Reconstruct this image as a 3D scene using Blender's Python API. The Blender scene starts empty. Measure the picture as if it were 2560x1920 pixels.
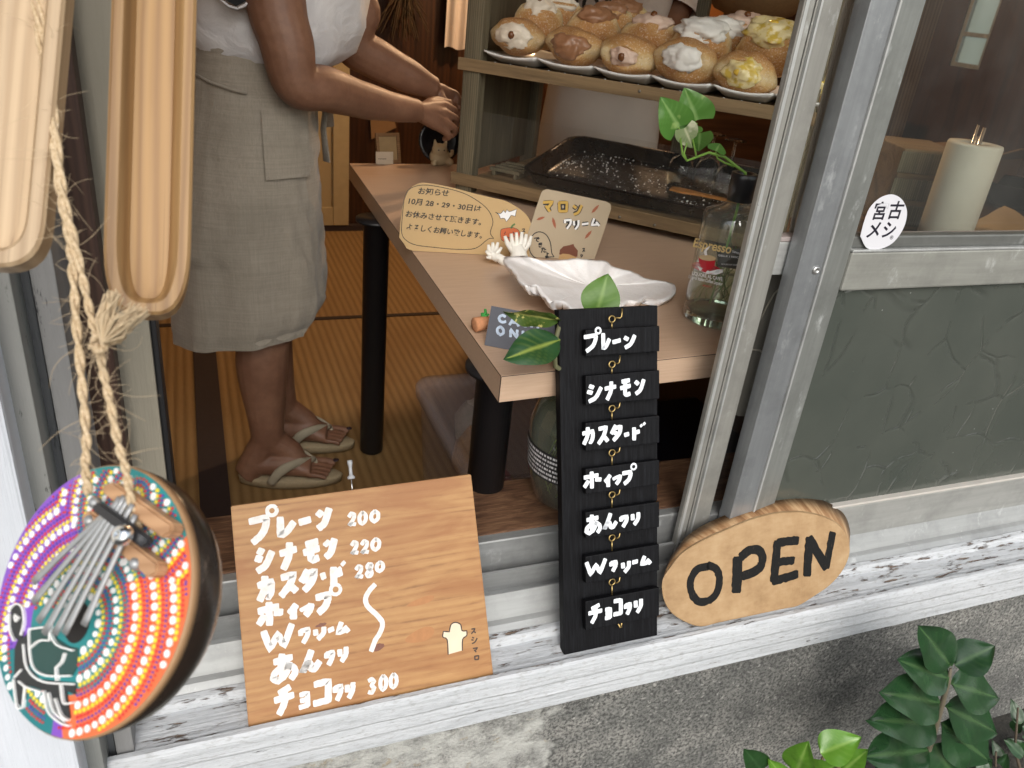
import bpy, bmesh, math, random
from mathutils import Vector, Matrix, noise as mnoise
from math import radians, sin, cos, pi
random.seed(7)
SC = bpy.context.scene
COL = SC.collection

# ------------------------------------------------------------------ camera
CH = 1.2                                   # camera height above the room floor
RW = Matrix(((0.93327, -0.07442, 0.35140), (-0.34540, -0.45519, 0.82066), (0.09909, -0.88735, -0.45045)))  # rows: world X, Y, Z in camera terms
FPX = 2000.0
def _orth():
    d = Vector((840-1280, 4900-960, FPX)).normalized()
    x = Vector((6600-1280, 530-960, FPX)); x = (x - d*x.dot(d)).normalized()
    y = x.cross(d)
    return Matrix((x, y, -d))
RW = _orth()
CAMP = Vector((0, 0, CH))
cd = bpy.data.cameras.new('camera'); cam = bpy.data.objects.new('camera', cd); COL.objects.link(cam)
mw = Matrix.Identity(4)
for i in range(3):
    mw[i][0] = RW[i][0]; mw[i][1] = -RW[i][1]; mw[i][2] = -RW[i][2]; mw[i][3] = CAMP[i]
cam.matrix_world = mw
cd.sensor_width = 36; cd.lens = FPX*36/2560; cd.clip_start = 0.02; cd.clip_end = 200
cd.dof.use_dof = True; cd.dof.focus_distance = 1.12; cd.dof.aperture_fstop = 12
SC.camera = cam

# ------------------------------------------------------------------ daylight
SUN_EL, SUN_AZ = radians(40), radians(192)       # soft bright overcast from over the viewer's left shoulder
w = bpy.data.worlds.new('World'); SC.world = w; w.use_nodes = True
wn = w.node_tree; sky = wn.nodes.new('ShaderNodeTexSky'); sky.sky_type = 'NISHITA'; sky.sun_disc = False
sky.sun_elevation = SUN_EL; sky.sun_rotation = SUN_AZ; sky.air_density = 1.6; sky.dust_density = 3.0; sky.ozone_density = 1.0
hs = wn.nodes.new('ShaderNodeHueSaturation'); hs.inputs['Saturation'].default_value = .35      # cloud veil: much paler than clear blue
wn.links.new(sky.outputs[0], hs.inputs['Color']); wn.links.new(hs.outputs[0], wn.nodes['Background'].inputs[0]); wn.nodes['Background'].inputs[1].default_value = 0.15
sd = bpy.data.lights.new('sun', 'SUN'); sd.energy = .7; sd.angle = radians(40); sd.color = (1, .96, .9)
so = bpy.data.objects.new('sun', sd); COL.objects.link(so)
sdir = Vector((sin(SUN_AZ)*cos(SUN_EL), cos(SUN_AZ)*cos(SUN_EL), sin(SUN_EL)))
so.rotation_euler = (-sdir).to_track_quat('-Z', 'Y').to_euler()
so.location = sdir*20
SC.view_settings.view_transform = 'Standard'; SC.view_settings.look = 'None'
SC.view_settings.exposure = 0.65; SC.view_settings.gamma = 1
try:
    SC.cycles.use_denoising = True
    SC.cycles.max_bounces = 10; SC.cycles.transparent_max_bounces = 16; SC.cycles.diffuse_bounces = 5; SC.cycles.sample_clamp_indirect = 6
    SC.cycles.caustics_reflective = False; SC.cycles.caustics_refractive = False
except Exception: pass

# ------------------------------------------------------------------ measuring helpers (photo pixel + a known real plane -> point)
def ray(u, v): return RW @ Vector((u-1280, v-960, FPX))
def onZ(u, v, z): r = ray(u, v); return CAMP + r*((z-CH)/r.z)
def onY(u, v, y): r = ray(u, v); return CAMP + r*(y/r.y)
def onX(u, v, x): r = ray(u, v); return CAMP + r*(x/r.x)
def onD(u, v, d): r = ray(u, v); return CAMP + r*(d/FPX)          # forward distance d
def onP(u, v, p, n): r = ray(u, v); return CAMP + r*((p-CAMP).dot(n)/r.dot(n))
def frame(o, x, y):                                              # 4x4 frame from origin, x axis, approx y axis
    x = Vector(x).normalized(); y = Vector(y); y = (y - x*y.dot(x)).normalized(); z = x.cross(y)
    return Matrix(((x.x, y.x, z.x, o[0]), (x.y, y.y, z.y, o[1]), (x.z, y.z, z.z, o[2]), (0, 0, 0, 1)))
def toL(F, u, v):                                                # pixel -> local xy on the frame's z=0 plane
    n = F.col[2].to_3d(); q = F.inverted() @ onP(u, v, F.translation, n); return Vector((q.x, q.y))
def pxm(F, u, v):                                                # metres per pixel on the frame plane
    return ((toL(F, u+1, v)-toL(F, u, v)).length + (toL(F, u, v+1)-toL(F, u, v)).length)/2
def lerp(a, b, t): return a + (b-a)*t
def nz(x, y=0, z=0): return mnoise.noise(Vector((x, y, z)))

# ------------------------------------------------------------------ things and parts
def tag(o, label=None, cat=None, group=None, kind=None):
    if label: o['label'] = label
    if cat: o['category'] = cat
    if group: o['group'] = group
    if kind: o['kind'] = kind
    return o
def thing(name, label, cat, F=None, group=None):
    o = bpy.data.objects.new(name, None); COL.objects.link(o); o.empty_display_size = .03
    if F is not None: o.matrix_world = F if isinstance(F, Matrix) else Matrix.Translation(Vector(F))
    return tag(o, label, cat, group)

class MB:
    def __init__(s): s.v = []; s.f = []; s.sm = []; s.mi = []
    def add(s, vs, fs, smooth=False, mi=0):
        k = len(s.v); s.v += [Vector(p) for p in vs]
        for f in fs: s.f.append([i+k for i in f]); s.sm.append(smooth); s.mi.append(mi)
        return s
    def bm(s, b, smooth=False, mi=0):
        b.verts.index_update()
        s.add([v.co.copy() for v in b.verts], [[v.index for v in f.verts] for f in b.faces], smooth, mi); b.free(); return s
    def box(s, a, b, bev=0.0, M=None, smooth=False, mi=0, seg=2):
        bm = bmesh.new(); bmesh.ops.create_cube(bm, size=1)
        a = Vector(a); b = Vector(b)
        for v in bm.verts: v.co = Vector([(a[i]+b[i])/2 + v.co[i]*(b[i]-a[i]) for i in range(3)])
        if bev: bmesh.ops.bevel(bm, geom=bm.edges[:], offset=bev, segments=seg, affect='EDGES', profile=.6)
        if M is not None: bmesh.ops.transform(bm, matrix=M, verts=bm.verts)
        return s.bm(bm, smooth, mi)
    def tube(s, pts, rad, n=10, cap=True, smooth=True, flat=None, up=None, mi=0):
        pts = [Vector(p) for p in pts]; m = len(pts)
        rad = [rad]*m if not hasattr(rad, '__len__') else rad
        T = [(pts[min(i+1, m-1)]-pts[max(i-1, 0)]).normalized() for i in range(m)]
        u = Vector(up) if up is not None else (Vector((0, 0, 1)) if abs(T[0].z) < .9 else Vector((1, 0, 0)))
        N = (u - T[0]*u.dot(T[0])).normalized(); rings = []
        for i in range(m):
            N = (N - T[i]*N.dot(T[i])).normalized(); B = T[i].cross(N); r = rad[i]
            ra, rb = (r if hasattr(r, '__len__') else (r, r*(flat or 1)))
            rings.append([pts[i] + N*cos(2*pi*k/n)*ra + B*sin(2*pi*k/n)*rb for k in range(n)])
        return s.loft(rings, cap, smooth, mi)
    def loft(s, rings, cap=True, smooth=True, mi=0, close=True):
        n = len(rings[0]); vs = [p for r in rings for p in r]; fs = []
        for i in range(len(rings)-1):
            for k in range(n if close else n-1):
                fs.append([i*n+k, i*n+(k+1) % n, (i+1)*n+(k+1) % n, (i+1)*n+k])
        if cap and close:
            fs.append(list(range(n))[::-1]); fs.append([(len(rings)-1)*n+k for k in range(n)])
        return s.add(vs, fs, smooth, mi)
    def lathe(s, prof, n=32, M=None, smooth=True, cap=False, mi=0):
        rings = [[Vector((r*cos(2*pi*k/n), r*sin(2*pi*k/n), z)) for k in range(n)] for r, z in prof]
        if M is not None: rings = [[M @ p for p in r] for r in rings]
        return s.loft(rings, cap, smooth, mi)
    def prism(s, out, z0, z1, shift=(0, 0), M=None, bev=0, mi=0):
        n = len(out)
        lo = [Vector((p[0]+shift[0], p[1]+shift[1], z0)) for p in out]
        if bev:
            c = sum((Vector(p[:2]) for p in out), Vector((0, 0)))/n
            tp = [Vector(p[:2]) + (c-Vector(p[:2])).normalized()*bev for p in out]
            rings = [lo, [Vector((p[0], p[1], z1-bev)) for p in out], [Vector((p[0], p[1], z1)) for p in tp]]
        else: rings = [lo, [Vector((p[0], p[1], z1)) for p in out]]
        if M is not None: rings = [[M @ p for p in r] for r in rings]
        return s.loft(rings, True, False, mi)
    def ball(s, c, r, sub=2, M=None, disp=0, fr=20, smooth=True, seed=0, mi=0):
        bm = bmesh.new(); bmesh.ops.create_icosphere(bm, subdivisions=sub, radius=1)
        r = r if hasattr(r, '__len__') else (r, r, r)
        for v in bm.verts:
            k = 1 + disp*nz(v.co.x*fr+seed, v.co.y*fr+seed*1.7, v.co.z*fr)
            v.co = Vector((v.co.x*r[0]*k, v.co.y*r[1]*k, v.co.z*r[2]*k))
            if M is not None: v.co = M @ v.co
            v.co += Vector(c)
        return s.bm(bm, smooth, mi)
    def build(s, name, mat, parent=None, M=None):
        me = bpy.data.meshes.new(name); me.from_pydata([tuple(v) for v in s.v], [], s.f); me.validate()
        if len(me.polygons) == len(s.sm):
            me.polygons.foreach_set('use_smooth', s.sm)
            me.polygons.foreach_set('material_index', s.mi)
        else:
            me.polygons.foreach_set('use_smooth', [any(s.sm)]*len(me.polygons))
        bm = bmesh.new(); bm.from_mesh(me); bmesh.ops.recalc_face_normals(bm, faces=bm.faces); bm.to_mesh(me); bm.free()
        for m in (mat if isinstance(mat, (list, tuple)) else [mat]): me.materials.append(m)
        me.update()
        o = bpy.data.objects.new(name, me); COL.objects.link(o)
        if M is not None: o.matrix_world = M
        if parent is not None: o.parent = parent
        return o
def baked(o, mods):                                              # apply modifiers without operators
    for t, kw in mods:
        m = o.modifiers.new(t, t)
        for k, v in kw.items(): setattr(m, k, v)
    bpy.context.view_layer.update()
    dg = bpy.context.evaluated_depsgraph_get()
    me = bpy.data.meshes.new_from_object(o.evaluated_get(dg)); o.modifiers.clear()
    old = o.data; o.data = me; bpy.data.meshes.remove(old)
    return o
def shade(o, s=True):
    o.data.polygons.foreach_set('use_smooth', [s]*len(o.data.polygons)); return o
def structure(o, ): o['kind'] = 'structure'; return o

# ------------------------------------------------------------------ material nodes
class NT:
    def __init__(s, name):
        s.m = bpy.data.materials.new(name); s.m.use_nodes = True; s.t = s.m.node_tree
        s.b = s.t.nodes['Principled BSDF']; s.out = s.t.nodes['Material Output']
    def n(s, t, **kw):
        o = s.t.nodes.new(t)
        for k, v in kw.items(): setattr(o, k, v)
        return o
    def l(s, a, b): s.t.links.new(a, b)
    def val(s, sock, v):
        if hasattr(v, 'is_linked') or isinstance(v, bpy.types.NodeSocket): s.l(v, sock)
        else: sock.default_value = v
    def co(s, scale=(1, 1, 1), loc=(0, 0, 0), rot=(0, 0, 0), src='Object'):
        c = s.n('ShaderNodeTexCoord'); m = s.n('ShaderNodeMapping'); s.l(c.outputs[src], m.inputs[0])
        m.inputs['Scale'].default_value = scale; m.inputs['Location'].default_value = loc; m.inputs['Rotation'].default_value = rot
        return m.outputs[0]
    def noise(s, vec, scale=5, detail=4, rough=.55, dist=0, col=False):
        k = s.n('ShaderNodeTexNoise'); s.l(vec, k.inputs['Vector'])
        k.inputs['Scale'].default_value = scale; k.inputs['Detail'].default_value = detail
        k.inputs['Roughness'].default_value = rough; k.inputs['Distortion'].default_value = dist
        return k.outputs['Color' if col else 'Fac']
    def wave(s, vec, scale=5, dist=2, detail=2, dscale=1, axis='X', prof='SIN', kind='BANDS'):
        k = s.n('ShaderNodeTexWave', wave_type=kind, wave_profile=prof)
        if kind == 'BANDS': k.bands_direction = axis
        s.l(vec, k.inputs['Vector'])
        for a, b in (('Scale', scale), ('Distortion', dist), ('Detail', detail), ('Detail Scale', dscale)): k.inputs[a].default_value = b
        return k.outputs['Fac']
    def vor(s, vec, scale=5, feat='F1', out='Distance', rnd=1):
        k = s.n('ShaderNodeTexVoronoi', feature=feat); s.l(vec, k.inputs['Vector']); k.inputs['Scale'].default_value = scale
        k.inputs['Randomness'].default_value = rnd
        return k.outputs[out]
    def ramp(s, fac, stops, mode='LINEAR'):
        k = s.n('ShaderNodeValToRGB'); s.l(fac, k.inputs[0]); e = k.color_ramp; e.interpolation = mode
        while len(e.elements) < len(stops): e.elements.new(.5)
        for i, (p, c) in enumerate(stops):
            e.elements[i].position = p
            c = (c, c, c) if not hasattr(c, '__len__') else c
            e.elements[i].color = tuple(c)+(1,) if len(c) == 3 else c
        return k.outputs[0]
    def mix(s, f, a, b, mode='MIX'):
        k = s.n('ShaderNodeMix', data_type='RGBA', blend_type=mode)
        s.val(k.inputs[0], f)
        for i, x in ((6, a), (7, b)):
            if isinstance(x, bpy.types.NodeSocket): s.l(x, k.inputs[i])
            else: k.inputs[i].default_value = tuple(x)+(1,) if len(x) == 3 else x
        return k.outputs[2]
    def math(s, op, a, b=0.0, c=None):
        k = s.n('ShaderNodeMath', operation=op); s.val(k.inputs[0], a); s.val(k.inputs[1], b)
        if c is not None: s.val(k.inputs[2], c)
        return k.outputs[0]
    def sep(s, vec): k = s.n('ShaderNodeSeparateXYZ'); s.l(vec, k.inputs[0]); return k.outputs
    def bump(s, h, st=.3, d=.002, prev=None):
        k = s.n('ShaderNodeBump'); s.l(h, k.inputs['Height']); k.inputs['Strength'].default_value = st; k.inputs['Distance'].default_value = d
        if prev is not None: s.l(prev, k.inputs['Normal'])
        return k.outputs[0]
    def set(s, col=None, rough=None, metal=None, norm=None, **kw):
        b = s.b
        if col is not None:
            if isinstance(col, bpy.types.NodeSocket): s.l(col, b.inputs['Base Color'])
            else: b.inputs['Base Color'].default_value = tuple(col)+(1,)
        if rough is not None: s.val(b.inputs['Roughness'], rough)
        if metal is not None: s.val(b.inputs['Metallic'], metal)
        if norm is not None: s.l(norm, b.inputs['Normal'])
        for k, v in kw.items(): s.val(b.inputs[k.replace('_', ' ')], v)
        return s.m
_pl = {}
def plain(name, col, rough=.5, metal=0, var=.12, sc=30, bump=.0, bsc=200, **kw):
    if name in _pl: return _pl[name]
    t = NT(name); v = t.co(); f = t.noise(v, sc, 4)
    c = t.mix(f, [x*(1-var) for x in col], [min(1, x*(1+var)) for x in col])
    nrm = t.bump(t.noise(v, bsc, 3), bump, .001) if bump else None
    _pl[name] = t.set(c, rough, metal, nrm, **kw); return _pl[name]
def wood(name, dark, light, sc=1.0, axis='X', rough=.55, ring=40, bump=.15, dist=3, stretch=8, var=.35):
    """grain runs along `axis` of the object"""
    t = NT(name)
    s = {'X': (1/stretch, 1, 1), 'Y': (1, 1/stretch, 1), 'Z': (1, 1, 1/stretch)}[axis]
    v = t.co(scale=[x*sc for x in s])
    big = t.noise(v, ring*.25, 3, .5, .6)
    g = t.wave(v, ring, dist, 3, 1.2, {'X': 'Y', 'Y': 'X', 'Z': 'X'}[axis])
    f2 = t.co(scale=[x*sc*(12 if x == 1 else 1) for x in s])
    fine = t.noise(f2, ring*.6, 4, .6)
    f = t.math('ADD', t.math('MULTIPLY', g, .35), t.math('ADD', t.math('MULTIPLY', big, .4), t.math('MULTIPLY', fine, .35)))
    c = t.ramp(f, [(.25, dark), (.55, [lerp(a, b, .6) for a, b in zip(dark, light)]), (.85, light)])
    st = t.ramp(t.noise(t.co([x*(1 if x != 1 else 2.2) for x in s]), 7, 6, .68, 1.2), [(.36, .62), (.52, 0)]); c = t.mix(st, c, [x*.55 for x in dark])
    pore = t.ramp(t.noise(t.co([x*sc*(40 if x == 1 else 2) for x in s]), ring*.5, 3, .6), [(.60, 0), (.72, .5)]); c = t.mix(pore, c, [x*.45 for x in dark])
    return t.set(c, t.math('ADD', t.math('MULTIPLY', fine, .2), rough-.1), 0, t.bump(f, bump, .001))
def glass_thin(name, tint=(1, 1, 1), rough=0.0, ior=1.5, dirt=.04, blend=1.0):
    t = NT(name); t.t.nodes.remove(t.b)
    tr = t.n('ShaderNodeBsdfTransparent'); tr.inputs[0].default_value = tuple(tint)+(1,)
    gl = t.n('ShaderNodeBsdfGlossy'); gl.inputs['Roughness'].default_value = rough
    fr = t.n('ShaderNodeFresnel'); fr.inputs[0].default_value = ior
    geo = t.n('ShaderNodeNewGeometry')
    k = t.n('ShaderNodeMixShader')
    f = t.math('MULTIPLY', fr.outputs[0], blend)
    bf = t.math('MULTIPLY', f, t.math('SUBTRACT', 1.0, geo.outputs['Backfacing']))
    t.l(bf, k.inputs[0]); t.l(tr.outputs[0], k.inputs[1]); t.l(gl.outputs[0], k.inputs[2])
    df = t.n('ShaderNodeBsdfDiffuse'); df.inputs[0].default_value = (.75, .75, .72, 1)
    k2 = t.n('ShaderNodeMixShader'); v = t.co()
    d = t.math('MULTIPLY', t.ramp(t.noise(v, 6, 6, .65), [(.35, .3), (.75, 1.)]), dirt)
    t.l(d, k2.inputs[0]); t.l(k.outputs[0], k2.inputs[1]); t.l(df.outputs[0], k2.inputs[2])
    t.l(k2.outputs[0], t.out.inputs[0]); return t.m
# ================================================================== SETTING
def m_peel():
    t = NT('peeling white paint'); v = t.co((1, 1, 1)); vs = t.co((1.6, 13, 13)); vf = t.co((1.2, 40, 40))
    sep = t.sep(v); 
    grain = t.noise(vf, 6, 5, .65)
    m1 = t.noise(vs, 7, 8, .72); m2 = t.noise(t.co((3, 10, 10)), 9, 6, .7)
    top = t.math('GREATER_THAN', sep[1], .7585)                       # tread of the sill, more worn than its front
    worn = t.math('ADD', t.math('MULTIPLY', m1, .65), t.math('MULTIPLY', m2, .35))
    thr = t.math('SUBTRACT', .612, t.math('MULTIPLY', top, .055))
    mask = t.ramp(t.math('ADD', t.math('SUBTRACT', worn, thr), .5), [(.49, 0), (.52, 1)])
    bare = t.ramp(t.noise(t.co((2, 30, 30)), 9, 5), [(.3, (.035, .022, .018)), (.5, (.13, .085, .06)), (.72, (.33, .28, .23))])
    white = t.ramp(t.noise(vs, 5, 6, .7), [(.25, (.38, .40, .42)), (.5, (.51, .53, .555)), (.8, (.58, .60, .625))])
    white = t.mix(t.ramp(t.noise(t.co((6, 30, 30)), 10, 5, .7), [(.62, 0), (.78, .5)]), white, (.42, .40, .38))
    lines = t.ramp(t.noise(t.co((.35, 1, 1)), 210, 4, .6), [(.54, 0), (.66, .42)])
    white = t.mix(lines, white, (.27, .265, .26))
    c = t.mix(mask, white, bare)
    gl = t.noise(t.co((.5, 1, 1)), 150, 3, .5)
    h = t.math('ADD', t.math('MULTIPLY', t.math('SUBTRACT', 1., mask), .5), t.math('ADD', t.math('MULTIPLY', grain, .55), t.math('MULTIPLY', gl, .35)))
    return t.set(c, .62, 0, t.bump(h, .8, .004))
def m_post():
    t = NT('chalky white post paint'); v = t.co((1, 1, .25)); vf = t.co((30, 30, 1.2))
    c = t.ramp(t.noise(v, 12, 6, .6), [(.3, (.52, .55, .60)), (.7, (.66, .69, .75))])
    return t.set(c, .6, 0, t.bump(t.noise(vf, 5, 5), .6, .003))
def m_oldgrey(name, a, b, crack=True):
    t = NT(name); v = t.co((6, 6, .7)); c = t.ramp(t.noise(v, 4, 6, .6), [(.3, a), (.7, b)])
    if crack:
        k = t.ramp(t.noise(t.co((14, 14, 3)), 5, 8, .75), [(.60, 0), (.64, 1)])
        c = t.mix(k, c, (.02, .022, .025))
    return t.set(c, .6, 0, t.bump(t.noise(t.co((40, 40, 3)), 6, 4), .4, .002))
def m_alu(name, base=(.40, .41, .41), metal=.55, rough=.4, spots=.5, axis=2):
    t = NT(name); s = [1, 1, 1]; s[axis] = .06
    v = t.co(s); v2 = t.co()
    streak = t.noise(v, 90, 4, .6); blot = t.noise(v2, 14, 6, .65)
    c = t.mix(t.ramp(streak, [(.3, 0), (.7, 1)]), [x*.88 for x in base], [min(1, x*1.1) for x in base])
    c = t.mix(t.ramp(blot, [(.45, 0), (.72, .75)]), c, [x*.66 for x in base])
    sp = t.ramp(t.noise(t.co((1, 1, .5)), 26, 7, .75), [(.585, 0), (.69, spots)])
    c = t.mix(sp, c, (.66, .68, .68))
    r = t.math('ADD', t.math('MULTIPLY', blot, .25), t.math('ADD', t.math('MULTIPLY', sp, .3), rough-.12))
    return t.set(c, r, t.math('SUBTRACT', metal, t.math('MULTIPLY', sp, metal*.9)), t.bump(streak, .08, .0005))
def m_concrete():
    t = NT('weathered concrete'); v = t.co(); sep = t.sep(v)
    g = t.noise(v, 160, 5, .7); m = t.noise(v, 14, 6, .6); l = t.noise(v, 4, 4, .5)
    c = t.ramp(t.math('ADD', t.math('MULTIPLY', m, .7), t.math('MULTIPLY', l, .3)), [(.33, (.11, .11, .105)), (.5, (.20, .20, .187)), (.66, (.33, .32, .295))])
    c = t.mix(t.ramp(g, [(.42, .9), (.55, 0)]), c, (.05, .05, .048))
    c = t.mix(t.ramp(t.noise(v, 120, 3), [(.60, 0), (.72, .7)]), c, (.46, .45, .42))
    # limewash left on the wall's left half, ragged edge
    e = t.math('ADD', sep[0], t.math('MULTIPLY', t.math('SUBTRACT', m, .5), .22))
    wsh = t.ramp(e, [(.435, 1), (.455, 0)])
    patch = t.ramp(t.noise(v, 22, 7, .68), [(.40, .2), (.6, .85)])
    c = t.mix(t.math('MULTIPLY', wsh, patch), c, (.50, .50, .47))
    c = t.mix(t.math('MULTIPLY', wsh, t.ramp(t.noise(v, 30, 6, .7), [(.6, 0), (.68, .8)])), c, (.30, .25, .17))
    return t.set(c, .92, 0, t.bump(t.math('ADD', g, t.math('MULTIPLY', t.noise(v, 60, 4), 1.2)), .9, .004))
def m_tatami():
    t = NT('tatami mat'); v = t.co(); 
    rib = t.wave(v, 12.5, .5, 2, 2, 'X')                                 # ribs run into the room
    weave = t.noise(t.co((60, 600, 1)), 1.2, 3)
    f = t.math('ADD', t.math('MULTIPLY', rib, .5), t.math('MULTIPLY', weave, .5))
    c = t.ramp(f, [(.2, (.185, .108, .040)), (.45, (.26, .16, .063)), (.85, (.32, .205, .087))])
    c = t.mix(t.ramp(t.noise(v, 5, 4), [(.35, 0), (.7, .4)]), c, (.20, .11, .04))
    return t.set(c, .6, 0, t.bump(f, .5, .003))
PEEL = m_peel(); POSTW = m_post(); ALU = m_alu('weathered aluminium'); ALUX = m_alu('aluminium rail', axis=0)
ALUL = m_alu('aluminium ridge highlight', (.52, .53, .52), .45, .32, .3); ALUW = m_alu('beige aluminium', (.33, .325, .30), .4, .42, .4)  # highlight along ridges, lip and rail edge put into a paler aluminium colour
ALUB = m_alu('blue grey aluminium', (.33, .345, .36), .6, .36, .35)
CONC = m_concrete(); TAT = m_tatami()
GREYA = m_oldgrey('grey weathered trim', (.17, .17, .17), (.25, .25, .25)); GREYB = m_oldgrey('grey weathered trim pale', (.20, .21, .20), (.28, .28, .27))
DARKG = m_oldgrey('dark cracked groove', (.07, .075, .085), (.13, .14, .15))
JAMBW = wood('dark brown jamb', (.035, .017, .012), (.075, .038, .026), axis='Z')
BEIGE = m_oldgrey('beige jamb metal', (.23, .21, .165), (.29, .265, .21), False)
BLACK = plain('black rubber', (.012, .012, .014), .5)
BACKW = wood('dark brown panelling', (.022, .0075, .0025), (.06, .022, .007), axis='Z', ring=14, rough=.35)
def m_soil():
    t = NT('dark soil'); v = t.co()
    c = t.ramp(t.noise(v, 9, 8, .7), [(.3, (.02, .02, .018)), (.55, (.045, .042, .035)), (.8, (.09, .085, .07))])
    return t.set(c, .95, 0, t.bump(t.noise(v, 60, 6), 1, .01))
m = MB(); m.add([(-30, -40, -.16), (30, -40, -.16), (30, 12, -.16), (-30, 12, -.16)], [[0, 1, 2, 3]])
structure(m.build('ground', m_soil()))
# house shell
m = MB(); m.box((-2.2, 1.06, -.1), (3.6, 3.96, 0)); structure(m.build('floor', TAT))
PLAS = plain('cream plaster', (.70, .64, .54), .85, 0, .08, 20)
m = MB(); m.box((-2.2, 3.94, 0), (3.6, 4.04, 2.5)); structure(m.build('wall_back', BACKW))
m = MB(); m.box((-2.3, .96, -.1), (-2.2, 4.04, 2.5)); structure(m.build('wall_left', PLAS))
wy1, wy0, wz0, wz1 = onX(2398, 80, 3.6).y, onX(2478, 80, 3.6).y, onX(2400, 168, 3.6).z, 1.75
m = MB(); m.box((3.6, .96, -.1), (3.7, wy0, 2.5)); m.box((3.6, wy1, -.1), (3.7, 4.04, 2.5)); m.box((3.6, wy0, -.1), (3.7, wy1, wz0)); m.box((3.6, wy0, wz1), (3.7, wy1, 2.5)); structure(m.build('wall_right', BACKW))
m = MB(); m.box((-2.3, .8, 2.5), (3.7, 4.04, 2.56)); structure(m.build('ceiling', wood('ceiling boards', (.32, .24, .15), (.5, .39, .26), axis='X')))
m = MB(); m.box((-2.3, .82, 1.95), (3.7, .958, 2.5)); m.box((-2.3, .82, -.2), (-.36, .958, 1.95)); m.box((1.75, .82, -.2), (3.7, .958, 1.95))
structure(m.build('wall_front', PLAS))
m = MB(); m.box((-2.6, .1, 2.42), (4, .81, 2.46)); structure(m.build('eave', JAMBW))
# tatami borders
HERI = plain('tatami border cloth', (.028, .016, .014), .8, 0, .25, 90)
m = MB(); xh = onZ(520, 1000, 0).x
m.box((xh-.035, 1.07, .0), (xh+.035, onZ(520, 792, 0).y, .003)); m.box((-2.19, onZ(850, 795, 0).y-.012, .0), (3.59, onZ(850, 795, 0).y+.012, .0032))
structure(m.build('tatami_border', HERI))
# ---- concrete wall below the window
m = MB(); m.box((-2.3, .756, -.2), (3.7, .94, .236), .004); tag(m.build('concrete_wall', CONC), 'rough grey concrete wall under the white sill, limewashed on its left half', 'wall')
# ---- peeling white sill
XL, XR = -.135, 2.6
sill = thing('window_sill', 'white painted timber sill with peeling paint along the bottom of the window', 'window sill', (0, 0, 0))
def extr(prof, x0, x1, mb=None, nseg=60, wob=0):
    mb = mb or MB(); rings = []
    for i in range(nseg+1):
        x = lerp(x0, x1, i/nseg)
        rings.append([Vector((x, y+wob*nz(x*23, y*60, z*60), z+wob*nz(x*19+7, y*60, z*60))) for y, z in prof])
    return mb.loft(rings, True, False)
extr([(.748, .233), (.7483, .255), (.7468, .260), (.7483, .279), (.7465, .284), (.748, .304), (.7495, .3095), (.753, .3125), (.760, .3125), (.7635, .3055), (.764, .233)], XL-.02, XR, None, 160, .0011).build('front_board', PEEL, sill)
extr([(.7642, .236), (.7642, .3048), (.772, .3065), (.778, .3058), (.79, .3072), (.802, .3078), (.818, .308), (.818, .236)], XL, XR, None, 160, .0008).build('tread', PEEL, sill)
extr([(.811, .3078), (.8125, .316), (.817, .3205), (.8255, .3215), (.8295, .318), (.8295, .3078)], XL, XR, None, 260, .0022).build('caulk_bead', PEEL, sill)
# ---- aluminium track
trk = thing('window_track', 'grey aluminium sliding window track with stepped rails above the white sill', 'window track', (0, 0, 0))
extr([(.827, .29), (.827, .3195), (.8365, .327), (.8445, .330), (.861, .3655), (.864, .3655), (.864, .29)], XL, XR, None, 4).build('drip_flashing', m_alu('pale aluminium flashing', (.37, .38, .38), .35, .45, .5, 0), trk)
extr([(.8645, .30), (.8645, .352), (.8845, .352), (.8845, .386), (.8885, .3875), (.8885, .30)], XL, XR, None, 4).build('outer_rail', ALUX, trk)
extr([(.889, .30), (.889, .36), (.9075, .36), (.9075, .428), (.9085, .4305), (.9235, .4305), (.9235, .30)], XL, XR, None, 4).build('inner_rail', ALUX, trk)
# ---- worn wooden threshold
THR = NT('worn brown threshold'); v_t = THR.co((3, 16, 16)); f_t = THR.math('ADD', THR.math('MULTIPLY', THR.noise(v_t, 5, 6, .65, 1.), .6), THR.math('MULTIPLY', THR.noise(THR.co((6, 90, 90)), 4, 4, .6), .4))
THR = THR.set(THR.ramp(f_t, [(.32, (.035, .015, .009)), (.5, (.12, .06, .032)), (.62, (.20, .11, .06)), (.72, (.34, .24, .16))]), .6, 0, THR.bump(f_t, .6, .002))
m = MB(); m.box((XL, .924, .30), (XR, 1.058, .4325), .004); tag(m.build('wooden_threshold', THR), 'worn brown wooden threshold inside the aluminium track under the table edge', 'threshold')
# ---- left post and jamb
def col(u0, u1, yf, yb, z0=-.2, z1=1.95, v=900):
    return (onY(u0, v, yf).x, yf, z0), (onY(u1, v, yf).x, yb, z1)
pst = MB(); a, b = col(-420, -19, .70, .80, -.2, 2.4); pst.box(a, b, .004)
tag(pst.build('white_post', POSTW), 'thick white painted post at the left edge behind the painted thumb piano', 'post')
jamb = thing('window_jamb', 'weathered grey and brown window jamb behind the hanging cords, left of the open window', 'window frame', (0, 0, 0))
def jb(name, u0, u1, yf, yb, mt, **k):
    m = MB(); a, b = col(u0, u1, yf, yb, **k); m.box(a, b, .002); return m.build(name, mt, jamb)
jb('outer_trim', -18.5, 64, .735, .86, GREYB)
jb('cracked_groove', 64.2, 112, .775, .86, DARKG)
jb('inner_trim', 112.3, 174, .765, .86, GREYA)
jb('brown_reveal', 175, 286, .85, .95, JAMBW, z0=.30)
jb('metal_channel', 288, 383, .885, .95, BEIGE, z0=.30)
jb('rubber_seal', 383.3, 400, .893, .95, BLACK, z0=.30)
jb('back_fill', -19, 288, .862, .955, DARKG)
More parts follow.
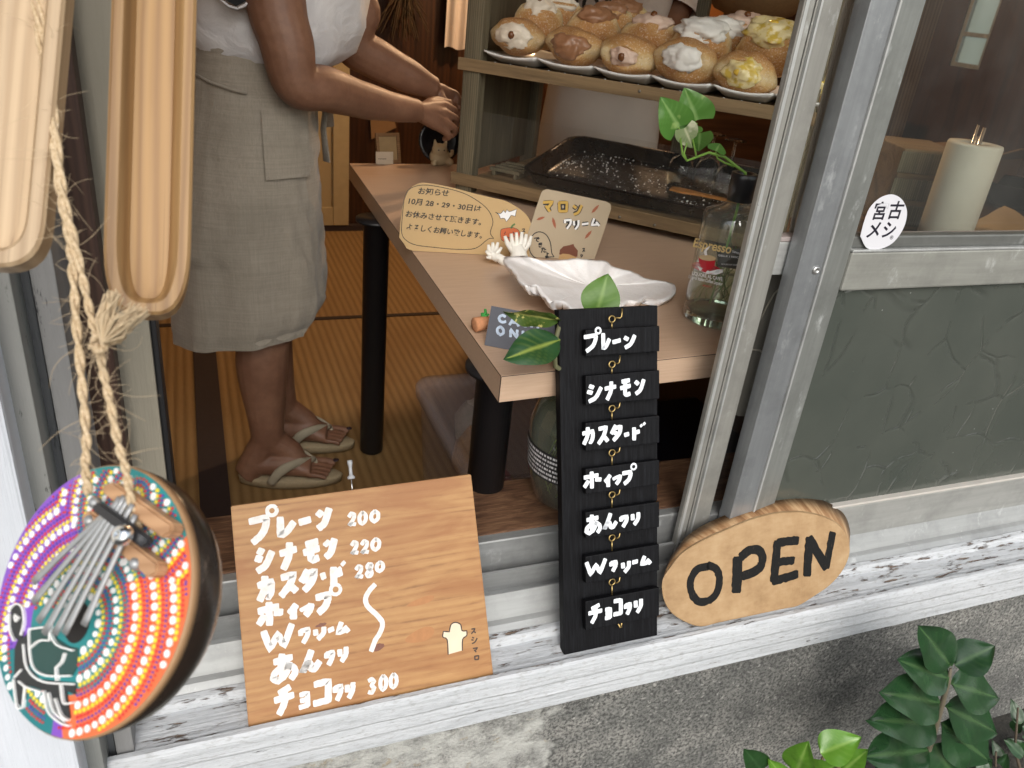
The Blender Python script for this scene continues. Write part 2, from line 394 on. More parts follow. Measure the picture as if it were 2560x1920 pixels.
# ---- sliding sashes
GL_A = glass_thin('inner pane', (.97, .98, .97), 0, 1.5, .015)
GL_B = glass_thin('outer pane', (.80, .83, .81), .0, 1.5, .055, 1.9)
def m_pattern():
    t = NT('patterned glass'); v = t.co((1, 1, .8)); v2 = t.co((1, 1, 1), (.31, 0, .17))
    dn = t.noise(v, 11, 1, .5, 0, True); add = t.n('ShaderNodeVectorMath', operation='MULTIPLY_ADD'); t.l(dn, add.inputs[0]); add.inputs[1].default_value = (.055, .0, .055); t.l(v, add.inputs[2])
    e1 = t.vor(add.outputs[0], 13, 'DISTANCE_TO_EDGE'); ln = t.ramp(e1, [(.0, 1), (.05, 0)], 'EASE')
    msk = t.ramp(t.noise(v2, 16, 2), [(.40, 0), (.56, 1)])
    ln = t.math('MULTIPLY', ln, msk)
    soft = t.ramp(e1, [(.0, 0), (.3, 1)], 'EASE')
    c = t.mix(t.math('MULTIPLY', ln, .18), t.ramp(t.noise(v, 5, 4), [(.3, (.072, .084, .072)), (.7, (.105, .114, .098))]), (.014, .016, .015))
    spk = t.ramp(t.vor(t.co(), 30), [(.03, 1), (.045, 0)])
    c = t.mix(t.math('MULTIPLY', spk, .5), c, (.55, .58, .55))
    h = t.math('SUBTRACT', t.math('MULTIPLY', soft, .35), ln)
    return t.set(c, .2, 0, t.bump(h, .30, .004), Specular_IOR_Level=.9, Transmission_Weight=.25)
PATT = m_pattern()
ZT = 1.93
sa = thing('sliding_window', 'inner aluminium window frame standing beside the glass bottle', 'window', (0, 0, 0), 'sliding window sashes')
m = MB(); m.box((.7045, .882, .366), (.7135, .893, ZT), .002); m.box((.7155, .8865, .366), (.7245, .905, ZT), .0015); m.box((.7262, .8865, .372), (.7295, .915, ZT), .001)
m.box((.7325, .8858, .372), (.7645, .915, ZT), .0015); m.build('meeting_stile', ALUW, sa)
m = MB(); m.box((.7295, .8815, .372), (.7327, .912, ZT), .001); m.build('stile_ridge', ALUL, sa); m = MB(); m.box((.7060, .8802, .366), (.7112, .8818, ZT), .0007); m.build('stile_lip', ALUL, sa)
m = MB(); m.box((.7647, .888, .857), (1.62, .912, .9065), .002); m.build('middle_rail', m_alu('cool rail', (.5, .51, .50), .45, .4, .3, 0), sa)
m = MB(); m.box((.7647, .8872, .9067), (1.62, .912, .9135), .0015); m.build('glazing_bead', plain('pinkish bead', (.36, .31, .30), .5), sa)
m = MB(); m.box((.7647, .888, .372), (1.62, .912, .432), .002); m.build('bottom_rail', ALUX, sa)
m = MB(); m.add([(.7647, .9, .9135), (1.62, .9, .9135), (1.62, .9, ZT), (.7647, .9, ZT)], [[0, 1, 2, 3]])
m.build('upper_pane', GL_A, sa)
m = MB(); m.add([(.7647, .9, .432), (1.62, .9, .432), (1.62, .9, .857), (.7647, .9, .857)], [[0, 1, 2, 3]])
m.build('lower_pane', GL_A, sa)
sb = thing('sliding_window', 'outer window frame with dark patterned lower glass and sticker', 'window', (0, 0, 0), 'sliding window sashes')
XE = 1.74
m = MB(); m.box((.7795, .855, .357), (.822, .883, ZT), .0015); m.build('meeting_stile', ALUB, sb)
m = MB(); m.box((.822, .8515, .357), (.8255, .883, ZT), .001); m.build('stile_ridge', ALUL, sb)
m = MB(); m.add([(.8255, .8535, .357), (.872, .8625, .357), (.872, .883, .357), (.8255, .883, .357), (.8255, .8535, ZT), (.872, .8625, ZT), (.872, .883, ZT), (.8255, .883, ZT)],
                [[0, 1, 5, 4], [1, 2, 6, 5], [2, 3, 7, 6], [3, 0, 4, 7], [0, 3, 2, 1], [4, 5, 6, 7]]); m.build('stile_face', m_alu('grey stile face', (.29, .30, .285), .5, .42, .4), sb)
RAILG = m_alu('dull middle rail', (.34, .34, .31), .4, .45, .5, 0)
m = MB(); m.box((.8722, .858, .840), (XE, .882, .899), .003); m.build('middle_rail', RAILG, sb)
m = MB(); m.box((.8722, .857, .8992), (XE, .882, .903), .001); m.build('rail_edge', ALUL, sb)
m = MB(); m.box((.8722, .8645, .9032), (XE, .882, .9215), .003); m.build('glazing_bead', m_alu('dark bead', (.17, .175, .165), .4, .4, .2, 0), sb)
m = MB(); m.box((.8722, .858, .357), (XE, .882, .4285), .003); m.build('bottom_rail', m_alu('lower rail', (.40, .40, .38), .4, .45, .4, 0), sb)
m = MB(); m.box((.8722, .8565, .4287), (XE, .882, .4335), .0015); m.build('rail_edge', plain('light bead', (.50, .47, .43), .5), sb)
m = MB(); m.add([(.8722, .866, .9215), (XE, .866, .9215), (XE, .866, ZT), (.8722, .866, ZT)], [[0, 1, 2, 3]]); m.build('upper_pane', GL_B, sb)
m = MB(); m.box((.8722, .868, .4335), (XE, .873, .840)); m.build('patterned_pane', PATT, sb)
def screw(p, r, parent):
    M = Matrix.Translation(p) @ Matrix.Rotation(pi/2, 4, 'X'); m = MB()
    m.lathe([(r*.98, -.002), (r, .0005), (r*.8, r*.35), (r*.45, r*.5), (r*.42, r*.3), (.0001, r*.28)], 20, M); return m.build('screw', m_alu('screw steel', (.55, .55, .54), .8, .3, 0), parent)
screw(onY(2040, 675, .8545), .0065, sb)
# ---- sliding door of the cupboard in the back
xd1 = onY(873, 300, 3.9).x
dr = thing('sliding_door', 'cream panelled sliding door in the brown back wall behind the woman', 'door', (0, 0, 0))
CREAM = plain('cream door paint', (.42, .33, .18), .6, 0, .08, 8)
m = MB(); m.box((xd1-.9, 3.905, .03), (xd1, 3.939, 2.0), .004); m.build('panel', CREAM, dr)
m = MB(); m.box((xd1-.075, 3.895, .03), (xd1, 3.9045, 2.0), .003); m.box((xd1-.9, 3.895, .03), (xd1-.83, 3.9045, 2.0), .003); m.box((xd1-.829, 3.895, .03), (xd1-.076, 3.9045, .12), .003); m.build('door_frame', plain('cream door frame', (.45, .36, .2), .6), dr)
m = MB(); m.box((xd1-1.2, 3.90, 0), (3.5, 3.938, .028)); tag(m.build('door_rail', HERI), 'dark wooden rail along the floor under the cream door', 'rail')
# ================================================================== HAND LETTERING
G = {
'フ': [[(.04,.1),(.88,.08),(.82,.42),(.62,.75),(.2,1)]], 'レ': [[(.18,.0),(.2,.94),(.55,.8),(.95,.4)]], 'ー': [[(.08,.6),(.92,.4)]],
'ン': [[(.1,.12),(.36,.3)], [(.16,.95),(.6,.72),(.93,.08)]],
'シ': [[(.18,.06),(.42,.17)], [(.05,.38),(.33,.48)], [(.15,.97),(.6,.78),(.95,.25)]],
'ナ': [[(.04,.34),(.96,.3)], [(.58,.0),(.55,.5),(.22,1)]],
'モ': [[(.18,.08),(.86,.05)], [(.04,.46),(.95,.4)], [(.48,.08),(.46,.78),(.6,.93),(.92,.88)]],
'カ': [[(.03,.32),(.88,.26),(.86,.7),(.72,.95),(.6,.9)], [(.44,.0),(.42,.5),(.12,1)]],
'ス': [[(.08,.1),(.82,.06),(.55,.55),(.04,1)], [(.55,.58),(.96,.92)]],
'タ': [[(.42,.0),(.05,.5)], [(.38,.16),(.92,.12),(.75,.6),(.25,1)], [(.35,.48),(.68,.66)]],
'ト': [[(.3,0),(.32,1)], [(.34,.42),(.9,.36)]],
'ホ': [[(.03,.28),(.8,.24)], [(.44,0),(.46,1)], [(.24,.55),(.04,.88)], [(.68,.5),(.97,.54)]],
'イ': [[(.9,.04),(.5,.3),(.08,.52)], [(.56,.36),(.58,1)]],
'ッ': [[(.08,.3),(.2,.52)], [(.38,.22),(.5,.44)], [(.92,.15),(.8,.6),(.42,1)]],
'W': [[(.0,.08),(.22,.98),(.5,.3),(.72,.95),(1,.0)]],
'ク': [[(.1,.06),(.12,.38)], [(.12,.1),(.92,.05),(.82,.5),(.4,1)]],
'リ': [[(.14,.12),(.18,.55)], [(.9,.04),(.86,.55),(.4,1)]],
'ム': [[(.4,0),(.12,.92),(.86,.8)], [(.66,.5),(.97,.98)]],
'あ': [[(.12,.22),(.8,.16)], [(.42,0),(.38,.45),(.46,.92)], [(.72,.36),(.56,.76),(.26,.97),(.06,.84),(.16,.62),(.5,.46),(.85,.54),(.95,.76),(.8,.97)]],
'ん': [[(.52,0),(.3,.5),(.03,1),(.28,.62),(.46,.6),(.54,.88),(.72,.94),(.98,.62)]],
'チ': [[(.78,.04),(.25,.2)], [(.02,.44),(.98,.38)], [(.52,.14),(.52,.6),(.24,1)]],
'ョ': [[(.12,.1),(.88,.08),(.9,.96)], [(.18,.52),(.86,.5)], [(.06,.96),(.9,.92)]],
'コ': [[(.08,.08),(.9,.06),(.88,.94)], [(.04,.92),(.9,.9)]],
'マ': [[(.03,.16),(.95,.1),(.45,.68)], [(.3,.48),(.66,.96)]], 'ロ': [[(.1,.1),(.9,.06),(.86,.94),(.14,.94),(.1,.1)]],
'で': [[(.05,.15),(.95,.08),(.55,.36),(.5,.7),(.85,1)], [(.75,.34),(.85,.46)], [(.92,.26),(1,.38)]],
'き': [[(.12,.2),(.88,.1)], [(.1,.45),(.92,.36)], [(.4,0),(.75,.64)], [(.2,.68),(.3,.94),(.78,.95)]],
'た': [[(.05,.25),(.7,.2)], [(.4,0),(.1,.95)], [(.55,.5),(.92,.45)], [(.5,.7),(.6,.92),(.97,.92)]],
'よ': [[(.5,.3),(.92,.24)], [(.5,0),(.5,.75),(.3,.95),(.08,.82),(.35,.7),(.95,.95)]],
'0': [[(.5,.02),(.12,.3),(.12,.72),(.45,.97),(.85,.75),(.88,.3),(.5,.02)]],
'2': [[(.1,.25),(.4,.02),(.8,.14),(.72,.45),(.1,.96),(.4,.84),(.95,.92)]],
'3': [[(.1,.1),(.5,.02),(.82,.2),(.45,.46),(.85,.66),(.55,.96),(.08,.88)]],
'8': [[(.8,.1),(.4,.02),(.2,.25),(.75,.62),(.7,.92),(.3,.97),(.15,.72),(.7,.35),(.8,.1)]],
'C': [[(.9,.15),(.5,.03),(.1,.4),(.2,.85),(.6,.98),(.95,.82)]], 'A': [[(.02,1),(.5,0),(.95,1)], [(.2,.64),(.78,.62)]],
'S': [[(.88,.12),(.5,.02),(.15,.22),(.8,.68),(.6,.96),(.1,.88)]], 'H': [[(.1,0),(.1,1)], [(.9,0),(.9,1)], [(.1,.5),(.9,.5)]],
'N': [[(.08,1),(.1,0),(.88,1),(.92,0)]], 'L': [[(.12,0),(.1,.95),(.9,.95)]], 'Y': [[(.05,0),(.5,.5)], [(.95,0),(.45,1)]],
'O': [[(.5,.02),(.1,.3),(.1,.72),(.5,.98),(.9,.72),(.9,.3),(.5,.02)]], 'P': [[(.15,1),(.15,.02),(.8,.1),(.85,.4),(.2,.56)]], 'E': [[(.9,.03),(.1,.03),(.1,.97),(.95,.97)], [(.1,.5),(.8,.48)]],
'T': [[(.02,.04),(.98,.04)], [(.5,.04),(.5,1)]],
}
def smooth_line(p, n=5, corner=.35):
    p = [Vector(q) for q in p]; out = []
    for i in range(len(p)-1):
        a, b = p[i], p[i+1]
        def tan(k):
            if k <= 0 or k >= len(p)-1: return None
            u, v = p[k]-p[k-1], p[k+1]-p[k]
            if u.length < 1e-9 or v.length < 1e-9 or u.normalized().dot(v.normalized()) < corner: return None
            return (p[k+1]-p[k-1])*.5
        t0 = tan(i) or (b-a); t1 = tan(i+1) or (b-a); L = (b-a).length
        for j in range(n):
            t = j/n; h = (2*t**3-3*t*t+1, t**3-2*t*t+t, -2*t**3+3*t*t, t**3-t*t)
            out.append(a*h[0]+t0*h[1]+b*h[2]+t1*h[3])
    out.append(p[-1]); return out
class Brush:
    """paint strokes lying on a frame's z=0 plane as thin raised ribbons"""
    def __init__(s, h=.0004, rough=.12, seed=0): s.mb = MB(); s.k = 0; s.h = h; s.rough = rough; s.seed = seed
    def stroke(s, pts, w, taper=.0, cap=True, sm=5):
        pts = smooth_line(pts, sm) if sm > 1 else [Vector(q) for q in pts]
        q = [pts[0]]
        for p in pts[1:]:
            if (p-q[-1]).length > w*.12: q.append(p)
        if len(q) < 2: q.append(pts[-1]+Vector((w*.05, 0)))
        s.k += 1; z = s.h*(1+.06*(s.k % 9)); n = len(q); L = []; R = []
        d0 = (q[1]-q[0]).normalized(); d1 = (q[-1]-q[-2]).normalized()
        def wob(i, sd): return 1 + s.rough*(nz(i*.9+s.k*3.1, sd*7+s.seed)+.6*nz(i*2.9+s.k*5, sd*9+s.seed))
        for i in range(n):
            d = ((q[min(i+1, n-1)]-q[max(i-1, 0)])).normalized(); nn = Vector((-d.y, d.x))
            ww = w/2*(1-taper*i/(n-1))
            L.append(q[i]+nn*ww*wob(i, 0)); R.append(q[i]-nn*ww*wob(i, 1))
        loop = L[:]
        if cap:
            e = w/2*(1-taper)
            loop += [q[-1]+d1*e*.42*wob(n, 2)+Vector((-d1.y, d1.x))*e*.78, q[-1]+d1*e*.30*wob(n, 5)-Vector((-d1.y, d1.x))*e*.74]
        loop += R[::-1]
        if cap: loop += [q[0]-d0*w*.20-Vector((-d0.y, d0.x))*w*.38, q[0]-d0*w*.17*wob(0, 3)+Vector((-d0.y, d0.x))*w*.38]
        # ribbon quads + caps (raised), skirt down to the board
        vs = [Vector((p.x, p.y, z)) for p in loop]; m = len(loop); fs = []
        for i in range(n-1): fs.append([i, i+1, m-(2 if cap else 0)-2-i if False else None, None])
        fs = []
        off = n + (2 if cap else 0)
        Ri = [off+n-1-i for i in range(n)]
        for i in range(n-1): fs.append([i, Ri[i], Ri[i+1], i+1])
        if cap:
            fs.append([n-1, Ri[n-1], n+1, n]); fs.append([0, m-1, m-2, Ri[0]])
        k0 = m; vs += [Vector((p.x, p.y, -.0003)) for p in loop]
        for i in range(m): fs.append([i, (i+1) % m, k0+(i+1) % m, k0+i])
        s.mb.add(vs, fs); return s
    def ring(s, c, r, w, sq=1.0): return s.stroke([(c[0]+r*cos(a)*sq, c[1]+r*sin(a)) for a in [2*pi*i/10+.4 for i in range(11)]], w, 0, False, 3)
    def glyph(s, ch, tl, tr, bl, w, taper=.0):
        for st in G[ch]: s.stroke([tl+(tr-tl)*x+(bl-tl)*y for x, y in st], w, taper)
        return s
    def poly(s, pts):
        s.k += 1; z = s.h*(.5+.05*(s.k % 9)); n = len(pts)
        s.mb.add([Vector((p[0], p[1], z)) for p in pts]+[Vector((p[0], p[1], -.0003)) for p in pts], [list(range(n))]+[[i, (i+1) % n, n+(i+1) % n, n+i] for i in range(n)]); return s
    def dot(s, c, r, n=10, sq=1, ang=0):
        return s.poly([(c[0]+r*cos(2*pi*i/n+ang)*(1 if True else 1), c[1]+r*sq*sin(2*pi*i/n+ang)) for i in range(n)])
    def out(s, name, mat, parent): return s.mb.build(name, mat, parent)
def place_text(B, F, items, cv, w, slope=0.0, taper=0):
    """items: (glyph, x0,y0,x1,y1) in a zoomed crop; cv converts crop -> photo px"""
    for it in items:
        ch, x0, y0, x1, y1 = it[:5]; ww = it[5] if len(it) > 5 else w
        x0, x1 = x0, x1; dx = x1-x0
        c = lambda x, y: toL(F, *cv(x, y))
        m = pxm(F, *cv(x0, y0))*abs(cv(1, 0)[0]-cv(0, 0)[0])
        ip = ww*.38
        tl, tr, bl = c(x0+ip, y0+ip+slope*dx*.5), c(x1-ip, y0+ip-slope*dx*.5), c(x0+ip, y1-ip+slope*dx*.5)
        if ch == 'ring': B.ring(c((x0+x1)/2, (y0+y1)/2), dx/2*m, ww*m)
        elif ch == 'dots':
            for a, b in it[6]: B.stroke([c(*a), c(*b)], ww*m*1.15)
        else: B.glyph(ch, tl, tr, bl, ww*m*1.15, taper)
def text_mesh(txt, size, M, mat, parent, name='lettering', bold=0, shear=0, align='CENTER', h=.0002, sx=1.0):
    cu = bpy.data.curves.new('tmp', 'FONT'); cu.body = txt; cu.size = size; cu.align_x = align; cu.align_y = 'CENTER'; cu.offset = bold; cu.shear = shear; cu.extrude = h
    o = bpy.data.objects.new('tmp', cu); COL.objects.link(o); bpy.context.view_layer.update()
    me = bpy.data.meshes.new_from_object(o.evaluated_get(bpy.context.evaluated_depsgraph_get()))
    bpy.data.objects.remove(o); bpy.data.curves.remove(cu)
    me.transform(M @ Matrix.Diagonal((sx, 1, 1, 1))); me.materials.clear(); me.materials.append(mat); me.name = name
    for p in me.polygons: p.material_index = 0
    r = bpy.data.objects.new(name, me); COL.objects.link(r); r.parent = parent; return r
def m_paint(name, col, under, amt=.5):
    t = NT(name); v = t.co(); f = t.math('ADD', t.math('MULTIPLY', t.noise(t.co((1, 2, 1)), 60, 4, .6), .6), t.math('MULTIPLY', t.noise(t.co((1, .3, 1), rot=(0, 0, .5)), 380, 3, .6), .4))
    c = t.mix(t.ramp(f, [(.40, 0), (.68, amt)]), col, under)
    return t.set(c, .5, 0, t.bump(t.noise(v, 260, 4), .3, .0006))

# ================================================================== PRICE BOARD
LEAN = radians(30)
def lean_frame(o, lean, x=(1, 0, 0)):
    x = Vector(x).normalized(); hz = Vector((-x.y, x.x, 0))
    return frame(o, x, Vector((0, 0, 1))*cos(lean)+hz*sin(lean))
Fp = lean_frame((0, .7655, .3085), LEAN)                           # z axis of the frame faces the street
tl, tr, bl, br = [toL(Fp, *p) for p in ((577, 1266), (1178, 1186), (622, 1824), (1234, 1690))]
xo = (tl+tr+bl+br)/4
def m_pine():
    t = NT('planed pine'); v = t.co((.10, 1, 1)); v0 = t.co()
    dn = t.noise(t.co((1.6, 3.5, 1)), 2.2, 2, .5, 0.2)
    sp = t.sep(v0)
    yy = t.math('ADD', sp[1], t.math('MULTIPLY', dn, .035))
    cmb = t.n('ShaderNodeCombineXYZ'); t.l(yy, cmb.inputs[1]); t.l(t.math('MULTIPLY', sp[0], .02), cmb.inputs[0])
    # the figure opens towards the lower right, straight and tight at the top
    mp = t.n('ShaderNodeMapping'); t.l(cmb.outputs[0], mp.inputs[0]); mp.inputs['Scale'].default_value = (20, 1, 1)
    rings = t.math('ADD', t.math('MULTIPLY', t.noise(mp.outputs[0], 75, 3, .6), .65), t.math('MULTIPLY', t.wave(cmb.outputs[0], 30, 2.5, 3, 2, 'Y'), .3))
    fine = t.noise(t.co((6, 260, 1)), 1, 5, .6)
    f = t.math('ADD', t.math('MULTIPLY', rings, .55), t.math('MULTIPLY', fine, .45))
    c = t.ramp(f, [(.28, (.22, .10, .032)), (.42, (.35, .175, .06)), (.75, (.43, .24, .09))])
    big = t.noise(t.co((1.6, 7, 1)), 4, 5, .6, .8)
    c = t.mix(t.ramp(big, [(.34, .75), (.56, 0)]), c, (.27, .105, .03))
    pale = t.ramp(t.noise(v0, 60, 6, .75), [(.68, 0), (.76, .5)])
    c = t.mix(pale, c, (.66, .47, .26))
    return t.set(c, .5, 0, t.bump(f, .25, .0012))
KNOT = plain('knot wood', (.16, .055, .03), .5, 0, .35, 300)
pb = thing('price_board', 'tilted pine board hand-lettered in white with donut prices 200 to 300', 'price board', Fp)
m = MB(); bl.y = min(bl.y, .002); br.y = min(br.y, .002); bd = [(bl.x, bl.y), (br.x, br.y), (tr.x, tr.y), (tl.x, tl.y)]
bmx = bmesh.new(); vs = [bmx.verts.new((p[0], p[1], 0)) for p in bd]+[bmx.verts.new((p[0], p[1], -.014)) for p in bd]
for f in ((0, 1, 2, 3), (7, 6, 5, 4), (0, 4, 5, 1), (1, 5, 6, 2), (2, 6, 7, 3), (3, 7, 4, 0)): bmx.faces.new([vs[i] for i in f])
bmesh.ops.recalc_face_normals(bmx, faces=bmx.faces); bmesh.ops.bevel(bmx, geom=bmx.edges[:], offset=.0012, segments=2, affect='EDGES')
m.bm(bmx); m.build('board', m_pine(), pb)
WHITE_P = m_paint('chalky white paint', (.70, .70, .70), (.54, .44, .34), .5)
B = Brush(.0005, .16, 1); cv = lambda x, y: (560+x/2.37, 1150+y/2.37)
place_text(B, Fp, [('フ',135,325,282,495),('ring',256,268,312,332,24),('レ',300,322,432,462),('ー',430,338,528,384),('ン',535,275,642,418),
 ('シ',172,508,302,668),('ナ',318,482,442,652),('モ',458,470,578,618),('ン',583,455,672,588),
 ('カ',188,678,305,838),('ス',322,662,445,808),('タ',443,640,558,780),('ー',563,668,616,704),('ト',612,622,716,752),
 ('ホ',188,832,362,988),('イ',372,848,444,952),('ッ',448,838,534,930),('フ',532,782,642,912),('ring',632,738,690,796,22)], cv, 38, .17)
place_text(B, Fp, [('W',222,978,414,1130),('あ',268,1138,442,1322),('ん',448,1118,580,1264),('チ',288,1332,424,1512),('コ',518,1296,642,1458)], cv, 36, .17)
place_text(B, Fp, [('ョ',435,1368,512,1474),('ク',438,992,514,1090),('リ',522,986,608,1068),('ー',608,986,660,1024),('ム',655,952,748,1034),
 ('ク',593,1128,658,1220),('リ',668,1102,738,1200),('ク',643,1328,708,1430),('リ',713,1312,778,1416)], cv, 27, .17)
for a, b in (((672, 655), (690, 638)), ((698, 622), (714, 604))): B.stroke([toL(Fp, *cv(*a)), toL(Fp, *cv(*b))], 24*pxm(Fp, 800, 1400)/2.37)
place_text(B, Fp, [('2',728,306,788,398),('0',790,300,852,388),('0',860,293,926,374),('2',744,475,802,566),('2',803,470,864,562),('0',866,458,932,542),
 ('2',770,618,830,708),('8',832,606,892,698),('0',893,596,954,668),('3',845,1288,905,1390),('0',915,1268,972,1372),('0',975,1258,1034,1358)], cv, 21, .12)
B.stroke([toL(Fp, *cv(*p)) for p in ((893,738),(858,778),(838,822),(852,868),(905,918),(938,965),(926,1018),(895,1070),(872,1130))], 30*pxm(Fp, 900, 1500)/2.37)
B.out('lettering', WHITE_P, pb)
INK = plain('brown black ink', (.05, .028, .02), .6)
B = Brush(.0003, .2, 5)
hat = [(1328,1152),(1322,1065),(1296,1048),(1300,1015),(1335,1018),(1345,975),(1372,962),(1402,975),(1410,1010),(1438,1012),(1438,1040),(1414,1062),(1412,1128)]
place_text(B, Fp, [('ス',1462,995,1494,1030),('シ',1462,1045,1504,1090),('マ',1472,1108,1506,1142),('ロ',1480,1156,1514,1186)], cv, 7, .1)
B.stroke([toL(Fp, *cv(*p)) for p in hat], 7*pxm(Fp, 1130, 1600)/2.37, 0, True, 3)
B.out('ink_drawing', INK, pb)
B = Brush(.0003); B.poly([toL(Fp, *cv(*p)) for p in hat]); B.out('hat_drawing', plain('cream paint', (.66, .56, .42), .6), pb)
# knot and grain eyes
B = Brush(.00012, .3)
for c, r, q, a in (((905,1112), 34, .45, .1), ((575,978), 24, .35, .1)):
    p = toL(Fp, *cv(*c)); k = r*1.35*pxm(Fp, 900, 1600)/2.37
    B = Brush(.00012, .3); B.poly([(p.x+k*(1+.35*nz(i*1.3, r))*cos(2*pi*i/22), p.y+k*q*(1+.5*nz(i*1.9, r+4))*sin(2*pi*i/22)+.12*k*cos(2*pi*i/22)) for i in range(22)]); B.out('knot', KNOT, pb)
B = Brush(.0001, .2)
for c, r, q in (((1165,838), 85, .24), ((1160,1040), 90, .42)):
    p = toL(Fp, *cv(*c)); k = r*pxm(Fp, 1050, 1550)/2.37
    B = Brush(.0001, .2); B.poly([(p.x+k*cos(2*pi*i/24), p.y+k*q*sin(2*pi*i/24)*(1+.3*cos(2*pi*i/24))+.14*k*cos(2*pi*i/24)) for i in range(24)]); B.out('grain_eye', plain('red grain', (.36, .155, .05), .5, 0, .2, 120), pb)
# push pin
pp = onP(882, 1222, Fp.translation, Fp.col[2].to_3d()) - Fp.col[2].to_3d()*.006
up = (onP(874, 1150, pp, Fp.col[2].to_3d())-pp); Mp = frame(pp, up.cross(Vector((0, 1, 0))), up.cross(up.cross(Vector((0, 1, 0))))); Mp = Matrix.Translation(pp) @ up.to_track_quat('Z', 'Y').to_matrix().to_4x4()
L = up.length; pn = thing('push_pin', 'clear push pin stuck into the top edge of the pine price board', 'push pin', Mp)
m = MB(); m.lathe([(.0001, L*.34), (.0052, L*.34), (.0055, L*.41), (.0028, L*.47), (.0023, L*.72), (.0032, L*.84), (.0036, L*.86), (.0036, L*.99), (.0001, L)], 18)
CLEARP = plain('clear plastic', (.75, .77, .80), .12, 0, .02, 30, Transmission_Weight=.55, IOR=1.3); m.build('head', CLEARP, pn)
m = MB(); m.tube([(0, 0, -.012), (0, 0, L*.36)], .0008, 8); m.build('needle', plain('pin steel', (.6, .6, .6), .25, .9), pn)

# ================================================================== BLACK MENU BOARD
Fb = lean_frame((0, .772, .3085), radians(20))
q = [toL(Fb, *p) for p in ((1396, 775), (1642, 764), (1412, 1648), (1645, 1604))]
x0, x1 = (q[0].x+q[2].x)/2, (q[1].x+q[3].x)/2; y1 = (q[0].y+q[1].y)/2
def m_black():
    t = NT('black stained wood'); v = t.co((1, .05, 1)); f = t.noise(v, 320, 5, .65); g = t.noise(t.co((6, 1, 1)), 30, 5)
    c = t.mix(t.ramp(f, [(.45, 0), (.75, .8)]), (.003, .003, .004), (.013, .014, .017))
    return t.set(c, t.ramp(g, [(.3, .5), (.7, .7)]), 0, t.bump(f, .45, .0012), Specular_IOR_Level=.16)
BLK = m_black()
bb = thing('menu_board', 'tall narrow black wooden board hung with seven small black menu plates', 'menu board', Fb)
m = MB(); m.box((x0, -.001, -.016), (x1, y1, 0), .0012); m.build('board', BLK, bb)
BRASS = plain('brass wire', (.42, .30, .12), .32, .9, .2, 80)
cb = lambda x, y: (1340+x/1.803, 740+y/1.803)
tops = [(150, 268), (355, 487), (565, 690), (770, 882), (963, 1080), (1160, 1280), (1360, 1490)]
ringy = [105, 310, 510, 710, 900, 1095, 1295, 1480]
rows = [
 [('フ',210,168,284,252),('ring',268,143,292,169,9),('レ',290,163,338,246),('ー',338,190,388,218),('ン',388,172,454,238)],
 [('シ',224,393,302,480),('ナ',304,383,366,470),('モ',374,372,432,458),('ン',438,370,494,447)],
 [('カ',204,588,268,670),('ス',275,583,330,668),('タ',332,578,392,654),('ー',392,612,424,636),('ト',424,588,474,652),('dots',470,570,492,590,10,[((471,588),(477,581)),((484,579),(491,572))])],
 [('ホ',210,788,300,870),('イ',304,803,342,864),('ッ',343,798,388,852),('フ',384,785,438,850),('ring',428,757,452,781,8)],
 [('あ',216,982,298,1076),('ん',300,976,368,1054),('ク',374,988,418,1044),('リ',424,972,470,1034)],
 [('W',222,1186,318,1260),('ク',330,1192,368,1244),('リ',380,1192,428,1248),('ー',428,1188,464,1208),('ム',464,1168,522,1214)],
 [('チ',232,1386,302,1476),('ョ',306,1402,342,1458),('コ',344,1362,392,1444),('ク',396,1382,432,1438),('リ',438,1362,482,1430)]]
WHITE_C = m_paint('white marker', (.80, .83, .86), (.55, .60, .68), .6)
names = ['reading プレーン, topmost of the seven', 'reading シナモン, second from the top', 'reading カスタード, third from the top', 'reading ホイップ, in the middle of the seven', 'reading あんクリ, third from the bottom', 'reading Wクリーム, second from the bottom', 'reading チョコクリ, lowest of the seven']
TH = .011
for k in range(7):
    a = toL(Fb, *cb(203, tops[k][0])); b = toL(Fb, *cb(533, tops[k][0]-18)); c = toL(Fb, *cb(207, tops[k][1]))
    F2 = Fb @ Matrix.Translation((0, 0, .004)) @ Matrix(((1, 0, 0, (a.x+b.x)/2), (0, 1, 0, a.y), (0, 0, 1, 0), (0, 0, 0, 1)))
    wd = (b.x-a.x); hh = a.y-c.y
    t = thing('menu_plate', 'small black plate '+names[k]+' on the black board', 'menu plate', F2, 'menu plates on the black board')
    m = MB(); m.box((-wd/2, -hh, 0), (wd/2, 0, TH), .0014); m.build('plate', BLK, t)
    Ft = F2 @ Matrix.Translation((0, 0, TH)); Bk = Brush(.0003, .1, k)
    sc = pxm(Ft, 1500, 1000)/1.803
    place_text(Bk, Ft, [r for r in rows[k]], cb, 16, .12)
    o = Bk.out('lettering', WHITE_C, t); o.data.transform(Matrix.Translation((0, 0, TH)))
    # eye ring screwed into the plate's top edge
    rc = toL(Ft, *cb(350, ringy[k])); rr = 15*sc; m = MB(); pts = [(rc.x+rr*cos(s), rc.y+rr*.92*sin(s), TH*.5+.0016*s/6) for s in [-pi/2+2*pi*i/16*.98 for i in range(17)]]
    m.tube(pts, .0011, 8); m.tube([(rc.x, rc.y-rr*.9, TH*.5), (rc.x, -.002, TH*.5)], .0011, 8); m.build('eye_ring', BRASS, t)
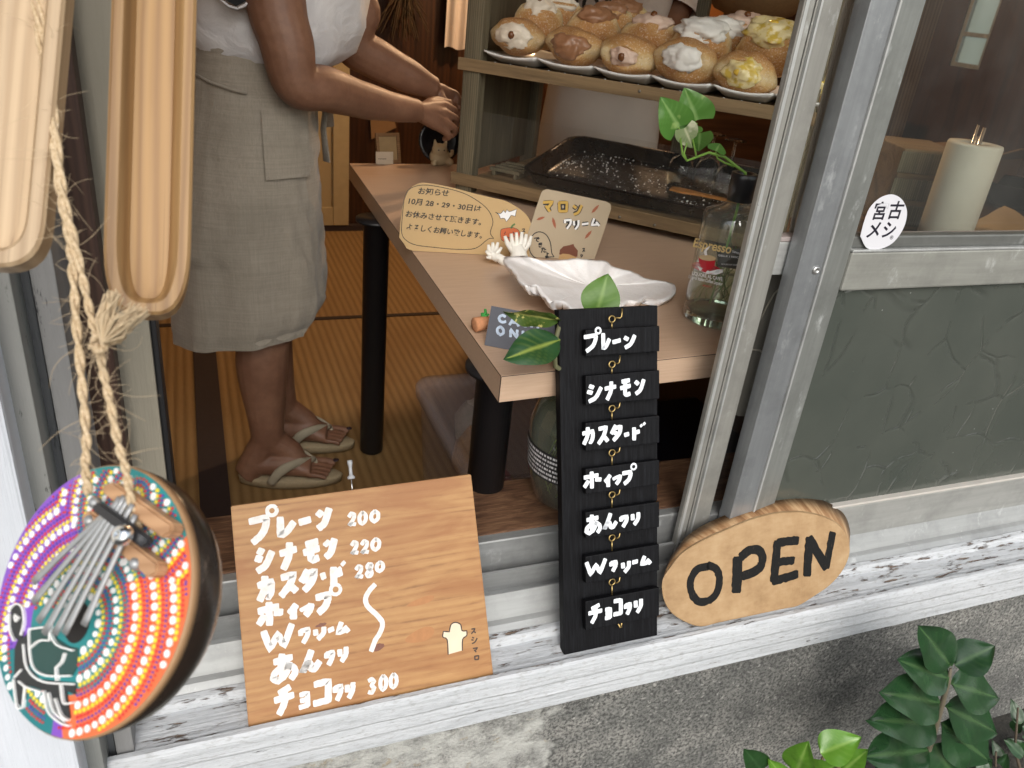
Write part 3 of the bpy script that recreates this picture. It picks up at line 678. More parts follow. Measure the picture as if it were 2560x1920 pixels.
for k in range(8):
    e = {0: (388, 55), 7: (385, 1465)}.get(k, (378, ringy[k]-42)); f = (350, ringy[k]) if k < 7 else (352, 1462)
    Fh = Fb @ Matrix.Translation((0, 0, .010)); p0 = toL(Fb, *cb(345, ringy[k]-8)) if k < 7 else toL(Fb, *cb(350, 1462))
    a = toL(Fh, *cb(e[0]-4, ringy[k]-6)) if k < 7 else toL(Fh, *cb(384, 1492)); b = toL(Fh, *cb(*e))
    m = MB(); m.tube([(p0.x, p0.y, -.004), (p0.x, p0.y, .004), (p0.x+.002, p0.y, .008), (a.x-.002, a.y, .0105), (a.x, a.y+.002 if k < 7 else a.y, .011), (b.x, b.y, .011)], .0012, 8)
    m.build('hook', BRASS, bb)

# ================================================================== OPEN SIGN
Fo = lean_frame((0, .7705, .3085), radians(24))
co_ = lambda x, y: (1600+x/3.318, 1150+y/3.318)
face = [(180,1050),(192,980),(250,890),(350,770),(520,665),(720,575),(930,490),(1130,442),(1330,432),(1500,465),(1620,520),(1700,600),(1738,720),(1725,820),(1670,930),(1570,1040),(1440,1130),(1310,1215),(1190,1285),(1000,1330),(800,1372),(640,1395),(500,1390),(360,1335),(250,1255),(195,1150)]
fl = [toL(Fo, *co_(*p)) for p in face]; fl = [Vector((p.x, max(p.y, .0))) for p in fl]
fs = smooth_line([tuple(p) for p in fl]+[tuple(fl[0])], 4)[:-1]
sgn = thing('open_sign', 'oval log slice painted OPEN in black beside the black menu board', 'open sign', Fo)
def m_slice():
    t = NT('sawn log slice'); v = t.co(); g = t.noise(t.co((1, 2.5, 1)), 60, 4, .6); nn = t.noise(v, 24, 5, .6)
    saw = t.wave(t.co((1, .12, 1), rot=(0, 0, .12)), 62, 3.5, 3, 2.5, 'X'); sp = t.sep(v)
    sm = t.math('MULTIPLY', saw, t.ramp(sp[0], [(.80, 0), (.9, 1)]))
    f = t.math('ADD', t.math('MULTIPLY', g, .25), t.math('MULTIPLY', nn, .75))
    c = t.ramp(f, [(.25, (.24, .14, .062)), (.5, (.36, .23, .115)), (.75, (.45, .315, .175))])
    c = t.mix(t.math('MULTIPLY', sm, .10), c, (.36, .20, .08))
    c = t.mix(t.ramp(t.noise(v, 50, 6, .7), [(.64, 0), (.72, .55)]), c, (.36, .25, .15))
    return t.set(c, .62, 0, t.bump(t.math('ADD', f, t.math('MULTIPLY', sm, .35)), .2, .0008))
def m_bark():
    t = NT('debarked edge'); v = t.co((1, 1, 1)); f = t.noise(t.co((70, 12, 8), rot=(0, 0, .4)), 1, 5, .6)
    c = t.ramp(f, [(.35, (.16, .075, .028)), (.5, (.30, .165, .075)), (.62, (.46, .30, .16))]); return t.set(c, .6, 0, t.bump(f, .4, .001))
n = len(fs); D = .034; ox, oy = .034, .016
rings = [[Vector((p.x, p.y, 0)) for p in fs], [Vector((p.x+ox*.08, p.y*1.0+.0012, -.0035)) for p in fs], [Vector((p.x+ox, max(p.y+oy, .0), -D)) for p in fs]]
cx = sum((p for p in fs), Vector((0, 0)))/n
m = MB(); m.loft(rings[1:], True, True); m.build('edge', m_bark(), sgn)
m = MB(); m.loft([[Vector((cx.x+(p.x-cx.x)*.992, cx.y+(p.y-cx.y)*.992, .0012)) for p in rings[0]], [p+Vector((0, 0, .0002)) for p in rings[0]], rings[1]], True, False); m.build('face', m_slice(), sgn)
B = Brush(.0018, .22, 3); um = pxm(Fo, 1880, 1420)/3.318
def so_(pts, w, tp=0): B.stroke([toL(Fo, *co_(*p)) for p in pts], w*um, tp)
so_([(560,880),(470,905),(415,1000),(425,1100),(480,1170),(560,1165),(625,1110),(655,1000),(630,905),(560,870)], 58)
so_([(805,815),(800,950),(795,1085)], 84); so_([(835,800),(900,750),(975,745),(1010,800),(995,880),(930,930),(850,960)], 70)
so_([(1135,680),(1120,850),(1105,1000)], 70); so_([(1140,685),(1220,672),(1300,665)], 66); so_([(1120,848),(1190,838),(1265,830)], 62); so_([(1100,1000),(1200,975),(1295,945)], 66)
so_([(1400,650),(1388,800),(1380,950)], 72); so_([(1400,650),(1470,770),(1540,890)], 74); so_([(1540,885),(1565,750),(1592,605)], 66)
def m_blackp():
    t = NT('brushed black paint'); v = t.co(); f = t.noise(t.co((1, .25, 1), rot=(0, 0, .3)), 420, 4, .6)
    c = t.mix(t.ramp(f, [(.6, 0), (.85, .6)]), (.010, .010, .010), (.10, .07, .045)); return t.set(c, .6, 0, t.bump(f, .3, .0005), Specular_IOR_Level=.15)
B.out('lettering', m_blackp(), sgn)
# ================================================================== STICKER ON THE PANE
Fs = frame((0, .8603, 0), (1, 0, 0), (0, 0, 1))
cs = lambda x, y: (1900+x/2.676, y/2.676)
pts = [toL(Fs, *cs(*p)) for p in ((670,1580),(690,1500),(730,1395),(800,1325),(880,1300),(945,1330),(980,1400),(975,1480),(940,1560),(880,1630),(800,1665),(715,1660))]
pts = smooth_line([tuple(p) for p in pts]+[tuple(pts[0])], 4)[:-1]
c = sum((p for p in pts), Vector((0, 0)))/len(pts)
st = thing('oval_sticker', 'white oval sticker reading 宮古メシ on the right window pane', 'sticker', Fs @ Matrix.Translation((c.x, c.y, 0)))
rx = max(p.x for p in pts)-min(p.x for p in pts); ry = max(p.y for p in pts)-min(p.y for p in pts)
m = MB(); m.prism([p-c for p in pts], 0, .0004); m.build('backing', plain('sticker white', (.66, .66, .70), .35, 0, .01), st)
INKB = plain('sticker ink', (.012, .01, .02), .4)
for txt, px_, py_ in (('宮', 800, 1420), ('古', 905, 1415), ('メ', 760, 1545), ('シ', 860, 1545)):
    d = toL(Fs, *cs(px_, py_))-c; text_mesh(txt, .0275, Matrix.Translation((d.x, d.y, .0005)), INKB, st, bold=.0005)
d = toL(Fs, *cs(878, 1590))-c; text_mesh('®', .008, Matrix.Translation((d.x, d.y, .0005)), INKB, st)
# ================================================================== TABLE
TZ = .70
a, b, c2 = onZ(1253, 940, TZ), onZ(873, 408, TZ), onZ(1790, 884, TZ)
xdir = (c2-a); xdir.z = 0; xdir.normalize(); yaw = math.atan2(xdir.y, xdir.x)
Ft = frame(a, (cos(yaw), sin(yaw), 0), (-sin(yaw), cos(yaw), 0))
ybk = (Ft.inverted() @ b); skew = ybk.x/ybk.y; TD = ybk.y; TW = 1.0
Ft = frame(a, (cos(yaw), sin(yaw), 0), (b-a))
tb = thing('table', 'light wood veneer table with square black legs behind the open window', 'table', Ft)
def m_veneer():
    t = NT('oak veneer'); v = t.co((1, 1, 1)); f = t.noise(t.co((5, 90, 90)), 2.2, 5, .62); g = t.wave(t.co((.25, 1, 1)), 9, 3, 3, 1, 'Y'); pores = t.noise(t.co((14, 420, 420)), 1, 3)
    ff = t.math('ADD', t.math('MULTIPLY', f, .75), t.math('ADD', t.math('MULTIPLY', g, .03), t.math('MULTIPLY', pores, .28)))
    c = t.ramp(ff, [(.25, (.44, .295, .20)), (.55, (.53, .375, .265)), (.85, (.59, .435, .315))])
    return t.set(c, t.math('ADD', t.math('MULTIPLY', f, .15), .30), 0, t.bump(ff, .06, .0005))
VEN = m_veneer(); tk = .043
SH_ = Matrix(((1, skew, 0, 0), (0, 1, 0, 0), (0, 0, 1, 0), (0, 0, 0, 1)))
m = MB(); m.box((0, 0, -tk), (TW, TD, 0), .0012, SH_); m.build('tabletop', VEN, tb)
EDGE = plain('dark edge line', (.03, .02, .015), .6)
m = MB(); m.box((.0012, -.0003, -.0016), (TW, .0004, -.0006)); m.box((-.0003, .0012, -.0016), (.0004, TD, -.0006), 0, SH_); m.box((-.0004, -.0004, -tk), (.0006, .0006, -.0012)); m.build('edge_seam', EDGE, tb)
TBLK = plain('black leg paint', (.010, .010, .012), .42, 0, .1, 40)
for lx, ly in ((.046, .115), (.070, TD-.385), (TW-.06, .115), (TW, TD-.385)):
    m = MB(); m.lathe([(.0001, -TZ+.0035), (.027, -TZ+.0035), (.031, -TZ+.008), (.0315, -tk-.012), (.05, -tk-.008), (.05, -tk), (.0001, -tk)], 32, Matrix.Translation((lx, ly, 0))); m.build('leg', TBLK, tb)
# ================================================================== DISPLAY CASE
P0 = onZ(1155, 480, TZ); dd = Vector((.684, -.729, 0)).normalized(); bk = Vector((-dd.y, dd.x, 0))
Fc = frame(P0, dd, bk)
Fcf = frame(P0, dd, (0, 0, 1))                                     # plane of the case front (x right, y up)
cu_ = lambda u, v: toL(Fcf, u, v)
CW, CDp, CHh = .80, .40, .78
case = thing('display_case', 'weathered greenish wood display case of open shelves standing on the table', 'display case', Fc)
OLDW = wood('weathered grey green wood', (.075, .062, .038), (.21, .18, .115), axis='Z', ring=55, bump=.35, rough=.65, stretch=10)
OLDX = wood('weathered shelf wood', (.12, .075, .035), (.29, .20, .105), axis='X', ring=45, bump=.3, rough=.6, stretch=10)
x0p = cu_(1136, 460).x; x1p = cu_(1181, 450).x; zs1, zs0 = cu_(1160, 143).y, cu_(1160, 174).y; zb1, zb0 = cu_(1160, 432).y, cu_(1160, 462).y
m = MB(); m.box((x0p+.004, -.002, .002), (x0p+.020, .028, CHh), .002); m.box((x0p+.0202, -.006, .002), (x1p, .028, CHh), .002); m.build('front_post', OLDW, case)
m = MB(); m.box((x0p+.004, CDp-.03, .002), (x1p-.008, CDp, CHh), .002); m.build('rear_post', OLDW, case)
m = MB(); m.box((CW-.04, 0, .002), (CW, .028, CHh), .002); m.build('front_post', OLDW, case)
m = MB(); m.box((CW-.04, CDp-.03, .002), (CW, CDp, CHh), .002); m.build('rear_post', OLDW, case)
m = MB(); m.box((x0p+.006, .0285, zb1-.004), (x0p+.018, CDp-.0305, CHh), .001); m.build('side_panel', OLDW, case)
def shelf(z0, z1, nm):
    g = MB(); g.box((x0p-.006, -.012, z0), (CW+.004, -.0065, z1), .0015); o = g.build('front_rail', OLDX, None)
    s = MB(); s.box((x1p+.0005, -.0063, z0+.004), (CW-.0405, CDp-.002, z1-.004), .001)
    so = s.build(nm, OLDX, case); o.parent = so
    return so
shelf(zs0, zs1, 'middle_shelf'); shelf(zb0, zb1, 'bottom_shelf'); shelf(.66, .685, 'top_shelf')
m = MB()
for bx in (.42,): m.box((bx, CDp-.028, zb1), (bx+.03, CDp-.001, CHh), .002)
m.build('back_strut', OLDW, case)
m = MB(); m.add([(x1p, .004, zb1), (CW-.04, .004, zb1), (CW-.04, .004, zb1+.155), (x1p, .004, zb1+.155)], [[0, 1, 2, 3]]); m.build('glass_front', glass_thin('case glass', (.93, .93, .92), 0, 1.5, .03, 1.2), case)
# nail heads
for u, v in ((1603, 227), (1553, 540), (1640, 560)):
    p = cu_(u, v); m = MB(); m.lathe([(.0034, 0), (.0034, .0012), (.0001, .0018)], 14, Matrix.Translation((p.x, -.0121, p.y)) @ Matrix.Rotation(pi/2, 4, 'X')); m.build('nail_head', plain('nail', (.2, .18, .15), .5, .6), case)
# ================================================================== PLATES
PORC = plain('white porcelain', (.80, .80, .79), .14, 0, .01, 30)
plates = []
pe = [((1211,110),(1345,145)), ((1345,132),(1486,159)), ((1487,155),(1630,181)), ((1630,181),(1782,206)), ((1784,204),(1938,231)), ((1940,231),(2094,258))]
def plate_mesh(wd, ln):
    rows = []; nu, nv = 18, 22
    def P(i, j, lo):
        u = -1+2*i/nu; v = -1+2*j/nv
        e = max(abs(u), abs(v)); c = (abs(u)*abs(v))**2
        z = .007 + .013*max(0, (e-.55)/.45)**1.4 + .007*c
        if lo: z = max(0, z-.004-.009*max(0, 1-max(0, e-.5)/.5)) if e > .5 else 0
        return Vector((u*wd/2*(1-.03*v*v), (v+1)/2*ln, z))
    mb = MB(); n = nu+1
    top = [P(i, j, 0) for j in range(nv+1) for i in range(nu+1)]; bot = [P(i, j, 1) for j in range(nv+1) for i in range(nu+1)]
    fs = []; N = len(top)
    for j in range(nv):
        for i in range(nu):
            q = [j*n+i, j*n+i+1, (j+1)*n+i+1, (j+1)*n+i]; fs.append(q); fs.append([N+k for k in q[::-1]])
    edge = [i for i in range(nu)]+[j*n+nu for j in range(nv)]+[nv*n+nu-i for i in range(nu)]+[(nv-j)*n for j in range(nv)]
    for k in range(len(edge)):
        a, b = edge[k], edge[(k+1) % len(edge)]; fs.append([a, b, N+b, N+a])
    mb.add(top+bot, fs, True); 
    for i in (-.5, 0, .5): mb.ball((i*wd*.6, .012, .0005), (.003, .003, .003), 1)
    return mb
PZ = zs1-.004
pl_lab = ['at the far left of the shelf with pecan cream buns', 'second from the left with chocolate cream buns', 'third from the left with pale pink cream buns', 'fourth from the left with white whipped cream buns', 'fifth from the left with yellow custard buns', 'at the far right of the shelf behind the window frame']
pcx = []
for k, (l, r) in enumerate(pe):
    xl, xr = cu_(*l).x, cu_(*r).x; pcx.append((xl+xr)/2)
    t = thing('serving_plate', 'long white porcelain plate '+pl_lab[k], 'plate', Fc @ Matrix.Translation(((xl+xr)/2, -.008, PZ+.001)) @ Matrix.Rotation(radians(-2), 4, 'Z'), 'white plates on the middle shelf')
    plate_mesh((xr-xl)*.985, .27).build('dish', PORC, t)
# ================================================================== DOUGHNUTS
def m_dough():
    t = NT('sugared fried dough'); v = t.co(); sp = t.sep(v)
    n1 = t.noise(v, 34, 5, .6); n2 = t.noise(v, 260, 4, .7)
    band = t.math('ABSOLUTE', t.math('ADD', sp[2], t.math('MULTIPLY', t.math('SUBTRACT', n1, .5), .017)))
    f = t.ramp(band, [(.004, (.72, .60, .36)), (.012, (.66, .49, .24)), (.021, (.52, .28, .095)), (.036, (.38, .165, .045))])
    f = t.mix(t.ramp(n1, [(.35, .0), (.65, .5)]), f, (.60, .38, .15))
    oi = t.n('ShaderNodeObjectInfo'); f = t.mix(t.math('MULTIPLY', oi.outputs['Random'], .24), f, (.36, .16, .05)); wr = t.ramp(t.noise(t.co((1, 1, 2.5)), 70, 5, .7, 1.5), [(.34, .5), (.45, 0)]); f = t.mix(wr, f, (.30, .13, .04))
    f = t.mix(t.ramp(n2, [(.54, 0), (.66, .7)]), f, (.76, .68, .56))
    return t.set(f, .72, 0, t.bump(t.math('ADD', n1, t.math('MULTIPLY', n2, .6)), .8, .003), Subsurface_Weight=.08, Subsurface_Radius=(.01, .005, .002))
DOUGH = m_dough()
def m_cream(name, c, spots=None, gl=.45):
    t = NT(name); v = t.co(); f = t.noise(v, 60, 4); q = t.mix(f, [x*.9 for x in c], [min(1, x*1.06) for x in c])
    if spots: q = t.mix(t.ramp(t.noise(v, 45, 3), [(.52, 0), (.6, .9)]), q, spots)
    return t.set(q, gl, 0, t.bump(t.noise(v, 90, 4), .5, .003), Subsurface_Weight=.1, Subsurface_Radius=(.006, .006, .005))
CR = {'white': m_cream('white whipped cream', (.80, .78, .74)), 'choc': m_cream('chocolate cream', (.33, .165, .085), None, .28), 'pink': m_cream('pale pink cream', (.70, .52, .42)),
      'nut': m_cream('nut cream', (.76, .68, .56)), 'yellow': m_cream('lemon custard cream', (.78, .66, .36), (.62, .44, .06), .25)}
NUT = plain('glossy nut', (.16, .06, .02), .18, 0, .3, 200); CUST = plain('custard yellow', (.72, .48, .07), .22, 0, .1, 90)
def bun(r, seed, squash=.70, slit=True):
    """bun with its flat axis along z and a slit opening towards -y"""
    bm = bmesh.new(); bmesh.ops.create_icosphere(bm, subdivisions=4, radius=1)
    for v in bm.verts:
        c = v.co; k = 1+.13*nz(c.x*1.6+seed, c.y*1.6, c.z*1.6)+.03*nz(c.x*5+seed, c.y*5, c.z*5)+.012*nz(c.x*13+seed, c.y*13, c.z*13)
        s = 1
        e = abs(c.z); rr = math.hypot(c.x, c.y)
        bul = 1+.06*(1-e)                                          # fuller belly
        z = c.z*squash*r*(1+.16*nz(seed*3.7, 3)); x = c.x*r*bul*1.04; y = c.y*r*bul*.92
        if slit and c.y < 0:                                       # mouth
            a = max(0, 1-abs(c.x)/.72)*max(0, -c.y)**1.2
            g = math.exp(-(c.z/.24)**2)*a
            y += g*r*.60; z += (1 if c.z >= 0 else -1)*a*r*.17*math.exp(-(c.z/.5)**2)
        v.co = Vector((x, y, z))*k
    return MB().bm(bm, True)
def cream(kind, r, seed, big=1.0):
    m = MB(); bm = bmesh.new(); bmesh.ops.create_icosphere(bm, subdivisions=4, radius=1)
    for v in bm.verts:
        c = v.co; k = 1+.30*nz(c.x*1.9+seed, c.y*1.9, c.z*1.9)+.22*abs(nz(c.x*4.5+seed, c.y*4.5, c.z*4.5))+.08*nz(c.x*10, c.y*10+seed, c.z*10)
        v.co = Vector((c.x*r*.50*big, -r*.66+c.y*r*.36, c.z*r*.33*big))*1.0
        v.co = Vector((v.co.x*k, -r*.66+(v.co.y+r*.66)*k, v.co.z*k))
    return m.bm(bm, True)
def topping(kind, r, seed):
    if kind in ('nut', 'pink'): return MB().ball((r*.05*nz(seed, 1), -r*1.02, r*.02), (r*.13, r*.12, r*.15), 2, None, .2, 3, True, seed), NUT
    if kind == 'yellow': return MB().ball((-r*.05, -r*1.0, -r*.03), (r*.17, r*.10, r*.13), 2, None, .25, 2, True, seed), CUST
    return None
def donut(px_, kind, desc, y, lean, r, yawd=0, roll=0, big=1.0, zoff=None):
    """px_: photo pixel of the centre; y: depth on the plate; lean 0 = slit to the viewer, 90 = slit up"""
    q = onP(px_[0], px_[1], Fc @ Vector((0, y, 0)), bk)
    F = Matrix.Translation(q) @ frame((0, 0, 0), dd, bk).to_3x3().to_4x4() @ Matrix.Rotation(radians(yawd), 4, 'Z') @ Matrix.Rotation(radians(-lean), 4, 'X') @ Matrix.Rotation(radians(roll), 4, 'Y')
    sd = px_[0]*.137
    o = thing('cream_doughnut', desc, 'doughnut', F, 'cream doughnuts on the white plates')
    bun(r, sd).build('bun', DOUGH, o)
    cream(kind, r, sd, big*1.32).build('cream', CR[kind], o)
    tp = topping(kind, r, sd)
    if tp: tp[0].build('topping', tp[1], o)
R0 = .0605
donut((1297, 92), 'nut', 'sugared bun showing white cream and one nut at the front of the leftmost plate', .055, 4, R0, 8, 4)
donut((1345, 66), 'nut', 'upright bun topped with white cream and nuts, behind the front bun of the leftmost plate', .115, 66, R0, 25, 0)
donut((1398, 52), 'nut', 'rearmost upright bun with white cream on the leftmost plate', .165, 70, R0*.96, 25, 0)
donut((1438, 116), 'choc', 'sugared bun with brown chocolate cream in its mouth at the front of the second plate', .055, 2, R0, 4, 5)
donut((1480, 84), 'choc', 'upright bun with shiny chocolate cream on top, right behind the front chocolate bun', .112, 62, R0, 28, 0)
donut((1518, 70), 'choc', 'middle upright chocolate cream bun, between two other upright chocolate buns', .155, 66, R0*.98, 28, 0)
donut((1556, 62), 'choc', 'rearmost upright chocolate cream bun on the second plate', .20, 72, R0*.95, 28, 0)
donut((1574, 138), 'pink', 'brown topped bun with pinkish cream and a nut at the front of the third plate', .055, -2, R0*1.03, 2, 5, .75)
donut((1626, 104), 'pink', 'upright bun with pink cream peak and two dark specks on the third plate', .125, 64, R0*1.02, 14, 0)
donut((1719, 156), 'white', 'bun with a tall white whipped cream peak at the front of the fourth plate', .055, 12, R0*1.08, 2, 4, .95)
donut((1748, 122), 'white', 'upright bun heaped with white cream behind the front bun of the fourth plate', .112, 66, R0*1.05, 18, 0, 1.3)
donut((1796, 114), 'white', 'middle upright bun with white cream spreading over its top, fourth plate', .158, 68, R0, 20, 0, 1.2)
donut((1852, 104), 'pink', 'rearmost upright bun with pale cream blob on the fourth plate', .205, 70, R0*.98, 18, 0, 1.2)
donut((1864, 184), 'yellow', 'bun with white cream and a yellow custard dot at the front of the fifth plate', .055, 6, R0*1.05, 0, 6, 1.0)
donut((1925, 128), 'yellow', 'upright bun dripping glossy yellow custard beside the window frame', .125, 60, R0*1.08, 6, 0, 1.3)
donut((2040, 215), 'yellow', 'bun seen through the glass between the two window frames', .06, 6, R0, 0, 0)
# ================================================================== BAKING TRAY
tl_ = [onZ(*p, TZ+zb1+.004) for p in ((1305, 430), (1450, 350), (1745, 524))]
iv = Fc.inverted(); tl_ = [iv @ p for p in tl_]
tx0 = .154; tw = .56; ty0 = .012; td = .335
tray = thing('baking_tray', 'black baking tray dusted with spilt sugar on the bottom shelf', 'baking tray', Fc @ Matrix.Translation((tx0, ty0, zb1-.003)) @ Matrix.Rotation(radians(8.6), 4, 'X'))
def rrect(x0, y0, x1, y1, r, n=7):
    o = []
    for cx_, cy_, a0 in ((x1-r, y0+r, -pi/2), (x1-r, y1-r, 0), (x0+r, y1-r, pi/2), (x0+r, y0+r, pi)):
        for i in range(n+1): o.append((cx_+r*cos(a0+pi/2*i/n), cy_+r*sin(a0+pi/2*i/n)))
    return o
def trayring(ins, z, r): return [Vector((x, y, z)) for x, y in rrect(ins, ins, tw-ins, td-ins, r)]
m = MB(); m.loft([trayring(.03, .0, .03), trayring(.016, .004, .035), trayring(.0, .033, .045), trayring(-.005, .037, .047), trayring(.004, .0385, .043), trayring(.009, .036, .04), trayring(.018, .007, .033), trayring(.024, .004, .03), trayring(.036, .004, .022), trayring(.05, .0045, .01), trayring(.11, .0045, .01)], True, True)
def m_tray():
    t = NT('black baking tin'); v = t.co(); f = t.noise(v, 18, 5, .6)
    c = t.ramp(f, [(.3, (.008, .006, .005)), (.7, (.022, .015, .012))])
    gr = t.ramp(t.vor(t.co((1, 1, .2)), 16), [(.12, 1), (.2, 0)])
    return t.set(t.mix(t.math('MULTIPLY', gr, .4), c, (.10, .085, .075)), t.math('ADD', t.math('MULTIPLY', f, .25), .16), .45, t.bump(f, .1, .001))
m.build('pan', m_tray(), tray)
rnd = random.Random(3); m = MB()
for i in range(620):
    cxs, cys, sp_ = rnd.choice(((.06, .20, .03), (.12, .27, .04), (.10, .12, .05), (.20, .22, .05), (.27, .13, .045), (.33, .20, .05), (.40, .08, .02), (.44, .16, .05), (.3, .06, .03), (.25, .17, .16))); x = min(.53, max(.03, rnd.gauss(cxs, sp_))); y = min(.31, max(.03, rnd.gauss(cys, sp_))); s = rnd.choice((.0007, .0009, .0012, .0016, .0026))
    a = rnd.random()*6; pts = [Vector((x+s*cos(a+k*2.1), y+s*sin(a+k*2.1), .0047)) for k in range(3)]+[Vector((x, y, .0047+s*1.1))]
    m.add(pts, [[0, 1, 3], [1, 2, 3], [2, 0, 3], [0, 2, 1]])
tag(m.build('sugar_crumbs', plain('sugar', (.8, .78, .74), .5), tray), kind='stuff')
m = MB(); m.box((0, -.012, 0), (.4, .012, .046), .002); tag(m.build('wooden_batten', OLDX, None, Fc @ Matrix.Translation((tx0+.08, ty0+.31, zb1-.0035))), 'wooden batten propping up the rear of the black baking tray', 'batten')
# ================================================================== CARDS ON THE TABLE
KRAFT = plain('kraft card', (.48, .33, .16), .8, 0, .08, 25, .15, 300); KRAFT2 = plain('grey kraft card', (.42, .34, .235), .8, 0, .08, 25, .15, 300)
PEN = plain('black pen', (.012, .011, .012), .6); 
c8 = lambda x, y: (940+x/2.572, 430+y/2.572)
def card_frame(pa, pb_, lean):
    A, Bp = onZ(*pa, TZ+.001), onZ(*pb_, TZ+.001); x = Bp-A; x.z = 0
    return lean_frame(A, lean, x)
def densify(F, pts, cv, n=4): 
    p = [tuple(toL(F, *cv(*q))) for q in pts]; return smooth_line(p+[p[0]], n, .2)[:-1]
Fk = card_frame((1029, 627), (1212, 637), radians(12))
o1 = [(150,420),(160,300),(178,190),(215,110),(270,76),(330,70),(480,98),(640,140),(760,168),(830,185),(890,215),(940,250),(975,285),(995,330),(1000,420),(985,520),(960,560),(700,540),(460,520),(230,505),(180,460)]
t = thing('notice_card', 'rounded kraft card announcing days off in October, with bat and pumpkin drawings', 'card', Fk)
pk = densify(Fk, o1, c8, 3); pk = [Vector((p.x, max(p.y, 0))) for p in pk]
m = MB(); m.prism(pk, -.0015, 0); m.build('card', KRAFT, t)
m = MB(); m.box((.03, .0, -.045), (.05, .05, -.0018)); m.build('stand', KRAFT, t)
B = Brush(.0002, .15, 2); s1 = pxm(Fk, 1100, 550)/2.572
bub = [(180,180),(215,110),(300,84),(420,98),(560,135),(660,190),(725,250),(752,320),(735,390),(757,428),(720,432),(640,490),(520,497),(380,485),(260,470),(195,440),(165,390),(170,280),(180,180)]
B.stroke([toL(Fk, *c8(*p)) for p in bub], 4.5*s1, 0, False, 4)
bat = [(768,258),(800,268),(820,245),(832,262),(842,240),(858,255),(905,238),(895,285),(868,278),(855,300),(838,320),(825,298),(800,300),(790,275),(768,258)]
B.stroke([toL(Fk, *c8(*p)) for p in bat], 3.5*s1, 0, False, 2)
pum = [(800,400),(805,370),(840,360),(880,358),(915,372),(925,400),(915,440),(860,450),(810,440),(800,400)]
B.stroke([toL(Fk, *c8(*p)) for p in pum], 3*s1, 0, False, 3)
for a in (((832,385),(826,400)),((880,385),(890,398)),((835,415),(860,424)),((860,424),(895,412))): B.stroke([toL(Fk, *c8(*p)) for p in a], 5*s1)
place_text(B, Fk, [('ス',935,362,962,392),('シ',940,398,965,420)], c8, 5, .1)
B.out('pen_drawing', PEN, t)
B = Brush(.00012); B.poly([toL(Fk, *c8(*p)) for p in bat[:-1]]); B.out('bat_drawing', plain('white pencil', (.75, .75, .76), .7), t)
B = Brush(.00012); B.poly([toL(Fk, *c8(*p)) for p in pum[:-1]]); B.out('pumpkin_drawing', plain('orange pencil', (.50, .11, .035), .7), t)
B = Brush(.0002); B.stroke([toL(Fk, *c8(*p)) for p in ((868,362),(878,345),(892,335))], 12*s1); B.out('stalk_drawing', plain('green pencil', (.08, .16, .05), .7), t)
def card_line(F, parent, txt, x0, x1, yc, slope, cv, size):
    a, b = toL(F, *cv(x0, yc-slope*(x1-x0)/2*-1*-1 if False else yc)), toL(F, *cv(x1, yc+slope*(x1-x0)))
    ang = math.atan2((b-a).y, (b-a).x); wd = (b-a).length
    o = text_mesh(txt, size, Matrix.Translation(((a.x+b.x)/2, (a.y+b.y)/2, .0002)) @ Matrix.Rotation(ang, 4, 'Z'), PEN, parent, 'handwriting', .0003, .12)
    xs = [v.co.x*cos(ang)+v.co.y*sin(ang) for v in o.data.vertices]; k = wd/(max(xs)-min(xs)); mid = Vector(((a.x+b.x)/2, (a.y+b.y)/2))
    for v in o.data.vertices:
        d = Vector((v.co.x, v.co.y))-mid; u = d.x*cos(ang)+d.y*sin(ang); w_ = -d.x*sin(ang)+d.y*cos(ang); u *= k
        v.co.x = mid.x+u*cos(ang)-w_*sin(ang)+.0003*nz(u*60, w_*60); v.co.y = mid.y+u*sin(ang)+w_*cos(ang)+.0004*nz(u*50+9, w_*60)
card_line(Fk, t, 'お知らせ', 268, 468, 123, .085, c8, 46*s1)
card_line(Fk, t, '10月 28・29・30日は', 203, 672, 188, .11, c8, 44*s1)
card_line(Fk, t, 'お休みさせて頂きます。', 203, 688, 272, .115, c8, 44*s1)
card_line(Fk, t, 'よろしくお願い致します。', 208, 692, 355, .12, c8, 44*s1)
Fm = card_frame((1305, 642), (1488, 650), radians(10))
o2 = [(1075,118),(1100,110),(1200,130),(1480,190),(1508,205),(1512,235),(1460,400),(1405,560),(1300,575),(1000,560),(940,545),(975,400),(1030,230),(1062,135)]
t = thing('chestnut_card', 'square kraft card lettered マロンクリーム with a chestnut and falling leaves', 'card', Fm)
pk = [tuple(toL(Fm, *c8(*q))) for q in o2]; pk = [(x, max(y, 0)) for x, y in pk]
m = MB(); m.prism(pk, -.0015, 0); m.build('card', KRAFT2, t)
m = MB(); m.box((.06, .0, -.04), (.08, .05, -.0018)); m.build('stand', KRAFT2, t)
s2 = pxm(Fm, 1400, 560)/2.572
B = Brush(.00035, .08, 8); W1 = Brush(.0005, .08, 8); W2 = Brush(.0005, .08, 9)
T1 = [('マ',1068,178,1145,262),('ロ',1165,185,1240,262),('ン',1258,205,1332,282)]; T2 = [('ク',1205,300,1262,368),('リ',1262,305,1310,372),('ー',1318,315,1372,352),('ム',1375,295,1440,350)]
place_text(B, Fm, T1, c8, 26); place_text(W1, Fm, T1, c8, 15); place_text(B, Fm, T2, c8, 24); place_text(W2, Fm, T2, c8, 12)
bub = [(985,470),(1005,410),(1045,385),(1090,400),(1120,450),(1130,520),(1145,545),(1110,548),(1060,566),(1015,545),(990,510),(985,470)]
B.out('pen_outline', PEN, t); B = Brush(.00035, .08, 8); B.stroke([toL(Fm, *c8(*p)) for p in bub], 6*s2, 0, False, 4); B.out('bubble_drawing', PEN, t); B = Brush(.00035, .08, 8)
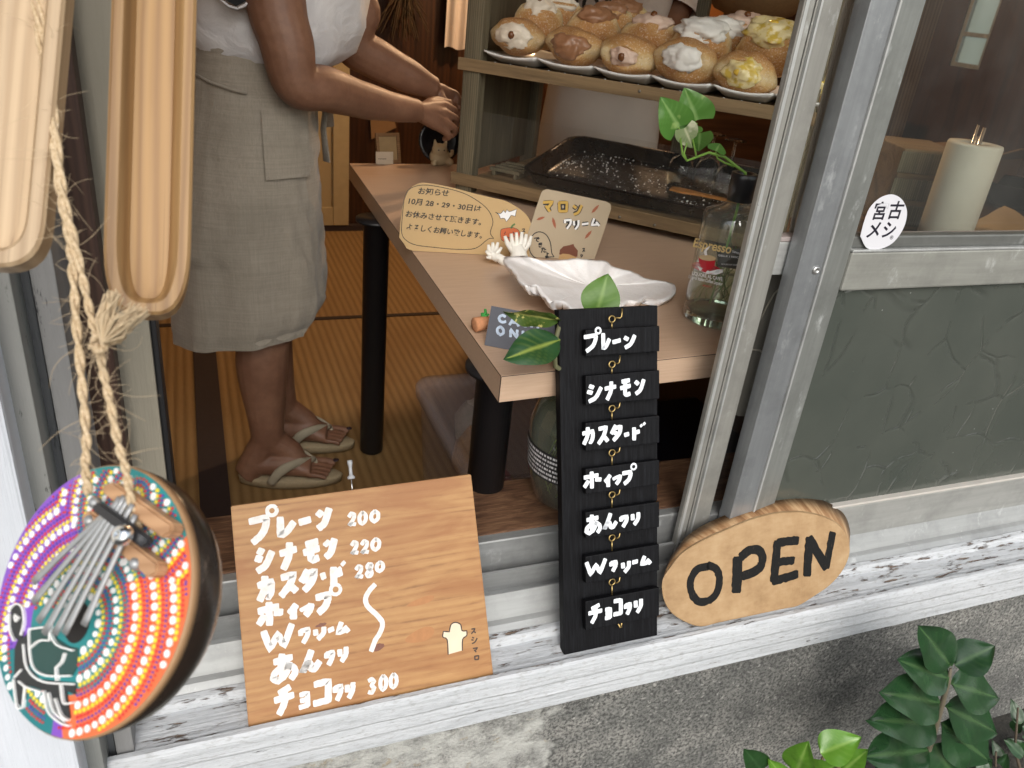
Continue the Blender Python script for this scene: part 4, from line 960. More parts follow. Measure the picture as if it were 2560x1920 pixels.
place_text(B, Fm, [('で',1012,418,1052,452),('き',1040,452,1072,486),('た',1058,482,1098,520),('よ',1085,515,1115,552),('ス',1325,488,1345,515),('シ',1312,525,1332,550)], c8, 6, .1)
B.out('pen_drawing', PEN, t); W1.out('yellow_letters', plain('ochre pen', (.52, .33, .07), .7), t); W2.out('white_letters', plain('white pen', (.8, .8, .8), .7), t)
RUST = plain('rust pencil', (.32, .10, .05), .75)
for (ax, ay), (bx, by), wd in (((1385,265),(1435,210),15), ((1030,308),(1088,288),13), ((1135,290),(1155,365),15), ((1342,430),(1388,375),15)):
    B = Brush(.00025); pa, pb2 = toL(Fm, *c8(ax, ay)), toL(Fm, *c8(bx, by)); nn = Vector((-(pb2-pa).y, (pb2-pa).x)).normalized()*wd*s2*.62
    B.poly([pa, pa.lerp(pb2, .3)+nn, pa.lerp(pb2, .7)+nn*.9, pb2, pa.lerp(pb2, .7)-nn*.9, pa.lerp(pb2, .3)-nn]); B.out('leaf_drawing', RUST, t)
B = Brush(.00025); B.poly([toL(Fm, *c8(*p)) for p in ((1178,530),(1182,500),(1205,478),(1245,470),(1270,462),(1275,478),(1298,505),(1295,545),(1240,545))]); B.out('chestnut_drawing', plain('chestnut pencil', (.15, .045, .02), .6), t)
B = Brush(.00033); B.poly([toL(Fm, *c8(*p)) for p in ((1180,535),(1200,525),(1240,528),(1290,548),(1280,568),(1170,568))]); B.out('chestnut_base_drawing', plain('tan pencil', (.45, .28, .12), .7), t)
# cash card
Fq = card_frame((1210, 862), (1395, 897), radians(38))
t = thing('cash_card', 'dark slate grey card chalked CASH ONLY, half hidden by croton leaves', 'card', Fq)
pk = [tuple(toL(Fq, *c8(*q))) for q in ((697,1112),(742,860),(950,898),(1180,935),(1180,1185),(840,1140))]
m = MB(); m.prism(pk, -.002, 0); m.build('card', plain('slate card', (.075, .078, .095), .6, 0, .1, 60), t)
B = Brush(.0004, .2, 4); place_text(B, Fq, [('C',782,915,842,972),('A',852,930,925,992),('S',935,940,985,1000),('H',990,945,1052,1005),('O',772,988,828,1055),('N',855,1008,918,1068),('L',935,1020,985,1085),('Y',995,1030,1060,1095)], c8, 15, -.12)
B.out('lettering', m_paint('blue chalk', (.50, .60, .74), (.2, .24, .32), .7), t)
m = MB(); m.box((.06, .0, -.06), (.08, .06, -.003)); m.build('stand', KRAFT, t)
# little carrot charm
a, b = onZ(1187, 812, TZ+.014), onZ(1245, 800, TZ+.016)
t = thing('carrot_charm', 'small knitted carrot charm with green top beside the cash card', 'charm', a)
m = MB(); d = b-a; m.tube([d*s for s in (-.02, 0, .3, .6, 1)], [.006, .0115, .011, .009, .004], 14); m.build('carrot', plain('orange knit', (.55, .25, .12), .9, 0, .3, 200, .6, 700), t)
m = MB(); g = onZ(1215, 782, TZ+.028)-a
for k in range(5): m.tube([g*.6+Vector((.004*k-.008, 0, -.006)), g+Vector((.005*cos(k*1.3)-.002, .003*k-.006, .004*sin(k*2)))], [.003, .002], 6)
m.build('leaf_top', plain('green felt', (.05, .30, .06), .9), t)
# ================================================================== OYSTER SHELL
def m_shell():
    t = NT('white oyster shell'); v = t.co(); f = t.noise(v, 35, 5, .6); g = t.noise(v, 140, 5, .65)
    c = t.ramp(f, [(.3, (.76, .74, .73)), (.55, (.83, .82, .82)), (.8, (.85, .84, .84))])
    c = t.mix(t.ramp(g, [(.62, 0), (.75, .4)]), c, (.55, .50, .40)); return t.set(c, .42, 0, t.bump(t.math('ADD', f, t.math('MULTIPLY', g, .4)), .35, .003), Subsurface_Weight=.08, Subsurface_Radius=(.01, .008, .007))
SHELLM = m_shell()
c6 = lambda x, y: (1260+x/4.148, 560+y/4.148)
rim = [((0,345),.055),((120,325),.056),((220,330),.052),((370,375),.047),((520,385),.044),((640,385),.045),((740,345),.052),((850,355),.052),((930,375),.047),((1050,380),.045),((1130,440),.042),((1230,470),.038),((1330,490),.034),((1400,525),.031),((1460,560),.028),((1600,590),.026),((1740,610),.024),((1785,670),.02),((1750,750),.015),((1640,800),.013),((1500,740),.016),((1400,800),.018),((1290,800),.018),((1200,860),.018),((1050,880),.018),((850,900),.02),((700,880),.024),((620,800),.032),((520,790),.038),((470,830),.037),((390,720),.046),((330,620),.054),((270,620),.057),((220,640),.054),((150,560),.055),((90,470),.055),((20,400),.055)]
R3 = [onZ(*c6(*p), TZ+h) for p, h in rim]
R3 = [Vector(p) for p in R3]
def cat3(P, n):
    o = []; N = len(P)
    for i in range(N):
        a, b, c, d = P[i-1], P[i], P[(i+1) % N], P[(i+2) % N]
        for j in range(n):
            t = j/n; o.append(.5*((2*b)+(c-a)*t+(2*a-5*b+4*c-d)*t*t+(3*b-a-3*c+d)*t**3))
    return o
for q_ in range(2): R3 = [Vector((p.x, p.y, (R3[i-1].z+2*p.z+R3[(i+1) % len(R3)].z)/4)) for i, p in enumerate(R3)]
R3 = cat3(R3, 5); NR = len(R3); cen = onZ(*c6(900, 660), TZ+.012)
sh = thing('oyster_shell', 'large white oyster shell lying open on the table like a bowl', 'shell', (cen.x, cen.y, TZ))
rings = []; K = 16
for j in range(K+1):
    t = .02+.98*j/K; rg = []
    for i, p in enumerate(R3):
        q = cen.lerp(p, t); z = TZ+.016+(p.z-TZ-.016)*t**1.5
        z += .0012*nz(i*.35, 3)*t**4 + .002*nz(q.x*30, q.y*30, 2)*t
        rg.append(Vector((q.x-cen.x, q.y-cen.y, z-TZ)))
    rings.append(rg)
out = []
for j in range(K, -1, -1):                                         # rough outer side, tucked under the rim
    t = .02+.98*j/K; rg = []
    for i, p in enumerate(R3):
        s = t*(1.0-.0*t); q = cen.lerp(p, s); d = (q-cen); d.z = 0; dn = d.normalized() if d.length > 1e-6 else Vector((1, 0, 0))
        bul = .012*sin(min(1, (1-t)*3.0)*pi*.5)
        z = TZ+max(.001, (p.z-TZ-.008)*t**1.5-.006+.004*nz(i*.7, j*.9))
        q = q+dn*(.004*nz(i*.45, j*.6)+.003*nz(i*1.3, j*1.7))*t
        rg.append(Vector((q.x-cen.x, q.y-cen.y, z-TZ if j < K else rings[-1][i].z-.004)))
    out.append(rg)
MB().loft(rings+out, False, True).build('shell', SHELLM, sh)
# ================================================================== WHITE CORAL
cbase = onZ(1262, 652, TZ+.004)
crl = thing('coral', 'white finger coral standing behind the left end of the oyster shell', 'coral', (cbase.x, cbase.y, TZ))
m = MB(); O = Vector((cbase.x, cbase.y, TZ)); Yc = cbase.y-.012
def ctube(pts, rad): m.tube([onY(u, v, Yc+dy)-O for u, v, dy in pts], rad, 9)
ctube([(1330,665,.0),(1290,660,0),(1262,655,0),(1240,640,.0)], [.010,.012,.010,.008])
ctube([(1300,655,0),(1296,635,.004),(1290,612,.008)], [.020,.017,.012])
for e in ((1268,608,1262,590),(1280,604,1278,584),(1292,604,1291,581),(1303,604,1305,580),(1312,606,1316,585),(1322,610,1328,590)):
    ctube([(lerp(1294, e[0], .4), 632, .004),(e[0], e[1], .006+.004*nz(e[0], 1)),(e[2], e[3], .01)], [.0062,.0048,.0030])
ctube([(1245,648,0),(1232,640,0),(1228,628,0)], [.008,.0075,.006])
for e in ((1222,636,1215,627),(1222,622,1221,612),(1232,618,1232,606),(1241,620,1245,606),(1246,630,1254,618),(1224,645,1216,643)):
    ctube([(1230, 634, 0),(e[0], e[1], 0),(e[2], e[3], .002*nz(e[0], 3))], [.0055,.0042,.0026])
m.build('branches', plain('white coral', (.78, .76, .70), .6, 0, .06, 120, .5, 500), crl)
# ================================================================== GLASS BOTTLE
bb0 = onZ(1780, 797, TZ); bx, by = bb0.x, bb0.y+.0
bot = thing('glass_bottle', 'clear coffee liqueur bottle with a red cup printed on it, used as a vase', 'bottle', (bx, by, TZ))
def zat(v):                                                        # height above the table of image row v on the bottle axis
    lo, hi = -.2, .6
    for _ in range(40):
        mm = (lo+hi)/2; q = RW.transposed() @ (Vector((bx, by, TZ+mm))-CAMP)
        if q.y/q.z*FPX+960 > v: lo = mm
        else: hi = mm
    return lo
zsh = zat(530); zcb = zat(503); zct = zat(432); Rb = .0535
def m_glass():
    t = NT('bottle glass'); t.set((.93, .97, .95), .02, 0, None, Transmission_Weight=1.0, IOR=1.22); return t.m
GLS = m_glass()
def m_shadowless(): return GLS
prof = [(.0001, 0), (Rb*.93, 0), (Rb, .006), (Rb, zsh-.012), (Rb*.93, zsh), (Rb*.5, zsh+.010), (.0185, zsh+.017), (.0165, zcb), (.0165, zct-.004)]
inn = [(.0120, zct-.004), (.0120, zcb), (.014, zsh+.014), (Rb*.45, zsh+.006), (Rb*.88, zsh-.005), (Rb-.004, zsh-.016), (Rb-.004, .022), (Rb*.8, .014), (.0001, .012)]
BGL = glass_thin('thin bottle glass', (.93, .965, .95), .02, 1.6, .05, 2.2)
MB().lathe([(.0001, .0005), (Rb*.92, .0005), (Rb*.985, .006), (Rb*.985, .018), (Rb*.8, .012), (.0001, .009)], 40).build('base', GLS, bot)
MB().lathe(prof+inn, 48).build('glass', BGL, bot)
MB().lathe([(.0001, .0125), (Rb*.8, .0145), (Rb-.0042, .0225), (Rb-.0042, zat(690)), (.0001, zat(690))], 40).build('water', glass_thin('vase water', (.86, .90, .80), 0, 1.33, .0, .8), bot)
MB().lathe([(.0170, zcb), (.0205, zcb+.001), (.0215, zct-.008), (.0212, zct-.001), (.0185, zct), (.0125, zct-.001), (.0125, zct-.012)], 36).build('neck_band', plain('black shrink band', (.012, .012, .014), .3), bot)
vd = Vector((-bx, -by, 0)).normalized()
def onbot(u, v, rr=Rb+.0006):                                      # photo pixel -> point on the bottle's wall, in bottle coordinates
    r = ray(u, v); o = CAMP-Vector((bx, by, TZ)); a = r.x**2+r.y**2; b = 2*(o.x*r.x+o.y*r.y); c = o.x**2+o.y**2-rr*rr
    D = max(0, b*b-4*a*c); s = (-b-math.sqrt(D))/(2*a); return o+r*s
cb4 = lambda x, y: (1640+x/3.6065, 400+y/3.6065)
def botpoly(pts, name, mt, rr):
    n = len(pts); P = [onbot(*cb4(*p), rr) for p in pts]; c = sum(P, Vector((0, 0, 0)))/n
    c = Vector((c.x, c.y, 0)).normalized()*rr+Vector((0, 0, c.z))
    MB().add(P+[c], [[i, (i+1) % n, n] for i in range(n)]).build(name, mt, bot)
RED = plain('red print', (.45, .012, .025), .35); WPR = plain('white print', (.75, .75, .76), .4); GOLD = plain('gold print', (.62, .46, .20), .4)
def ell(cx, cy, a, b, n=24, rot=0): return [(cx+a*cos(2*pi*i/n)*cos(rot)-b*sin(2*pi*i/n)*sin(rot), cy+a*cos(2*pi*i/n)*sin(rot)+b*sin(2*pi*i/n)*cos(rot)) for i in range(n)]
botpoly(ell(460, 975, 142, 42, 24, .25), 'saucer_print', RED, Rb+.0004)
botpoly([(375,955),(400,990),(460,1015),(530,1010),(560,985),(605,985),(600,1015),(540,1035),(450,1025),(390,995)], 'saucer_rim_print', WPR, Rb+.0007)
botpoly([(382,872),(420,900),(480,910),(535,905),(528,950),(500,985),(455,992),(410,970),(390,930)], 'cup_print', RED, Rb+.001)
botpoly(ell(462, 882, 78, 26, 24, .12), 'coffee_print', plain('coffee print', (.50, .38, .22), .4), Rb+.0012)
botpoly([(440,860),(432,830),(450,795),(490,775),(465,805),(455,830),(462,858)], 'steam_print', WPR, Rb+.0014)
botpoly([(545,815),(770,800),(770,990),(560,960)], 'dark_label_print', plain('dark label', (.05, .045, .04), .5), Rb+.0002)
def bottext(txt, x0, y0, x1, y1, size, mt, bold=0, shear=0):
    M0 = Matrix.Identity(4); o = text_mesh(txt, 1, M0, mt, bot, 'lettering', bold, shear, 'CENTER', 0)
    xs = [v.co.x for v in o.data.vertices]; mn, mx = min(xs), max(xs)
    for v in o.data.vertices:
        s = (v.co.x-mn)/(mx-mn); cx_ = lerp(x0, x1, s); cy_ = lerp(y0, y1, s)-v.co.y*size
        v.co = onbot(*cb4(cx_, cy_), Rb+.0011)
bottext('Espresso', 330, 745, 680, 810, 120, GOLD, .02, .35)
bottext('LIQUORE AL CAFFÈ', 325, 1020, 600, 1080, 44, WPR, .015)
bottext('Original Italian Coffee Liqueur', 290, 1050, 600, 1120, 46, WPR, .01, .4)
bottext('GIELLE 1 NOC', 560, 860, 745, 880, 24, WPR, .01); bottext('ESPRESSO', 690, 825, 775, 855, 26, WPR, .01)
bottext('HOURS OF COFFEE', 590, 940, 760, 950, 20, WPR)
bottext('ARABICA', 420, 1130, 500, 1145, 24, RED)
bottext('♣', 650, 250, 690, 250, 50, GOLD) if False else None
GRN = plain('stem green', (.16, .30, .05), .45, 0, .2, 80)
# ---- pothos cutting in the bottle
def m_leaf(name, a, b, vein, spots=None, sc=60, gloss=.35, thr=(.60, .66)):
    t = NT(name); v = t.co(); f = t.noise(v, sc*.5, 4)
    c = t.mix(f, a, b)
    at = t.n('ShaderNodeAttribute', attribute_name='rib'); 
    c = t.mix(t.ramp(t.noise(v, sc*.9, 6, .75), [(.66, 0), (.74, .55)]), c, (.10, .075, .03)); c = t.mix(t.ramp(t.noise(v, 9, 3), [(.35, .5), (.6, 0)]), c, [x*.6 for x in a])
    if spots: c = t.mix(t.ramp(t.noise(v, sc, 3, .5), [(thr[0], 0), (thr[1], .9)]), c, spots)
    c = t.mix(at.outputs['Fac'], c, vein)
    return t.set(c, gloss, 0, t.bump(t.noise(v, sc*2.5, 3), .25, .0015), Subsurface_Weight=.0, Transmission_Weight=0.0)
def leaf(base, tip, width, normal, mt, name='leaf', parent=None, curl=.1, fold=.2, heart=0, org=Vector((0, 0, 0)), blunt=.5, wav=.0, sd=0):
    """blade from base to tip; heart 0..1 puts the widest point nearer the stalk"""
    base, tip = Vector(base), Vector(tip); ax = tip-base; L = ax.length; ax = ax/L; nn = Vector(normal); nn = (nn-ax*nn.dot(ax)).normalized(); sd_ = ax.cross(nn)
    NU, NV = 22, 12; vs = []; rib = []; fs = []
    for i in range(NU+1):
        u = i/NU
        if heart: w_ = (math.sin(pi*min(1, (u*.93+.07)**.55))**.8)*(1-.15*u)
        else: w_ = math.sin(pi*(u**blunt))**.88 if 0 < u < 1 else 0
        w_ *= width/2
        for j in range(NV+1):
            s = -1+2*j/NV; back = -heart*.16*L*(abs(s)**1.2)*(1-u)**4 if heart else 0
            p = base+ax*(u*L+back)+sd_*(s*w_)+nn*(fold*abs(s)*w_ - curl*L*(u*u) + .03*L*nz(u*3+sd, s*1.3+sd)+wav*L*sin(u*14+s)*abs(s)*.04)
            vs.append(p-org)
            rib.append(max(0, 1-abs(s)*w_/(width*.022+1e-6))*(.8 if u < .95 else 0)+.35*max(0, 1-abs(((u*7-abs(s)*2.0) % 1)-.5)*9)*(1 if abs(s) > .08 else 0)*.5)
    n = NV+1
    for i in range(NU):
        for j in range(NV): fs.append([i*n+j, i*n+j+1, (i+1)*n+j+1, (i+1)*n+j])
    mb = MB(); mb.add(vs, fs, True); o = mb.build(name, mt, parent)
    if len(o.data.vertices) == len(rib):
        at = o.data.attributes.new('rib', 'FLOAT', 'POINT'); at.data.foreach_set('value', rib)
    return o
POTH = m_leaf('pothos leaf', (.05, .16, .025), (.11, .25, .045), (.22, .36, .12), (.30, .42, .14), 26, .3, (.63, .70))
POTHV = m_leaf('variegated pothos leaf', (.10, .22, .05), (.62, .64, .42), (.66, .68, .45), (.70, .72, .52), 30, .3, (.50, .60))
cp = lambda x, y: (1200+x/2.765, y/2.765)
Pd = lambda x, y, dy=0: onY(*cp(x, y), by+dy)
O = Vector((bx, by, TZ)); ps = thing('pothos_cutting', 'green pothos cutting growing from the black necked bottle', 'plant', (bx, by, TZ))
m = MB(); top = Vector((0, 0, zct))
m.tube([Vector((-.012, .0, .03)), Vector((-.006, 0, .09)), Vector((0, 0, zcb-.01)), Vector((.0, 0, zct)), Pd(1745,1130)-O, Pd(1690,1085)-O, Pd(1580,1055)-O, Pd(1500,1085)-O, Pd(1430,1110)-O, Pd(1400,1070)-O, Pd(1385,960)-O, Pd(1375,880)-O], [.002,.002,.0022,.0026,.0026,.0025,.0022,.002,.002,.0018,.0016,.0014], 8)
m.tube([Pd(1755,1150)-O, Pd(1690,1125)-O, Pd(1640,1095)-O, Pd(1628,1050)-O], [.002,.0017,.0014,.0012], 8)
m.tube([Pd(1430,1110)-O, Pd(1410,1060)-O, Pd(1430,990)-O], [.0018,.0016,.001], 8); m.tube([Pd(1495,1090)-O, Pd(1490,1055)-O, Pd(1470,960)-O, Pd(1500,850)-O], [.0018,.0016,.0014,.0013], 8)
m.build('stem', GRN, ps)
nV = (CAMP-Pd(1450, 900)).normalized()
for bx_, by_, tx_, ty_, wd, mt, h in ((1375,878,1250,672,.060,POTH,1),(1500,830,1415,608,.066,POTH,1),(1460,900,1510,1050,.05,POTHV,1),(1415,885,1475,1030,.04,POTHV,1),(1520,920,1510,1050,.045,POTH,1),(1480,860,1450,920,.035,POTH,1),(1630,1045,1660,990,.034,POTH,1)):
    pa, pb_ = Pd(bx_, by_, -.005*(wd*100 % 3)), Pd(tx_, ty_, .004); 
    if (bx_, tx_) == (1460, 1510): continue
    leaf(pa, pb_, wd*.95, nV+Vector((.15*nz(bx_), 0, .2)), mt, 'leaf', ps, .05, .12, 1, O, sd=bx_)
# hairy roots in the water
m = MB(); rnd = random.Random(5)
for k in range(12):
    p = Vector((rnd.uniform(-.02, .02), rnd.uniform(-.02, .02), .10+rnd.random()*.06)); pts = [p]
    for s in range(6): p = p+Vector((rnd.uniform(-.014, .014), rnd.uniform(-.014, .014), -.015-.004*rnd.random())); p.x = max(-.045, min(.045, p.x)); p.y = max(-.02, min(.02, p.y)); p.z = max(.026, p.z); pts.append(p)
    m.tube(pts, [.0011, .001, .0009, .0008, .0008, .0007, .0005], 5)
m.build('roots', plain('root green', (.10, .15, .03), .6), ps)
# ================================================================== GLASS JAR ON THE THRESHOLD
jx = onY(1328, 1120, .995).x+.078; jy = .995; JZ = .4327
jar = thing('glass_jar', 'round greenish glass jar with a printed label on the wooden threshold', 'jar', (jx, jy, JZ))
pr = [(.0001, 0), (.052, 0), (.060, .006), (.072, .05), (.078, .11), (.077, .145), (.066, .178), (.046, .198), (.034, .206), (.034, .216)]
JG = glass_thin('greenish jar glass', (.74, .80, .64), .03, 1.55, .10, 2.0)
MB().lathe(pr+[(r-.003, z) for r, z in pr[::-1][:-2]]+[(.0001, .01)], 40).build('glass', JG, jar)
MB().lathe([(.0001, .011), (.056, .012), (.070, .06), (.073, .09), (.0001, .09)], 36).build('water', glass_thin('murky water', (.62, .68, .44), .0, 1.33, .08, .6), jar)
lb = MB(); a0, a1 = radians(150), radians(262); rr = .0786
def jr(z): 
    for (r0, z0), (r1, z1) in zip(pr, pr[1:]):
        if z0 <= z <= z1: return lerp(r0, r1, (z-z0)/(z1-z0+1e-9))+.0007
lb.loft([[Vector((jr(z)*cos(lerp(a0, a1, i/24)), jr(z)*sin(lerp(a0, a1, i/24)), z)) for i in range(25)] for z in (.062, .075, .09, .105, .115)], False, True, 0, False)
lb.build('label', plain('black label', (.015, .015, .016), .5), jar)
cu_txt = ['JAR OF COFFEE BEANS', 'KEEP IN A COOL DRY PLACE', 'NET WEIGHT 400 G', 'STORE UPRIGHT']
lt = MB(); rnd = random.Random(11)
for row in range(6):                                               # small print: too small to read in the photo, only its texture shows
    z = .066+row*.0082; a = a0+.1
    while a < a1-.05:
        w_ = rnd.uniform(.02, .06); r_ = jr(z)+.0004; r2 = jr(z+.004)+.0004
        lt.add([Vector((r_*cos(a), r_*sin(a), z)), Vector((r_*cos(a+w_), r_*sin(a+w_), z)), Vector((r2*cos(a+w_), r2*sin(a+w_), z+.004)), Vector((r2*cos(a), r2*sin(a), z+.004))], [[0, 1, 2, 3]]); a += w_+rnd.choice((.012, .012, .03))
lt.build('small_print', WPR, jar)
# ---- croton sprig rising behind the black board
CROT = m_leaf('croton leaf dark', (.010, .045, .012), (.022, .075, .02), (.26, .32, .06), (.50, .45, .10), 42, .42, (.70, .74))
CROTL = m_leaf('croton leaf bright', (.05, .13, .010), (.085, .18, .015), (.16, .26, .06), (.30, .36, .08), 55, .5, (.72, .78))
CROTS = m_leaf('croton leaf streaked', (.03, .07, .012), (.06, .10, .015), (.40, .40, .12), (.46, .42, .14), 90, .3, (.60, .66))
O = Vector((jx, jy, JZ)); cr = thing('croton_sprig', 'croton sprig with dark, streaked and bright green leaves behind the black board', 'plant', (jx, jy, JZ))
hub = onY(1486, 800, .975); m = MB(); neck = Vector((jx, jy-.0, JZ+.21))
m.tube([Vector((jx-.02, jy+.01, JZ+.04)), Vector((jx, jy, JZ+.15)), neck, onY(1388, 915, .912), onY(1386, 862, .925), onY(1402, 800, .95), onY(1440, 795, .965), hub], .0035, 8)
m.build('stem', plain('croton stem', (.12, .12, .06), .6), cr)
for o_ in cr.children: o_.data.transform(Matrix.Translation(-O))
def crl_(b_, t_, yb, yt, w_, mt, nrm, **k): leaf(onY(*b_, yb), onY(*t_, yt), w_, nrm, mt, 'leaf', cr, org=O, **k)
vN = (CAMP-onY(1350, 850, .9)).normalized()
crl_((1400, 850), (1265, 893), .918, .868, .052, CROT, vN+Vector((0, 0, .25)), curl=.06, fold=.10, blunt=.8, wav=.3, sd=3)
crl_((1402, 802), (1253, 772), .948, .915, .030, CROTS, vN+Vector((0, 0, -.5)), curl=-.04, fold=.55, blunt=.9, wav=.5, sd=6)
crl_((1486, 800), (1521, 684), .975, .99, .060, CROTL, vN+Vector((.15, 0, 0)), curl=.03, fold=.06, blunt=.85, sd=9)
m = MB(); rnd = random.Random(8)
for k in range(10):
    p = Vector((rnd.uniform(-.03, .0), -.02+rnd.uniform(-.02, .02), .13)); pts = [p]
    for s in range(5): p = p+Vector((rnd.uniform(-.016, .01), rnd.uniform(-.012, .008), -.02)); pts.append(p)
    m.tube([q for q in pts if math.hypot(q.x, q.y) < .066], .0009, 5) if sum(math.hypot(q.x, q.y) < .066 for q in pts) > 2 else None
m.build('roots', plain('pale root', (.40, .46, .14), .6), cr)
# ================================================================== STORAGE BOXES UNDER THE TABLE
bx0, by0, bx1, by1, bz = .468, 1.23, .86, 1.73, .30
O = Vector((bx0, by0, 0)); sbx = thing('storage_box', 'translucent lidded plastic box full of colourful packets under the table', 'storage box', O)
def m_trans(name, col, a=.45):
    t = NT(name); t.set(col, .35); tr = t.n('ShaderNodeBsdfTransparent'); k = t.n('ShaderNodeMixShader'); k.inputs[0].default_value = a
    t.l(tr.outputs[0], k.inputs[1]); t.l(t.b.outputs[0], k.inputs[2]); t.l(k.outputs[0], t.out.inputs[0]); return t.m
TRB = m_trans('translucent box plastic', (.40, .37, .39), .14); TRL = m_trans('translucent lid plastic', (.50, .46, .48), .30)
W_, D_ = bx1-bx0, by1-by0
m = MB(); rr_ = lambda i, z, r: [Vector((x, y, z)) for x, y in rrect(i, i, W_-i, D_-i, r, 5)]
m.loft([rr_(.03, .002, .03), rr_(.012, .27, .04)], False, True); m.add(rr_(.03, .002, .03), [list(range(24))]); m.build('body', TRB, sbx)
m = MB(); m.loft([rr_(.002, .262, .045), rr_(.0, .285, .045), rr_(.006, .296, .042), rr_(.03, .296, .03), rr_(.036, .284, .03), rr_(.05, .284, .02)], True, True); m.build('lid', TRL, sbx)
for i, (c, x, y, z, l, nm, lab) in enumerate((((.55, .10, .14), .07, .12, .19, .13, 'pink', 'pink patterned packet inside the translucent storage box'), ((.60, .32, .08), .08, .27, .19, .12, 'orange', 'orange packet inside the translucent storage box'), ((.62, .58, .50), .12, .40, .20, .1, 'pale', 'pale packet at the back of the translucent storage box'))):
    m = MB(); m.ball((0, 0, 0), (.05, l*.5, .07), 3, None, .25, 2.2, True, i+2)
    tag(m.build('packet', plain(nm+' packet', c, .35, 0, .55, 45), None, Matrix.Translation(O+Vector((x+.02, y, z)))), lab, 'packet', 'packets in the storage box')
m = MB(); m.box((0, 0, 0), (.36, .42, .26), .015); m.build('box', plain('navy plastic', (.012, .017, .04), .4), thing('navy_box', 'dark navy plastic box under the table behind the black menu board', 'box', (.90, 1.15, 0)))
# ================================================================== CLOTH AND CORDS BEHIND THE GLASS
cl = MB(); x0, x1 = .765, 1.02; zt, zb_ = .856, .60
g = [[Vector((lerp(x0, x1, i/30), .934+.008*sin(i*.7)+.003*nz(i*.5, j*.3), lerp(zt, zb_, j/16)+(.004*sin(i*.9) if j == 16 else 0))) for i in range(31)] for j in range(17)]
cl.loft(g, False, True, 0, False)
def m_cloth():
    t = NT('grey woven cloth'); v = t.co(); f = t.wave(v, 260, .4, 2, 2, 'Z'); h = t.wave(v, 260, .4, 2, 2, 'X')
    ff = t.math('MULTIPLY', f, h); c = t.ramp(ff, [(.1, (.20, .185, .16)), (.7, (.32, .30, .265))]); return t.set(c, .9, 0, t.bump(ff, .4, .001))
tag(cl.build('cloth', m_cloth()), 'grey woven cloth hanging behind the glass between the two window frames', 'cloth')
rp = MB()
for k in range(7):
    a_ = onY(2124+k*9, -60, .925); pts = []
    for s in range(26):
        t = s/25; u = lerp(2128+k*7.5, 1973+k*4.6, t)+3*nz(k*3.1, t*5)*(t**2*2); v = lerp(-60, 592, t); pts.append(onY(u, v, .921+.004*(k % 3)))
    rp.tube(pts, .0020, 7)
t_ = NT('cotton cord'); v = t_.co(); f = t_.wave(t_.co((1, 1, 1), rot=(0, .6, 0)), 330, .6, 2, 1, 'Z')
CORD = t_.set(t_.ramp(f, [(.2, (.36, .31, .25)), (.8, (.58, .53, .46))]), .85, 0, t_.bump(f, .6, .001))
tag(rp.build('blind_cords', CORD), 'bundle of pale twisted blind cords hanging between the two window frames', 'cord')
lp = MB(); lp.tube([onY(u, v, .926) for u, v in ((1900,800),(1915,770),(1935,735),(1955,715),(1975,712),(1984,722),(1980,740))], .0013, 6); tag(lp.build('thin_cord', plain('thin cord', (.5, .46, .38), .8)), 'thin looped cord in front of the grey cloth behind the glass', 'cord')
wr = MB(); wr.tube([onY(u, v, .927) for u, v in ((1880,874),(1900,876),(1910,885),(1909,910),(1900,940),(1893,962))], .0016, 6); tag(wr.build('hook_wire', plain('pale wire', (.5, .45, .38), .5)), 'pale bent wire hook over the lower hem of the grey cloth', 'wire')
# ================================================================== PAINTED THUMB PIANO (coconut shell)
def camv(x, y, z): return RW @ Vector((x, y, z))
KD = .42
# the disc's tilt and size were fitted to sixteen points of its rim
kn_ = camv(cos(-.2638)*sin(-.4163), sin(-.2638), -cos(-.2638)*cos(-.4163)); ko = onD(221.3, 1490.6, KD); KR = .0700
kx_ = camv(1, 0, 0); kx_ = (kx_-kn_*kx_.dot(kn_)).normalized(); Fka = frame(ko, kx_, kn_.cross(kx_))
c5 = lambda x, y: (x/2.073, 1100+y/2.073)
kl = lambda x, y: toL(Fka, *c5(x, y))
Fkz = Fka @ Matrix.Translation((0, 0, .012)); klz = lambda x, y: toL(Fkz, *c5(x, y))
kal = thing('thumb_piano', 'round coconut thumb piano painted with rainbow dots hanging by jute cord at left', 'thumb piano', Fka)
def m_coco():
    t = NT('polished coconut shell'); v = t.co(); f = t.noise(v, 25, 5, .6); s = t.ramp(t.noise(t.co((1, 1, 3)), 45, 5, .7), [(.62, 0), (.7, .5)])
    c = t.mix(s, t.mix(f, (.012, .008, .006), (.035, .022, .016)), (.14, .10, .08)); return t.set(c, t.math('ADD', t.math('MULTIPLY', f, .25), .14), 0, t.bump(f, .15, .002))
MB().lathe([(KR*.985, -.006), (KR*.99, -.008), (KR*.985, -.013), (KR*.955, -.022), (KR*.86, -.032), (KR*.62, -.040), (KR*.25, -.044), (.0001, -.0445)], 64).build('shell', m_coco(), kal)
MB().lathe([(.0001, -.0005), (KR*.99, -.0005), (KR, -.0015), (KR*.995, -.0058), (KR*.9, -.0058)], 72).build('rim', plain('thin wood rim', (.34, .20, .10), .6), kal)
K1, K2 = kl(400, 950), kl(705, 300); KH = kl(400, 945)
